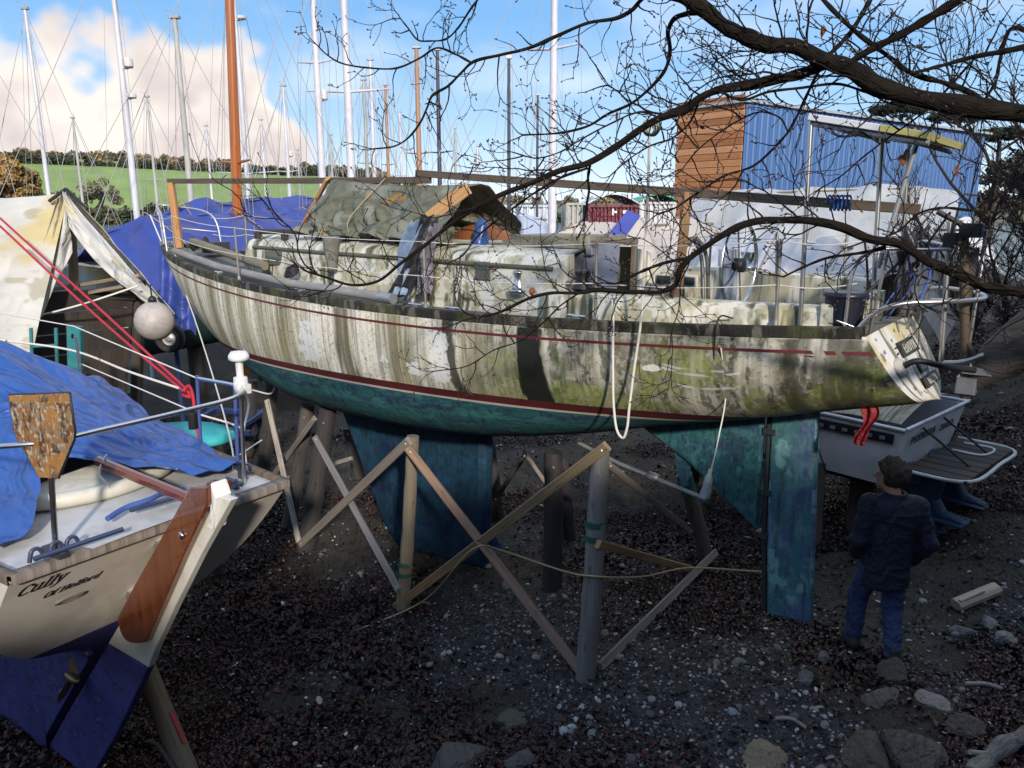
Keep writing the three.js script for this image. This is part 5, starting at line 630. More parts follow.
{
  const side = (sd, yt, yb, nu, nv) => sheet(nu, nv, (u, v) => { const s = u, a = Math.max(cF(s), yt(s)), b = Math.max(cF(s), yb(s)), y = lerp(a, b, v); return [cx(s, y), y, sd * ch(s, y), cx(s, y), y]; });
  part('topsides', [1, -1].map(sd => side(sd, cS, cW, 60, 16)), M_cwhite, C); part('hull_bottom', [1, -1].map(sd => side(sd, cW, (s) => -9, 60, 40)), M_cblue, C, 'dark blue antifouled bottom and keel');
  const trg = (yt, yb, nv) => sheet(24, nv, (u, v) => { const y = lerp(yt, yb, v), k = u * 2 - 1; return [cx(0, y), y, k * ch(0, y), k * ch(0, y), y]; });
  const tr = part('transom', trg(2.09, cW(0), 16), paint([0.74, 0.70, 0.62], 0.25, 0.4), C, 'cream raked transom with script name'); part('transom_bottom', trg(cW(0), -0.34, 30), M_cblue, C);
  const n = P3(-1, -RK, 0).normalize(), ay = P3(-RK, 1, 0).normalize(), ax = P3(0, 0, 1), on = (y, z) => P3(cx(0, y), y, z).addScaledVector(n, 0.003); const ink = mat([0.012, 0.012, 0.014], 0.4);
  const tilt = (o, a) => [P3(0, 0, 1).multiplyScalar(Math.cos(a)).addScaledVector(ay, Math.sin(a)), ay.clone().multiplyScalar(Math.cos(a)).addScaledVector(P3(0, 0, 1), -Math.sin(a))];
  { const [a, b] = tilt(0, 0.02); part('lettering', lettering('Cully', fontSerif, 0.072, on(1.935, -0.685), a, b.clone().multiplyScalar(1.35), 0.45, 0.002), ink, tr); part('lettering', lettering('Of Helford', fontSerif, 0.044, on(1.83, -0.49), a, b.clone().multiplyScalar(1.35), 0.45, 0.002), ink, tr);
    const o = on(1.72, -0.45); part('emblem', [lathe([[0.055, 0], [0.075, 0.002], [0.055, 0.004]], 20, new THREE.Matrix4().makeBasis(ax.clone().multiplyScalar(1.25), n, P3().crossVectors(ax, n).multiplyScalar(0.55)).setPosition(o)), plate([[-0.07, -0.008], [0.07, -0.008], [0.07, 0.008], [-0.07, 0.008]], o, a, b, 0.006)], mat([0.16, 0.14, 0.11], 0.5), tr); }
  // toe rail and taffrail capping
  for (const sd of [1, -1]) part('toe_rail', sheet(60, 5, (u, v) => { const P = [[0.012, -0.02], [0.012, 0.03], [-0.045, 0.03], [-0.045, -0.02], [0.012, -0.02], [0.012, -0.02]][Math.round(v * 5)], s = u * 0.995; return [cx(s, cS(s)), cS(s) + P[1], sd * Math.max(0.005, cB(s) + P[0]), u * 7, v * 0.1]; }), wood([0.16, 0.12, 0.09]), C);
  part('taffrail', sheet(20, 5, (u, v) => { const P = [[-0.02, -0.02], [-0.02, 0.03], [0.06, 0.03], [0.06, -0.02], [-0.02, -0.02], [-0.02, -0.02]][Math.round(v * 5)], k = u * 2 - 1; return [P[0], 2.09 + P[1], k * 0.86, k, v * 0.1]; }), wood([0.20, 0.17, 0.15]), C);
  part('deck', sheet(50, 14, (u, v) => { const s = u * 0.99, k = v * 2 - 1; return [cx(s, cS(s)) - 0.03 * (1 - k * k) * (s < 0.02 ? 1 : 0), cS(s) - 0.005 + 0.05 * (1 - k * k), k * (cB(s) - 0.02), s * CL, k]; }), paint([0.50, 0.50, 0.50], 0.5, 1), C);
  // cabin and cockpit coaming under the cover
  part('cockpit_coaming', tube(smooth([P3(2.6, 2.30, -0.62), P3(1.3, 2.24, -0.62), P3(0.75, 2.20, -0.45), P3(0.58, 2.19, 0), P3(0.75, 2.20, 0.45), P3(1.3, 2.24, 0.62), P3(2.6, 2.30, 0.62)], 50), 0.05, 10), paint([0.62, 0.60, 0.52], 0.4), C, 'cream curved coaming'); part('aft_locker', sheet(10, 14, (u, v) => { const a = (v - 0.5) * Math.PI; return [0.95 - Math.cos(a) * 0.38 * u + 0.0, 2.20 + 0.06 * (1 - u), Math.sin(a) * 0.62 * u, u, v]; }), paint([0.60, 0.58, 0.50], 0.5, 1), C);
  // fittings on the taffrail: traveller track, cleats, blue rope
  part('traveller', [tube([P3(0.0, 2.165, -0.74), P3(-0.05, 2.185, -0.3)], 0.014, 7), tube([P3(0.14, 2.20, -0.15), P3(0.12, 2.18, 0.55)], 0.014, 7)], mat([0.05, 0.07, 0.14], 0.4, { metal: 0.4 }), C); for (const z of [-0.72, -0.62, -0.54]) part('fairlead', tube(smooth([P3(0.03, 2.14, z - 0.03), P3(0.03, 2.20, z - 0.01), P3(0.03, 2.20, z + 0.02), P3(0.03, 2.17, z + 0.035)], 8), 0.011, 6), mat([0.04, 0.05, 0.10], 0.4), C);
  part('sheet_rope', tube(smooth([P3(0.15, 2.19, -0.28), P3(0.2, 2.20, -0.15), P3(0.16, 2.22, -0.02), P3(0.22, 2.21, 0.12), P3(0.18, 2.20, 0.22)], 30), 0.018, 6), MAT.ropeBlue, C);
  for (const [x, z] of [[0.30, 0.72], [0.55, 0.78], [0.15, 0.55]]) part('cleat', [tube([P3(x - 0.08, 2.16, z), P3(x + 0.08, 2.17, z)], 0.016, 6), box(x, 2.13, z, 0.06, 0.06, 0.035)], mat([0.06, 0.07, 0.12], 0.35, { metal: 0.5 }), C);
  // rudder: varnished head, white band, blue blade, hung on the raked transom
  const X = P3(1, 0, 0), U = P3(0, 1, 0), O = P3(0, 0, -0.0), hg = (y) => RK * (2.09 - y) - 0.075; const MAH = mat([0.15, 0.042, 0.014], 0.22, { map: rep(T_wood, 2.2, 0.7), clearcoat: 0.6 });
  const chd = (y) => pchip([[-0.4, 0.66], [0.4, 0.60], [1.0, 0.50], [1.25, 0.44], [2.1, 0.32], [2.45, 0.30]], y); const edge = (ys, f) => ys.map(y => [hg(y) + f(y), y]);
  const ys = [2.42, 2.2, 1.9, 1.6, 1.28]; const rud = part('rudder_core', plate([...edge([2.40, 2.0, 1.6, 1.2, 1.02], () => -0.004), ...edge([1.02, 1.2, 1.6, 2.0, 2.40], (y) => -chd(y))], O, X, U, 0.05, 0.006), paint([0.62, 0.60, 0.54], 0.35), C, 'white painted rudder');
  const arc = []; for (let i = 0; i <= 8; i++) { const t = i / 8; const y = 1.30 - 0.10 * Math.sin(Math.PI * t) - 0.06 * t + 0.02, c = chd(y) * lerp(0.0, 0.86, t); arc.push([hg(y) - 0.004 - c, y]); }
  for (const sd of [-1, 1]) part('varnished_cheek', plate([...edge([2.43, 2.0, 1.6], () => 0.01), ...arc, ...edge([1.6, 2.0, 2.36], (y) => -chd(y) * lerp(0.84, 0.66, sstep(1.7, 2.3, y))), [hg(2.45) - 0.13, 2.46]], P3(0, 0, sd * 0.052), X, U, 0.05, 0.008), MAH, C, 'varnished mahogany rudder cheek'); part('head_cap', plate([[hg(2.4) - 0.17, 2.475], [hg(2.3) - 0.30, 2.40], [hg(2.2) - 0.315, 2.20], [hg(2.2) - 0.26, 2.20], [hg(2.36) - 0.20, 2.30], [hg(2.42) - 0.13, 2.40]], O, X, U, 0.10, 0.01), paint([0.70, 0.70, 0.68], 0.3), C, 'white strapped rudder head');
  part('pivot_bolt', lathe([[0.001, 0], [0.022, 0], [0.022, 0.015], [0.001, 0.018]], 10, new THREE.Matrix4().makeRotationX(-Math.PI / 2).setPosition(hg(2.12) - 0.15, 2.12, -0.078)), MAT.steel, C);
  part('rudder_blade', plate([...edge([1.015, 0.7, 0.3, 0.0, -0.32], () => -0.004), ...edge([-0.32, 0.0, 0.3, 0.7, 1.015], (y) => -chd(y))], O, X, U, 0.055, 0.012), M_cblue, C, 'blue rudder blade'); for (const y of [1.95, 1.5]) part('pintle', box(hg(y) + 0.02, y, 0, 0.12, 0.06, 0.09), MAT.steel, C);
  { const a = P3(hg(2.28) - 0.12, 2.30, 0), b = P3(0.60, 2.37, -0.05); const tl = part('tiller', bar(a, a.clone().lerp(b, 1.05), 0.055, 0.065, U, 0.3), MAT_TILLER(), C, 'dark red varnished tiller'); part('lashing', tube(smooth([P3(0.56, 2.43, -0.04), P3(0.58, 2.32, -0.09), P3(0.55, 2.24, -0.06), P3(0.57, 2.16, -0.08)], 12), 0.008, 5), MAT.ropeWhite, tl); }
  // propeller in its aperture
  { const p = cl(62, 690, -0.10); p.x = RK * (2.09 - 0.62) + 0.02; p.y = 0.62; const pr = part('propeller', lathe([[0.001, -0.07], [0.03, -0.06], [0.035, 0.05], [0.012, 0.09], [0.001, 0.095]], 12, new THREE.Matrix4().makeRotationZ(Math.PI / 2).setPosition(p.x, p.y, -0.09)), mat([0.22, 0.15, 0.07], 0.4, { metal: 0.7 }), C, 'bronze propeller'); for (let k = 0; k < 2; k++) { const a = k * Math.PI + 0.9; const g = sheet(8, 6, (u, v) => { const r = 0.03 + 0.15 * u, w = 0.075 * Math.sin(Math.PI * (0.15 + 0.8 * u)), q = (v - 0.5) * 2 * w; return [p.x + q * 0.55, p.y + Math.sin(a) * r + Math.cos(a) * q * 0.8, -0.09 + Math.cos(a) * r - Math.sin(a) * q * 0.8, u, v]; }, 0.008); part('blade', g, mat([0.26, 0.18, 0.09], 0.4, { metal: 0.7 }), pr); } part('zinc', box(RK * (2.09 - 0.95) - 0.01, 0.95, -0.1, 0.06, 0.03, 0.03), MAT.steel, C); }
  // pushpit
  const RL = MAT.steel, r = 0.0135; const Ra = cl(250, 384, 0.74), p0 = cl(233, 491, 0.72); const railY = 2.72;
  const rail = part('pushpit_rail', tube(smooth([P3(0.95, railY - 0.02, 0.86), P3(0.35, railY, 0.80), P3(0.08, railY + 0.02, 0.55), P3(0.0, railY + 0.03, 0.1), P3(0.0, railY + 0.03, -0.3), P3(0.05, railY + 0.02, -0.6), P3(0.4, railY, -0.86), P3(1.2, railY - 0.03, -0.98)], 60), 0.0145, 8), RL, C);
  for (const [x, z] of [[0.16, 0.66], [0.42, 0.80], [0.95, 0.86]]) part('pushpit_leg', tube([P3(x + 0.04, 2.11, z), P3(x, railY, z)], r, 8), x > 0.4 ? mat([0.05, 0.08, 0.25], 0.5) : RL, C); part('lower_rail', tube(smooth([P3(0.95, 2.42, 0.87), P3(0.42, 2.42, 0.82), P3(0.18, 2.42, 0.66)], 12), 0.008, 6), MAT.ropeWhite, C);
  part('stern_light', [lathe([[0.001, -0.05], [0.028, -0.05], [0.028, 0.045], [0.034, 0.05], [0.001, 0.06]], 14, Tm(0.02, railY - 0.045, 0.22))], MAT.black, C);
  part('guard_wire', [tube([P3(0.95, railY - 0.02, 0.86), P3(3.2, 2.86, 1.10), P3(6.0, 2.98, 0.75)], 0.006, 5, false), tube([P3(0.95, 2.42, 0.87), P3(3.2, 2.52, 1.10)], 0.006, 5, false)], MAT.ropeWhite, C); for (const s of [0.40, 0.62]) part('stanchion', tube([P3(s * CL, cS(s), cB(s) - 0.05), P3(s * CL, cS(s) + 0.6, cB(s) - 0.05)], 0.0125, 8), MAT.steel, C);
  // white GPS mushroom on the rail
  { const p = P3(0.35, railY, 0.80); const g = part('satellite_dome', lathe([[0.001, 0.255], [0.05, 0.25], [0.068, 0.225], [0.068, 0.20], [0.05, 0.188], [0.026, 0.18], [0.024, 0.08], [0.03, 0.07]], 24, Tm(p.x, p.y, p.z)), paint([0.74, 0.74, 0.72], 0.35, 2), C, 'white mushroom aerial on the rail'); part('clamp', [lathe([[0.001, -0.03], [0.045, -0.03], [0.05, 0.02], [0.045, 0.075], [0.001, 0.08]], 14, Tm(p.x, p.y, p.z)), box(p.x - 0.04, p.y + 0.0, p.z, 0.07, 0.06, 0.06)], paint([0.68, 0.68, 0.67], 0.35, 2), g); part('cable', tube(smooth([P3(p.x, p.y, p.z), P3(p.x + 0.03, p.y - 0.12, p.z + 0.07), P3(p.x - 0.03, p.y - 0.3, p.z - 0.03), P3(p.x + 0.02, 2.3, p.z), P3(p.x, 2.12, p.z)], 24), 0.007, 6), paint([0.7, 0.7, 0.7]), g); }
}
function MAT_TILLER() { return mat([0.13, 0.02, 0.012], 0.25, { map: rep(T_wood, 3, 1), clearcoat: 0.5 }); }
// old steering-vane board on a pole at the port quarter
{ const z = -0.60, x = 0.05, b = P3(x + 0.03, 2.11, z), tp = P3(x - 0.04, 2.56, z); const t = thing('vane_board', 'flaking plywood vane board on a steel pole at the cruiser stern', 'board', cwld(b.x, b.y, b.z)); wpart('pole', cgeo(tube([b, tp], 0.016, 8)), MAT.steel, t); wpart('foot', cgeo(box(b.x, 2.13, z, 0.2, 0.03, 0.06)), mat([0.06, 0.06, 0.08], 0.4, { metal: 0.5 }), t);
  const cen = cwld(tp.x, tp.y, tp.z), ax = P3(1, 0, 0).addScaledVector(P3(0, 0, 1), 0.12).normalize(), ay = P3(0, 1, 0); const PL = tex(256, 384, (u, v) => { let c = [0.20, 0.095, 0.03]; const r = fbm(u * 14, v * 5, 1, 4), s = fbm(u * 8, v * 9, 5, 4), w = fbm(u * 22, v * 20, 8, 3); const mx = (d, a) => c = c.map((q, k) => lerp(q, d[k], clamp(a))); mx([0.19, 0.15, 0.10], sstep(0.46, 0.66, s) * 0.8); mx([0.028, 0.02, 0.013], sstep(0.46, 0.66, r * 0.6 + w * 0.4) * 0.9); mx([0.40, 0.37, 0.32], sstep(0.58, 0.66, fbm(u * 34, v * 18, 21, 4)) * 0.65); mx([0.27, 0.13, 0.03], sstep(0.56, 0.66, fbm(u * 5, v * 4, 14, 3)) * 0.8); return c; }); PL.wrapS = PL.wrapT = THREE.RepeatWrapping;
  const poly = [[-0.165, 0.43], [-0.165, 0.25], [-0.155, 0.21], [-0.06, 0.0], [0.04, 0.0], [0.155, 0.21], [0.165, 0.25], [0.165, 0.45]]; wpart('board', plate(poly, cen, ax, ay, 0.02, 0.002), mat([1, 1, 1], 0.8, { map: rep(PL, 3.03, 2.5), bumpMap: rep(PL, 3.03, 2.5), bumpScale: 0.003 }), t); wpart('rubber_edge', tube([...poly, poly[0]].map(p => cen.clone().addScaledVector(ax, p[0]).addScaledVector(ay, p[1])), 0.008, 6), MAT.black, t); }
// blue cockpit cover: from a boom over the boat down to the quarter
{ const t = thing('cockpit_cover', 'bright blue tarpaulin cover over the small cruiser cockpit', 'tarpaulin', cwld(2.2, 2.2, 0)); const K = cloth([0.030, 0.095, 0.34], 0.42, 0.9, 0.06);
  const rid = (x) => pchip([[0.26, 2.27], [0.9, 2.40], [1.5, 2.62], [2.2, 2.90], [3.2, 3.02], [5, 3.05]], x); const wid = (x) => pchip([[0.3, 0.80], [0.8, 0.84], [1.4, 0.92], [2.2, 0.98], [3.5, 1.08], [5, 1.05]], x);
  const g = sheet(80, 50, (u, v) => { const k = v * 2 - 1, a = Math.abs(k), x = lerp((k < 0.3 ? 0.30 + 0.62 * Math.exp(-(((k + 0.22) / 0.34) ** 2)) : 0.30 + 0.62 * Math.exp(-((0.52 / 0.34) ** 2)) * (1 - sstep(0.3, 0.6, k))), 5.2, u); const skew = k > 0 ? 0.0 : 0.0; const f = 0.05 * (fbm(u * 9, k * 4, 6, 4) - 0.5) + 0.018 * Math.sin(k * 9 + u * 26) * (0.3 + a) + 0.012 * Math.sin(u * 60 + k * 22 + 5 * noise(u * 8, k * 5, 3)); const yb = 2.16 + 0.05 * noise(u * 8, 2, 1) + 0.18 * Math.pow(Math.sin(u * 9 + (k > 0 ? 1 : 0)), 2) * sstep(0.1, 0.3, u); const y = lerp(rid(x), Math.min(yb, rid(x) - 0.02), Math.pow(a, 1.25)) + f; const p = cwld(x + 0.05 * (noise(k * 4, 2, 2) - 0.5), y, Math.sign(k) * wid(x) * a * 1.02 + f * 0.5 * Math.sign(k)); return [p.x, p.y, p.z, u * 4.8, v * 2.4]; }, 0.006); wpart('sheet', g, K, t); for (let i = 0; i < 9; i++) { const k = -0.96, u = 0.02 + i * 0.07, p = P3(lerp(0.30, 5.2, u), 2.26, -wid(lerp(0.30, 5.2, u)) * 0.95); wpart('eyelet', cgeo(new THREE.TorusGeometry(0.014, 0.004, 6, 12).rotateY(0.3).translate(p.x, p.y, p.z - 0.03)), MAT.steel, t); } wpart('boom', tube([cwld(0.9, 2.36, 0), cwld(5.2, 3.0, 0)], 0.04, 8), MAT.alu, t); }
{ const p = cl(98, 393, 0.95); const g = sdfMesh((x, y, z) => { let d = cap(x, y, z, [p.x - 0.06, p.y - 0.05, p.z], [p.x + 0.06, p.y + 0.03, p.z], 0.135, 0.12); return d + 0.035 * (fbm(x * 9, y * 9, z * 9, 3) - 0.5); }, [p.x - 0.4, p.y - 0.5, p.z - 0.4], [p.x + 0.4, p.y + 0.5, p.z + 0.4], 0.025); const t = thing('covered_winch', 'rounded blue plastic wrapped bundle on the cruiser side deck', 'bundle', cwld(p.x, p.y - 0.4, p.z)); wpart('wrapping', cgeo(g), cloth([0.022, 0.07, 0.30], 0.3), t); const q = cl(128, 408, 0.95); wpart('skirt', cgeo(sdfMesh((x, y, z) => cap(x, y, z, [q.x - 0.25, q.y - 0.08, q.z], [q.x + 0.2, q.y, q.z], 0.05, 0.09) + 0.05 * (fbm(x * 9, y * 9, z * 9, 3) - 0.5), [q.x - 0.6, q.y - 0.4, q.z - 0.35], [q.x + 0.6, q.y + 0.35, q.z + 0.35], 0.025)), cloth([0.025, 0.09, 0.36], 0.35), t); }
// timber leg under the cruiser
{ const a = P3(0, 0, 0).copy(at(136, 645, 5.35)), bX = -2.42, bY = 4.98, g0 = gH(bX, bY) - 0.05; const t = thing('timber_prop', 'round timber leg wedged under the blue bottomed cruiser', 'prop', V(bX, g0, bY)); wpart('log', tube([a, a.clone().lerp(V(bX, g0, bY), 0.5), V(bX, g0, bY)], [0.075, 0.08, 0.085], 14), wood([0.15, 0.125, 0.09]), t); wpart('red_paint', bar(a.clone().lerp(V(bX, g0, bY), 0.50).add(P3(0.075, 0.03, 0.03)), a.clone().lerp(V(bX, g0, bY), 0.72).add(P3(0.085, 0.03, 0.03)), 0.03, 0.015), paint([0.30, 0.02, 0.02]), t); wpart('wedge', tube(smooth([V(bX - 0.25, g0 + 0.30, bY + 0.05), V(bX - 0.12, g0 + 0.18, bY - 0.03), V(bX - 0.02, g0 + 0.03, bY - 0.1)], 8), 0.02, 6), MAT.darkTimber, t); }
// teal tub on the beach beyond the cruiser
{ const c = at(180, 438, 8.6), h = 0.5; const t = thing('teal_dinghy', 'small turquoise plastic dinghy beyond the cruiser rail', 'dinghy', P3(c.x, c.y - 0.3, c.z)); const g = sheet(30, 20, (u, v) => { const s = u * 2 - 1, b = 0.42 * Math.pow(1 - Math.abs(s) ** 2.6, 0.6), a = (v - 0.5) * Math.PI; return [c.x + s * 0.62, c.y + 0.12 * Math.cos(a) * (1 - s * s * 0.4) + 0.02 * Math.cos(v * 60) * (1 - Math.abs(s)), c.z + b * Math.sin(a), u, v]; }, 0.02); wpart('shell', g, paint([0.05, 0.42, 0.46], 0.35, 1), t); wpart('gunwale', tube(Array.from({ length: 41 }, (_, i) => { const q = i / 20 * Math.PI, s = Math.cos(q); return P3(c.x + s * 0.62, c.y + 0.0, c.z + Math.sign(Math.sin(q)) * 0.42 * Math.pow(Math.max(0, 1 - Math.abs(s) ** 2.6), 0.6)); }), 0.025, 6, false), paint([0.04, 0.33, 0.36], 0.4), t); for (const s of [-1, 1]) wpart('support_post', bar(P3(c.x + s * 0.3, gH(c.x, -c.z), c.z), P3(c.x + s * 0.3, c.y, c.z), 0.1, 0.1), MAT.darkTimber, t); }

// ───────────────────────── the tented wooden boat at the far left
{
  const t = thing('tented_boat', 'dark wooden boat under a sagging white and yellow tarpaulin tent', 'boat', V(-7.2, gH(-7.2, 11.5), 11.5));
  const R0 = at(68, 191, 11.4), R1 = V(-9.5, 4.05, 9.0); // ridge runs left towards the viewer
  const M_tarp = mat([1, 1, 1], 0.6, { bumpMap: rep(B_crease, 0.5), bumpScale: 0.05, map: (() => { const q = tex(512, 512, (u, v) => { const n = pfbm(u, v, 4, 7), m = pfbm(u, v, 16, 9), k = 0.85 + 0.25 * m; let c = [0.52 * k, 0.51 * k, 0.47 * k]; const mx = (d, a) => c = c.map((x, i) => lerp(x, d[i], clamp(a))); mx([0.46 * k, 0.36 * k, 0.12 * k], sstep(0.56, 0.70, n) * 0.8); mx([0.30, 0.26, 0.16], sstep(0.64, 0.72, pfbm(u, v, 12, 31)) * 0.6); return c; }); q.repeat.set(0.25, 0.25); return q; })() });
  const LF = at(35, 372, 10.3), LF0 = V(-9.2, 1.2, 8.4), RF = at(172, 312, 11.6), ridge = (u) => R0.clone().lerp(R1, u).add(P3(0, -0.12 * Math.sin(u * Math.PI), 0));
  const eaveN = (u) => at(24, 380, 9.6).lerp(V(-10.5, 1.9, 7.3), u);
  // near slope: with a tapering hem that lifts towards the open end
  wpart('tarpaulin', [sheet(50, 40, (u, v) => { const a = ridge(u), b = eaveN(u); const p = a.clone().lerp(b, v * (u < 0.25 ? lerp(1, 1, u) : 1)); const f = 0.10 * (fbm(u * 6, v * 4, 3, 4) - 0.5) + 0.05 * Math.sin(u * 24 + v * 6) * v - 0.05 * Math.abs(Math.sin(u * 13 + v * 5)); const bg = 0.34 * Math.pow(Math.sin(Math.PI * Math.pow(v, 0.75)), 0.9) * sstep(0.0, 0.22, u); return [p.x + f * 0.5 - 0.3 * u * v - bg * 0.3, p.y + f * 0.4 + bg * 0.45, p.z + f * 0.9 * 1 - 0.02 + bg * 0.8, u * 4, v * 3]; }, 0.008)], M_tarp, t, 'near slope of cream tarpaulin');
  // end flap, torn open: hangs from the ridge end down to the left
  const fl = [at(68, 191, 11.4), at(100, 225, 11.2), at(126, 250, 11.0), at(70, 262, 10.8), at(40, 290, 10.4), at(24, 380, 9.7)];
  wpart('end_flap', sheet(24, 24, (u, v) => { const a = at(66, 192, 11.38).lerp(at(72, 252, 11.0), u), b = at(58, 200, 11.3).lerp(at(10, 382, 9.9), u).add(P3(0, 0, 0.05)); const p = b.lerp(a, v); const f = 0.12 * (fbm(u * 4, v * 5, 9, 3) - 0.5) + 0.05 * Math.sin(v * 14 + u * 4); return [p.x + f * 0.4, p.y + f * 0.2, p.z + f, u * 2, v * 2]; }, 0.008), M_tarp, t, 'torn end flap');
  // far slope seen from its underside, running down right to the buoy
  wpart('tarpaulin', sheet(50, 40, (u, v) => { const a = R0.clone().lerp(V(-8.6, 4.0, 14.5), u), b = RF.clone().lerp(V(-7.2, 2.3, 15.5), u); const p = a.lerp(b, v); const f = 0.12 * (fbm(u * 6, v * 5, 13, 4) - 0.5) + 0.06 * Math.sin(v * 18 + u * 7) * (1 - u) - 0.14 * Math.sin(Math.PI * v); return [p.x - f * 0.5, p.y + f * 0.7, p.z + f * 0.4, u * 4, v * 3]; }, 0.008), M_tarp, t, 'yellowed far slope of tarpaulin');
  wpart('inner_curtain', sheet(30, 16, (u, v) => { const f = 0.10 * Math.sin(u * 22) + 0.1 * (fbm(u * 6, v * 4, 33, 3) - 0.5); return [lerp(-6.75, -11, u) + f * 0.3, lerp(3.35 - 0.45 * (1 - u), 0.7, v), -lerp(13.4, 12.4, u) + f, u * 4 + 0.7, v * 2 + 1.1]; }, 0.008), M_tarp, t, 'yellowed inner curtain of tarpaulin');
  wpart('edge_webbing', [tube(smooth([R0.clone().add(P3(0, 0.03, 0.04)), at(52, 205, 11.2).add(P3(0, 0.05, 0.06))], 6), 0.025, 6), tube([R0.clone().add(P3(0, 0.03, 0.04)), at(90, 212, 11.35).add(P3(0, 0.04, 0.06))], 0.025, 6)], MAT.black, t);
  wpart('tent_pole', [bar(at(75, 300, 11.3), at(70, 200, 11.4), 0.12, 0.09), bar(at(50, 290, 11.5), at(140, 275, 11.3), 0.07, 0.05), bar(at(40, 302, 11.4), at(140, 283, 11.2), 0.07, 0.05)], wood([0.28, 0.22, 0.15]), t);
  // dark carvel hull under the tent, built of planks
  const HM = [mat([0.040, 0.033, 0.028], 0.7, { map: rep(T_wood, 1, 1) }), mat([0.050, 0.040, 0.033], 0.7, { map: rep(T_wood, 1, 1) })]; const st = at(140, 300, 11.9), bw = V(-10.6, 2.3, 8.2);
  for (let k = 0; k < 7; k++) { const y0 = lerp(2.75, 0.55, k / 7), y1 = lerp(2.75, 0.55, (k + 0.93) / 7); wpart('hull_plank', sheet(24, 3, (u, v) => { const y = lerp(y0, y1, v), q = (y - 0.5) / 2.3, bul = 0.55 * Math.sin(Math.PI * clamp(u * 0.9 + 0.05)) * (0.4 + 0.6 * Math.sqrt(clamp(q))); const p = P3(lerp(st.x - 0.35 * (1 - q) * 1.2, -10.4, u), y, lerp(st.z + 0.1, -9.2, u)); return [p.x + bul * 0.35, p.y, p.z + bul, u * 5, v * 0.3]; }, 0.03), HM[k % 2], t); }
  wpart('gunwale', tube(smooth([st.clone().add(P3(0, 0.05, 0.15)), V(-7.3, 2.72, 10.4), V(-8.8, 2.75, 9.2)], 20), 0.05, 7), mat([0.03, 0.025, 0.02], 0.7), t); wpart('stern_post', bar(P3(st.x - 0.3, 0.2, st.z + 0.05), P3(st.x + 0.05, 2.85, st.z + 0.05), 0.16, 0.14), MAT.darkTimber, t);
  wpart('folded_hem', sheet(40, 16, (u, v) => { const a = at(64, 190, 11.35).lerp(at(174, 316, 11.3), u), b = at(74, 240, 10.95).lerp(at(146, 304, 10.95), u); const p = a.lerp(b, v * (0.55 + 0.45 * Math.sin(Math.PI * (0.12 + 0.8 * u)))); const f = 0.10 * (fbm(u * 6, v * 3, 23, 3) - 0.5) + 0.04 * Math.sin(v * 8 + u * 16); return [p.x + f * 0.4, p.y + f * 0.3 - 0.02, p.z + f + 0.05, u * 2 + 1.3, v + 0.6]; }, 0.01), M_tarp, t, 'folded hem of the tarpaulin');
  for (const x of [-6.6, -8.0]) wpart('cradle_post', bar(V(x, gH(x, 10.6) - 0.05, 10.6 + (x + 6.6) * 0.6), V(x, 1.2, 10.6 + (x + 6.6) * 0.6), 0.2, 0.2), MAT.darkTimber, t);
  // teal steel ladder and locker against the hull
  const TL = paint([0.03, 0.19, 0.21], 0.45, 1.5); const l = thing('teal_ladder', 'narrow teal metal ladder hung on the dark wooden hull', 'ladder', at(32, 375, 9.55)); for (const px of [31, 56]) wpart('stile', tube([at(px, 328, 9.5), at(px + 2, 384, 9.5)], 0.022, 7), TL, l); for (const py of [346, 366]) wpart('rung', tube([at(31, py + 1, 9.5), at(57, py - 1, 9.5)], 0.018, 6), TL, l);
  const k = thing('teal_fender_board', 'upright teal box section beside the ladder', 'post', at(76, 384, 9.5)); wpart('box', bar(at(76, 392, 9.45), at(75, 326, 9.45), 0.17, 0.10, P3(0, 0, 1), 0.15), TL, k); wpart('slot', bar(at(75.5, 337, 9.45).add(P3(0, 0, 0.052)), at(75.5, 333, 9.45).add(P3(0, 0, 0.052)), 0.08, 0.01), MAT.black, k);
}
{ const c = at(154.5, 321, 10.6); const t = thing('mooring_buoy', 'round dirty white mooring buoy hanging by the tarpaulin edge', 'buoy', P3(c.x, c.y - 0.26, c.z)); const R = 0.262; wpart('ball', lathe(Array.from({ length: 25 }, (_, i) => { const a = i / 24 * Math.PI; return [Math.max(0.001, Math.sin(a) * R * (1 + 0.01 * Math.sin(a * 20))), -Math.cos(a) * R * 1.04]; }), 36, Tm(c.x, c.y, c.z)), mat([0.42, 0.38, 0.36], 0.5, { map: rep(T_mottle, 1.2) }), t); wpart('eye', [lathe([[0.001, 0], [0.06, 0], [0.05, 0.06], [0.02, 0.09], [0.001, 0.09]], 12, Tm(c.x, c.y + R * 1.0, c.z)), tube([P3(c.x, c.y + R, c.z), at(150, 285, 11.0)], 0.012, 5)], MAT.black, t); }
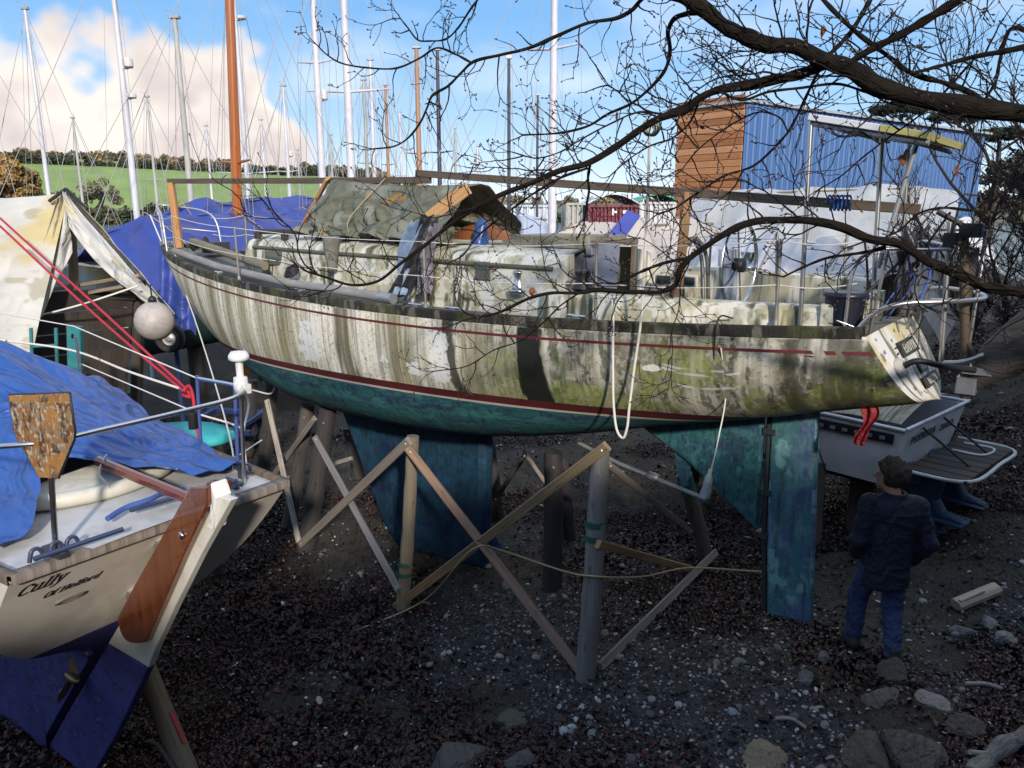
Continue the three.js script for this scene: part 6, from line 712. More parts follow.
// trailer with a wheel behind the cruiser
{ const b = at(195, 372, 13.2); const g0 = gH(b.x, -b.z); const t = thing('boat_trailer', 'dark blue launching trailer with spoked wheels between the two hulls', 'trailer', P3(b.x, g0, b.z)); const fm = paint([0.02, 0.04, 0.12], 0.4, 2);
  wpart('frame', [bar(V(-6.2, g0 + 0.75, 13.4), V(-4.6, g0 + 0.72, 13.0), 0.10, 0.10), bar(V(-6.2, g0 + 0.75, 14.6), V(-4.6, g0 + 0.72, 14.3), 0.1, 0.1), bar(V(-5.9, g0 + 0.75, 13.2), V(-5.8, g0 + 0.75, 14.8), 0.1, 0.1), bar(V(-4.9, g0 + 0.75, 13.0), V(-4.8, g0 + 0.75, 14.5), 0.1, 0.1)], fm, t);
  wpart('mudguard', sheet(16, 4, (u, v) => { const a = Math.PI * (0.05 + 0.9 * u); return [-5.45 + Math.cos(a) * 0.46, g0 + 0.36 + Math.sin(a) * 0.46, -13.05 - v * 0.25]; }, 0.015), fm, t);
  for (const [x, y, z] of [[-5.45, g0 + 0.34, 13.12], [-5.2, g0 + 0.34, 14.7]]) { const m = new THREE.Matrix4().makeRotationX(Math.PI / 2).setPosition(x, y, -z); const w = wpart('wheel', lathe([[0.18, -0.09], [0.31, -0.10], [0.34, -0.06], [0.34, 0.06], [0.31, 0.10], [0.18, 0.09], [0.18, -0.09]], 30, m), MAT.rubber, t); wpart('rim', [lathe([[0.001, 0.05], [0.06, 0.06], [0.08, 0.02], [0.19, 0.03], [0.19, 0.08]], 24, m)], MAT.galv, w); }
  const sp = at(170, 338, 12.4); wpart('spare_wheel', lathe([[0.12, -0.07], [0.21, -0.08], [0.235, -0.05], [0.235, 0.05], [0.21, 0.08], [0.12, 0.07], [0.12, -0.07]], 28, new THREE.Matrix4().makeRotationX(Math.PI / 2).setPosition(sp.x, sp.y, sp.z)), MAT.rubber, t); const hub = wpart('wheel_rim', [lathe([[0.001, 0.04], [0.05, 0.05], [0.05, 0.02], [0.15, 0.02], [0.15, 0.07]], 20, new THREE.Matrix4().makeRotationX(Math.PI / 2).setPosition(sp.x, sp.y, sp.z))], MAT.galv, t); wpart('post', bar(P3(sp.x, g0 + 0.7, sp.z - 0.2), P3(sp.x, sp.y + 0.1, sp.z - 0.2), 0.07, 0.07), fm, t); }

// ───────────────────────── motor boat behind the rudder
{
  const B0 = V(4.27, 0, 8.0), fx = P3(-0.68, 0, -0.733), sz = P3(0.733, 0, -0.68); // forward, starboard(away)
  const t = thing('motor_boat', 'white motor boat with a slatted bathing platform behind the yacht rudder', 'boat', P3(B0.x, gH(4.3, 8.0), B0.z)); const Q = (x, y, z) => B0.clone().addScaledVector(fx, x).addScaledVector(sz, z).setY(y); const WH = paint([0.74, 0.74, 0.76], 0.3, 0.6), W = 1.95, L = 6.2;
  const sheer = (x) => 1.58 + 0.02 * x, bow = (x) => 1 - 0.85 * Math.pow(clamp((x - 3) / (L - 3)), 2);
  const secs = (x, sd) => { const w = W / 2 * bow(x), c = W / 2; return [[sheer(x), c + sd * w], [sheer(x) - 0.42, c + sd * w * 0.97], [0.86 + 0.05 * x * 0.3, c + sd * w * 0.90], [0.52 + 0.10 * Math.max(0, x - 3), c]]; };
  const side = (sd, i0, i1) => sheet(20, 6, (u, v) => { const x = u * L + (i0 === 0 ? 0.12 * (1 - v) * 0 : 0), s = secs(x, sd), f = i0 + v * (i1 - i0), i = Math.min(2, Math.floor(f)), k = f - i; const y = lerp(s[i][0], s[i + 1][0], k), z = lerp(s[i][1], s[i + 1][1], k); return [...Object.values(Q(x + (1.58 - y) * 0.22 * (x < 0.4 ? 1 - x / 0.4 : 0), y, z)).slice(0, 3), u * 6, y]; });
  wpart('topsides', [-1, 1].map(s => side(s, 0, 2)), WH, t); wpart('bottom', [-1, 1].map(s => side(s, 2, 3)), mat([0.02, 0.035, 0.075], 0.6, { map: rep(T_mottle, 1) }), t, 'dark blue bottom');
  wpart('transom', sheet(6, 8, (u, v) => { const s = secs(0, -1), e = secs(0, 1), f = v * 2, i = Math.min(1, Math.floor(f)), k = f - i; const y = lerp(s[i][0], s[i + 1][0], k); return [...Object.values(Q((1.58 - y) * 0.22, y, lerp(lerp(s[i][1], s[i + 1][1], k), lerp(e[i][1], e[i + 1][1], k), u))).slice(0, 3), u * 2, y]; }), WH, t);
  wpart('lettering', lettering('PHOENICIAN', font, 0.085, Q(0.02, 1.36, 0.55).addScaledVector(fx, -0.012), sz, P3(0, 1, 0), 0.25, 0.004), mat([0.02, 0.02, 0.03], 0.5), t); wpart('lettering', lettering('CHARTER', font, 0.075, Q(0.02, 1.34, 1.30).addScaledVector(fx, -0.012), sz, P3(0, 1, 0), 0.25, 0.004), mat([0.02, 0.02, 0.03], 0.5), t);
  wpart('rubbing_strake', [tube(Array.from({ length: 20 }, (_, i) => Q(i / 19 * L, sheer(i / 19 * L) - 0.02, W / 2 - W / 2 * bow(i / 19 * L) - 0.01)), 0.022, 7), tube([Q(0, 1.57, 0), Q(-0.02, 1.57, W)], 0.022, 7), tube(Array.from({ length: 20 }, (_, i) => Q(i / 19 * L, sheer(i / 19 * L) - 0.02, W / 2 + W / 2 * bow(i / 19 * L) + 0.01)), 0.022, 7)], paint([0.66, 0.66, 0.66], 0.35), t); wpart('vent_strip', bar(Q(0.12, 1.44, -0.005), Q(1.5, 1.46, -0.005), 0.03, 0.11), MAT.black, t); for (let k = 0; k < 6; k++) wpart('vent_slot', bar(Q(0.2 + k * 0.14, 1.44, -0.028), Q(0.26 + k * 0.14, 1.44, -0.028), 0.008, 0.04), MAT.galv, t);
  wpart('cockpit_cover', sheet(40, 30, (u, v) => { const f = 0.14 * (fbm(u * 7, v * 6, 3, 4) - 0.5) + 0.05 * Math.sin(u * 20 + v * 9); return [...Object.values(Q(0.08 + u * 4.2, 1.60 + 0.16 * Math.sin(Math.PI * v) + f * 0.8 * Math.sin(Math.PI * u), 0.06 + v * (W - 0.12))).slice(0, 3), u * 3, v * 2]; }, 0.01), mat([0.42, 0.41, 0.36], 0.7, { map: rep(T_dirty, 0.5, 0.5) }), t, 'flaking pale cockpit cover');
  const pf = wpart('bathing_platform', tube(smooth([Q(0.0, 1.12, 0.0), Q(-0.52, 1.12, 0.02), Q(-0.66, 1.12, 0.16), Q(-0.68, 1.12, 1.0), Q(-0.66, 1.12, 1.62), Q(-0.52, 1.12, 1.76), Q(0.0, 1.12, 1.78)], 50), 0.021, 8), paint([0.55, 0.55, 0.52], 0.4), t, 'slatted bathing platform with a pale rim'); const SL = [wood([0.030, 0.025, 0.021]), wood([0.042, 0.034, 0.027])]; for (let k = 0; k < 8; k++) { const z0 = 0.02 + k * 0.212; wpart('slat', bar(Q(-0.02, 1.12, z0 + 0.12), Q(-0.63, 1.12, z0 + 0.12), 0.188, 0.03), SL[k % 2], pf); }
  wpart('hatch_rim', tube(smooth([Q(-0.15, 1.145, 1.1), Q(-0.45, 1.145, 1.12), Q(-0.47, 1.145, 1.5), Q(-0.15, 1.145, 1.5)], 16), 0.015, 6), paint([0.6, 0.6, 0.58], 0.4), pf); for (const z of [0.6, 1.25]) wpart('stay', tube([Q(-0.5, 1.13, z), Q(0.0, 1.50, z - 0.1)], 0.014, 7), MAT.black, pf);
  // twin outdrive legs
  for (const z of [0.5, 1.25]) { const OD = mat([0.018, 0.05, 0.105], 0.45, { map: rep(T_mottle, 2) }); const o = wpart('outdrive_leg', plate([[0.18, 1.06], [-0.22, 1.05], [-0.30, 0.92], [-0.26, 0.72], [-0.34, 0.60], [-0.58, 0.53], [-0.58, 0.49], [-0.34, 0.50], [-0.30, 0.38], [-0.34, 0.30], [-0.20, 0.24], [0.02, 0.26], [0.05, 0.40], [-0.02, 0.62], [0.14, 0.80]], Q(0, 0, z), fx, P3(0, 1, 0), 0.17, 0.05), OD, t, 'dark blue outdrive leg'); wpart('cavitation_plate', bar(Q(-0.05, 0.53, z), Q(-0.56, 0.51, z), 0.34, 0.025), OD, o); wpart('gear_housing', lathe([[0.001, -0.24], [0.05, -0.18], [0.075, 0], [0.07, 0.2], [0.03, 0.26], [0.001, 0.26]], 14, new THREE.Matrix4().makeBasis(sz, fx, P3().crossVectors(sz, fx)).setPosition(Q(-0.15, 0.34, z))), OD, o); wpart('bracket', bar(Q(0.10, 0.95, z), Q(-0.1, 0.95, z), 0.3, 0.2), OD, o); }
  for (const [x, z] of [[0.6, 0.5], [0.6, 1.8], [3.4, 1.1]]) { const p = Q(x, 0, z), g0 = gH(p.x, -p.z); wpart('keel_block', bar(P3(p.x, g0 - 0.05, p.z), P3(p.x, 0.72, p.z), 0.22, 0.22), MAT.darkTimber, t); }
  one('boat_prop', bar(P3(Q(0.9, 0, -0.1).x, gH(Q(0.9, 0, -0.1).x, -Q(0.9, 0, -0.1).z) - 0.05, Q(0.9, 0, -0.1).z + 0.15), Q(0.9, 0.98, -0.02), 0.11, 0.11), wood([0.12, 0.10, 0.08]), 'short timber prop under the motor boat side', 'prop');
  one('mooring_line', tube(smooth([Q(1.0, 1.50, -0.03), Q(0.95, 1.2, -0.03), Q(0.8, 0.9, -0.06)], 10), 0.009, 6), MAT.black, 'thin black line down the motor boat side', 'rope');
}
// ───────────────────────── timber legs and braces round the derelict yacht
function onG(px, py) { let D = 6; for (let k = 0; k < 40; k++) { const p = at(px, py, D); const up = (p.y - EYE) / D; D = lerp(D, (gH(p.x, D) - EYE) / up, 0.6); } const p = at(px, py, D); p.y = gH(p.x, D); return p; }
{
  const sink = (p) => { const q = p.clone(); q.y -= 0.06; return q; };
  const log = (name, a, b, r, m, label, cat = 'prop') => { const t = thing(name, label, cat, b); const d = a.clone().sub(b), mid = a.clone().lerp(b, 0.5).add(P3(0.01, 0, 0.01)); wpart('log', tube(smooth([a, mid, b], 10), (u) => lerp(r * 0.92, r * 1.06, u) * (1 + 0.05 * Math.sin(u * 23)), 16), m, t); const dd = a.clone().sub(b).normalize(); wpart('bolt', tube([a.clone().lerp(b, 0.08).add(P3(0, 0, r * 0.8)), a.clone().lerp(b, 0.08).add(P3(0, 0, r + 0.02))], 0.012, 6), MAT.galv, t); return t; };
  const W1 = mat([0.21, 0.185, 0.135], 0.85, { map: rep(T_wood, 2, 0.8), bumpMap: rep(T_wood, 2, 0.8), bumpScale: 0.006 }), W2 = mat([0.20, 0.20, 0.205], 0.85, { map: rep(T_wood, 2, 0.8), bumpMap: rep(T_wood, 2, 0.8), bumpScale: 0.006 }), WD = mat([0.045, 0.042, 0.045], 0.9, { map: rep(T_wood, 2, 0.8), bumpMap: rep(T_wood, 2), bumpScale: 0.006 });
  const g1 = onG(402, 612), g2 = onG(585, 678), G = paint([0.02, 0.10, 0.06], 0.6, 2);
  const D1 = -g1.z, D2 = -g2.z; const t1 = at(413, 436, D1 + 0.05), t2 = at(600, 452, D2 + 0.02);
  const ring = (t, a, b, f0, f1, r) => wpart('green_band', tube([a.clone().lerp(b, f0), a.clone().lerp(b, f1)], r, 16, false), G, t, 'painted green band');
  const L1 = log('timber_prop', t1, sink(g1), 0.068, W1, 'round timber leg with green bands below the middle of the yacht'); ring(L1, t1, g1, 0.70, 0.725, 0.080); ring(L1, t1, g1, 0.76, 0.785, 0.080);
  const L2 = log('timber_prop', t2, sink(g2), 0.083, W2, 'thick grey timber leg with green bands nearest the viewer'); ring(L2, t2, g2, 0.285, 0.312, 0.0915); ring(L2, t2, g2, 0.345, 0.372, 0.092);
  const gb = onG(305, 548), gb2 = onG(288, 528); const tb = at(328, 408, -gb.z - 0.1), tb2 = at(308, 405, -gb2.z);
  log('timber_prop', tb, sink(gb), 0.115, WD, 'black timber leg nearest under the bow'); log('timber_prop', tb2, sink(gb2), 0.10, mat([0.09, 0.085, 0.08], 0.9, { map: rep(T_wood, 2) }), 'grey timber leg just left of the black bow leg');
  { const g = onG(262, 476); log('timber_prop', at(274, 374, -g.z), sink(g), 0.12, WD, 'dark leg furthest left under the bow'); const gq = onG(246, 455); log('timber_prop', at(252, 380, -gq.z), sink(gq), 0.12, WD, 'thin dark leg beyond the bow near the trailer'); }
  { const g = onG(552, 588); log('timber_prop', at(553, 452, -g.z), sink(g), 0.105, WD, 'dark timber leg under the middle behind the crossing braces'); const g3 = onG(569, 540); log('timber_prop', at(560, 455, -g3.z), sink(g3), 0.09, WD, 'dark far side leg seen just right of the middle one'); const g4 = onG(497, 520); log('timber_prop', at(487, 440, -g4.z), sink(g4), 0.11, WD, 'dark far side leg just behind the keel'); const g5 = onG(708, 560); const L5 = log('timber_prop', at(684, 474, -g5.z), sink(g5), 0.085, mat([0.10, 0.09, 0.08], 0.9, { map: rep(T_wood, 2) }), 'leaning far side leg with a teal daubed head below the quarter'); const ta = at(684, 474, -g5.z); wpart('teal_paint', tube([ta, ta.clone().lerp(g5, 0.22)], 0.088, 14), M_anti, L5); const g6 = onG(360, 478); log('timber_prop', at(348, 428, -g6.z), sink(g6), 0.10, WD, 'dark far side leg in front of the keel'); }
  const brace = (a, b, w, h, m, label) => { const t = thing('brace_plank', label, 'brace', a.clone().lerp(b, 0.5)); wpart('plank', bar(a, b, w, h, P3(0, 0.3, 1).normalize()), m, t); for (const f of [0.02, 0.98]) { const p = a.clone().lerp(b, f); wpart('nail', tube([p, p.clone().add(P3(0, 0.01, h / 2 + 0.012))], 0.008, 6), MAT.galv, t); } return t; };
  const BY = wood([0.27, 0.205, 0.125]), BG = wood([0.23, 0.21, 0.19]), BO = wood([0.32, 0.20, 0.10]), BR = wood([0.25, 0.16, 0.11]);
  const nz = P3(0, 0, 0.10), up = (p, y) => p.clone().add(P3(0, y, 0));
  brace(at(409, 441, D1 - 0.10), at(300, 545, -gb.z - 0.14), 0.09, 0.04, BG, 'grey brace falling left from the banded middle leg to the bow leg');
  brace(at(315, 437, -gb.z - 0.16), at(399, 590, D1 - 0.06), 0.075, 0.04, wood([0.20, 0.20, 0.21]), 'grey brace running down from the bow leg to the banded leg foot');
  brace(at(408, 448, D1 - 0.10), onG(583, 674).add(P3(0, 0.05, 0.1)), 0.085, 0.045, BR, 'long brown brace from banded leg head to the thick leg foot');
  brace(onG(396, 610).add(P3(0, 0.04, 0)), at(607, 446, D2 - 0.13), 0.085, 0.045, BY, 'long yellowish brace rising right to the thick leg head');
  brace(at(598, 544, D2 - 0.11), at(694, 570, -onG(708, 560).z - 0.35), 0.07, 0.04, BO, 'short orange brace level from the thick leg to the far side');
  brace(at(716, 552, -onG(708, 560).z - 0.1), onG(600, 672).add(P3(0, 0.05, 0)), 0.075, 0.04, BG, 'grey brace falling left to the thick leg foot');
  brace(at(608, 464, D2 + 0.5), at(691, 532, -onG(708, 560).z - 0.1), 0.06, 0.035, BG, 'thin grey brace below the propeller shaft');
  brace(at(267, 400, 10.2), at(299, 542, -gb.z - 0.17), 0.07, 0.03, wood([0.36, 0.33, 0.29]), 'thin pale brace under the bow left of the legs'); brace(at(315, 418, -gb.z + 0.25), at(268, 483, 10.6), 0.07, 0.04, BG, 'short crossing brace under the bow'); brace(at(352, 458, 11), at(275, 482, 11.4), 0.06, 0.04, BG, 'level brace behind the bow legs'); brace(at(525, 455, 9.0), at(495, 500, 9.4), 0.06, 0.04, WD, 'small dark brace behind the middle leg'); brace(at(524, 452, 9.2), at(548, 486, 9.0), 0.05, 0.04, BG, 'small pale brace near the hull behind the middle leg');
  // blue antifouled rag of tarpaulin by the keel
  { const a = at(480, 480, 8.6), b = at(500, 548, 8.4), c = at(470, 545, 8.5); one('blue_tarp_scrap', sheet(16, 10, (u, v) => { const p = a.clone().lerp(c.clone().lerp(b, v), u); const f = 0.05 * Math.sin(v * 9 + u * 4); return [p.x + f, p.y, p.z + f, u, v]; }, 0.006), cloth([0.03, 0.06, 0.20]), 'blue tarpaulin scrap trailing from the keel', 'tarpaulin'); }
  const rope = (pts, r, m, label, n = 60) => one('rope', tube(smooth(pts, n), r, 6), m, label, 'rope');
  rope([onG(345, 637).add(P3(0, 0.02, 0)), at(420, 603, D1 - 0.14), at(480, 546, 6.5), at(500, 550, 6.6), at(560, 570, 6.3), at(590, 576, D2 - 0.10), at(640, 577, 6.2), at(690, 568, 6.9), at(765, 572, 6.35)], 0.009, MAT.ropeTan, 'slack tan rope tied between the legs and the rudder');
  rope([at(0, 218, 10.0), at(90, 300, 8.6), at(186, 389, 7.0)], 0.014, MAT.ropeRed, 'upper red rope stretched down to the cruiser rail', 30); rope([at(0, 226, 9.9), at(92, 312, 8.5), at(184, 392, 6.9)], 0.014, MAT.ropeRed, 'lower red rope stretched down to the cruiser rail', 30);
  rope([at(186, 389, 6.98), at(190, 397, 6.9), at(183, 394, 6.9), at(188, 386, 6.95), at(192, 392, 6.9), at(196, 425, 6.8), at(203, 452, 6.7)], 0.016, MAT.ropeRed, 'knot and tail of red rope hanging beside the cruiser');
  rope([at(168, 247, 12.6), at(195, 320, 10.5), at(228, 430, 7.4), at(238, 500, 5.0)], 0.009, MAT.ropeWhite, 'white line slanting from the yacht bow to the cruiser quarter'); rope([at(150, 215, 12.9), at(166, 250, 12.75), at(188, 268, 12.2)], 0.012, MAT.ropeWhite, 'short white bow line'); rope([at(30, 318, 10.6), at(80, 305, 10.7), at(138, 286, 10.9)], 0.014, MAT.ropeWhite, 'thin white rope across the open tent end'); rope([at(0, 340, 8.2), at(70, 350, 7.8), at(130, 372, 7.0), at(178, 388, 6.6)], 0.012, MAT.ropeWhite, 'white guard line left of the red ropes'); rope([onG(196, 470).add(P3(0, 0.6, 0)), at(230, 460, 9.4), at(262, 440, 9.6)], 0.012, MAT.galv, 'thin cable under the bow', 20);
  { const p = at(262, 388, 11.0), g = [at(252, 390, 11), at(272, 393, 11), at(274, 372, 11), at(266, 368, 11), at(264, 384, 11)]; one('wire_hook', tube(smooth(g, 30), 0.013, 6), paint([0.5, 0.5, 0.5]), 'bent white hook of wire beneath the bow stripe', 'wire'); }
}
{ const t = thing('hanging_tarp', 'royal blue tarpaulin hanging down beside the yacht stem', 'tarpaulin', at(172, 330, 13.6)); wpart('cloth', sheet(24, 20, (u, v) => { const a = at(158, 240, 14.2).lerp(at(192, 268, 13.8), v), b = at(162, 318, 14.0).lerp(at(196, 336, 13.6), v); const p = a.lerp(b, u), f = 0.10 * Math.sin(v * 11 + u * 2) + 0.08 * (fbm(u * 4, v * 4, 3, 3) - 0.5); return [p.x + f * 0.3, p.y + 0.05 * Math.sin(v * 9) * u, p.z + f, u * 2, v]; }, 0.008), BLUE_T2, t); }
// ───────────────────────── person walking away, head turned left
{
  const F = V(3.13, 0, 5.93), gy = Math.min(gH(3.05, 6.15), gH(3.3, 5.95)) + 0.03; const t = thing('person', 'person in a dark navy jacket and jeans walking away past the rudder, head turned left', 'person', P3(F.x, gy, F.z)); t.scale.setScalar(1.0); t.rotation.y = -0.12;
  const HC = [-0.045, 1.63, -0.02], fy = -2.15; // head centre; yaw of the face
  const fdx = -0.86, fdz = -0.51, sx = -fdz, szz = fdx; // forward and side of the face
  const hl = (x, y, z) => { const a = x - HC[0], b = y - HC[1], c = z - HC[2]; return [a * fdx + c * fdz, b, a * sx + c * szz]; };
  const skull = (x, y, z) => { const [f, u, s] = hl(x, y, z); let d = (Math.hypot((f + 0.012) / 0.100, (u - 0.022) / 0.104, s / 0.077) - 1) * 0.08; d = smin(d, (Math.hypot((f - 0.030) / 0.062, (u + 0.060) / 0.062, s / 0.055) - 1) * 0.055, 0.04); return d; };
  const face = (x, y, z) => { const [f, u, s] = hl(x, y, z); let d = skull(x, y, z); d = smin(d, cap(f, u, Math.abs(s) * 0 + s, [0.088, 0.018, 0], [0.112, -0.022, 0], 0.008, 0.013), 0.016); d = smin(d, cap(f, u, s, [0.080, -0.052, -0.018], [0.080, -0.052, 0.018], 0.009, 0.009), 0.008); d = smin(d, cap(f, u, s, [0.070, -0.095, 0], [0.074, -0.095, 0], 0.018, 0.018), 0.02); for (const k of [-1, 1]) { d = Math.max(d, -(Math.hypot(f - 0.094, u - 0.010, s - k * 0.032) - 0.013)); d = smin(d, Math.hypot(f - 0.078, u - 0.008, s - k * 0.031) - 0.0115, 0.003); d = smin(d, cap(f, u, s, [0.08, 0.026, k * 0.018], [0.074, 0.026, k * 0.046], 0.008, 0.006), 0.01); d = smin(d, (Math.hypot((f + 0.008) / 0.020, (u - 0.0) / 0.032, (s - k * 0.078) / 0.010) - 1) * 0.010, 0.006); } const nk = cap(x, y, z, [0.0, 1.40, 0.02], [HC[0] + 0.01, HC[1] - 0.05, HC[2] + 0.015], 0.068, 0.056); return smin(d, nk, 0.03); };
  const J = { lh: [-0.09, 0.90, 0], rh: [0.09, 0.90, 0], lk: [-0.14, 0.49, -0.16], rk: [0.10, 0.48, -0.04], la: [-0.155, 0.10, -0.14], ra: [0.10, 0.09, 0.10], ls: [-0.19, 1.40, 0.02], rs: [0.19, 1.39, 0.02], le: [-0.255, 1.09, 0.05], re: [0.285, 1.09, 0.07], lw: [-0.20, 0.90, -0.12], rw: [0.23, 0.89, -0.09] };
  const trunk = (x, y, z) => { let d = cap(x, y, z * 1.35, [0, 0.95, 0], [0, 1.30, 0], 0.150, 0.165); d = smin(d, cap(x, y, z, [-0.14, 1.39, 0.02], [0.14, 1.39, 0.02], 0.075, 0.075), 0.08); return d; };
  const hand = (x, y, z, w, s) => { let d = cap(x, y, z, w, [w[0] - s * 0.045, w[1] - 0.05, w[2] - 0.05], 0.030, 0.036); for (let k = 0; k < 4; k++) d = smin(d, cap(x, y, z, [w[0] - s * 0.045 + (k - 1.5) * 0.010, w[1] - 0.055, w[2] - 0.05 + (k - 1.5) * 0.018], [w[0] - s * 0.07, w[1] - 0.12 - 0.006 * (k % 3), w[2] - 0.055 + (k - 1.5) * 0.02], 0.009, 0.008), 0.006); return smin(d, cap(x, y, z, [w[0] - s * 0.03, w[1] - 0.02, w[2] - 0.07], [w[0] - s * 0.05, w[1] - 0.06, w[2] - 0.105], 0.010, 0.009), 0.008); };
  const body = (x, y, z) => { let d = trunk(x, y, z); for (const [a, b, c] of [['ls', 'le', 'lw'], ['rs', 're', 'rw']]) d = smin(d, smin(cap(x, y, z, J[a], J[b], 0.055, 0.044), cap(x, y, z, J[b], J[c], 0.043, 0.03), 0.03), 0.05); for (const [a, b, c] of [['lh', 'lk', 'la'], ['rh', 'rk', 'ra']]) d = smin(d, smin(cap(x, y, z, J[a], J[b], 0.085, 0.055), cap(x, y, z, J[b], J[c], 0.055, 0.037), 0.03), 0.05); for (const [a] of [['la'], ['ra']]) d = smin(d, cap(x, y, z, [J[a][0], J[a][1] - 0.05, J[a][2] + 0.04], [J[a][0], J[a][1] - 0.06, J[a][2] - 0.13], 0.035, 0.03), 0.03); d = smin(d, hand(x, y, z, J.lw, -1), 0.02); d = smin(d, hand(x, y, z, J.rw, 1), 0.02); return d; };
  const SK = mat([0.36, 0.19, 0.13], 0.5); const head = sdfMesh(face, [-0.25, 1.38, -0.22], [0.16, 1.80, 0.18], 0.0045); const bod = sdfMesh(body, [-0.5, -0.02, -0.45], [0.5, 1.52, 0.4], 0.014);
  part('body', [head, bod], SK, t);
  const hair = (x, y, z) => { const [f, u, s] = hl(x, y, z); const st = 0.034 * (fbm(x * 30, y * 20, z * 30, 3) - 0.5) + 0.004 * Math.sin(s * 170 + f * 90 + u * 40); let d = (Math.hypot((f + 0.022) / 0.108, (u - 0.028) / 0.112, s / 0.090) - 1) * 0.088 - 0.016 + st; const cut = f - 0.030 - Math.max(0, u - 0.02) * 0.9; d = Math.max(d, cut, -(u + 0.085 - 0.5 * Math.max(0, f + 0.03))); return d; };
  part('hair', sdfMesh(hair, [-0.25, 1.50, -0.22], [0.16, 1.82, 0.2], 0.0055), mat([0.018, 0.013, 0.010], 0.6, { bumpMap: rep(B_bark, 12, 6), bumpScale: 0.006 }), t, 'short dark brown hair');
  const jacket = (x, y, z) => { let d = cap(x, y, z * 1.22, [0, 0.72, 0.01], [0, 1.28, 0.0], 0.185, 0.192); d = smin(d, cap(x, y, z, [-0.135, 1.375, 0.02], [0.135, 1.375, 0.02], 0.10, 0.10), 0.09); d = smin(d, smin(cap(x, y, z, J.ls, J.le, 0.082, 0.070), cap(x, y, z, J.le, J.lw, 0.070, 0.066), 0.03), 0.05); d = smin(d, smin(cap(x, y, z, J.rs, J.re, 0.082, 0.070), cap(x, y, z, J.re, J.rw, 0.070, 0.066), 0.03), 0.05); d += 0.022 * (fbm(x * 9, y * 7, z * 9, 3) - 0.5) + 0.006 * Math.sin(y * 40 + x * 30 + 4 * noise(x * 6, y * 6, z * 6)) * sstep(0.2, 0.34, Math.abs(x)); d = smin(d, Math.max(Math.hypot(x, (z - 0.015)) - 0.088, Math.abs(y - 1.475) - 0.03), 0.03); d = Math.max(d, 0.685 + 0.02 * Math.sin(x * 9) - y, y - 1.51); d = Math.max(d, -(Math.hypot(x, z - 0.01) - 0.068 + Math.max(0, 1.44 - y) * 3)); return d; };
  part('jacket', sdfMesh(jacket, [-0.55, 0.6, -0.4], [0.55, 1.56, 0.4], 0.012), cloth([0.007, 0.010, 0.028], 0.8, 2.2, 0.03), t, 'dark navy jacket');
  const jeans = (x, y, z) => { let d = cap(x, y, z, [-0.07, 0.86, 0.0], [0.07, 0.86, 0.0], 0.115, 0.115); for (const [a, b, c] of [['lh', 'lk', 'la'], ['rh', 'rk', 'ra']]) d = smin(d, smin(cap(x, y, z, J[a], J[b], 0.108, 0.083), cap(x, y, z, J[b], J[c], 0.082, 0.070), 0.03), 0.04); d += 0.018 * (fbm(x * 8, y * 12, z * 8, 3) - 0.5) + 0.006 * Math.sin(y * 55 + x * 20) * sstep(0.35, 0.15, y); return Math.max(d, 0.075 - y, y - 0.84); };
  part('jeans', sdfMesh(jeans, [-0.32, 0.03, -0.32], [0.3, 1.06, 0.25], 0.012), cloth([0.030, 0.050, 0.13], 0.8, 3, 0.02), t, 'blue jeans');
  for (const k of ['la', 'ra']) { const a = J[k]; part('shoe', sdfMesh((x, y, z) => { let d = cap(x, y, z, [a[0], 0.055, a[2] + 0.05], [a[0], 0.045, a[2] - 0.16], 0.050, 0.046); d = smin(d, cap(x, y, z, [a[0], 0.05, a[2] + 0.03], [a[0], 0.13, a[2] + 0.02], 0.05, 0.052), 0.03); return Math.max(d, -y + (k === 'la' ? 0.0 : 0.0)); }, [a[0] - 0.1, -0.02, a[2] - 0.26], [a[0] + 0.1, 0.22, a[2] + 0.16], 0.009), mat([0.02, 0.017, 0.015], 0.6), t); }
}
// ───────────────────────── rocks and driftwood
function rockGeo(sd, sx, sy, sz) { let g = mergeVertices(new THREE.IcosahedronGeometry(1, 9).deleteAttribute('uv').deleteAttribute('normal')); const p = g.attributes.position; for (let i = 0; i < p.count; i++) { const v = P3().fromBufferAttribute(p, i), n = v.clone(); let r = 0.75 + 0.55 * fbm(n.x * 1.3 + sd, n.y * 1.3, n.z * 1.3, 4); for (let k = 0; k < 11; k++) { const a = P3(hash3(sd, k, 1) - 0.5, hash3(sd, k, 2) - 0.35, hash3(sd, k, 3) - 0.5).normalize(), c = 0.50 + 0.30 * hash3(sd, k, 4), d = v.clone().multiplyScalar(r).dot(a); if (d > c) r -= (d - c) * 0.85 / Math.max(0.35, n.dot(a)); } r += 0.10 * (fbm(n.x * 5, n.y * 5, n.z * 5 + sd, 4) - 0.5) - 0.05 * sstep(0.07, 0.0, Math.abs(fbm(n.x * 2.2, n.y * 2.2 + sd, n.z * 2.2, 3) - 0.5)); v.multiplyScalar(r); p.setXYZ(i, v.x * sx, v.y * sy, v.z * sz); } g.computeVertexNormals(); g = toCreasedNormals(g.toNonIndexed(), 0.35); const p2 = p; { const p = g.attributes.position; const uv = []; for (let i = 0; i < p.count; i++) uv.push(p.getX(i) + p.getZ(i), p.getY(i) + p.getZ(i) * 0.3); g.setAttribute('uv', new THREE.Float32BufferAttribute(uv, 2)); } return g; }
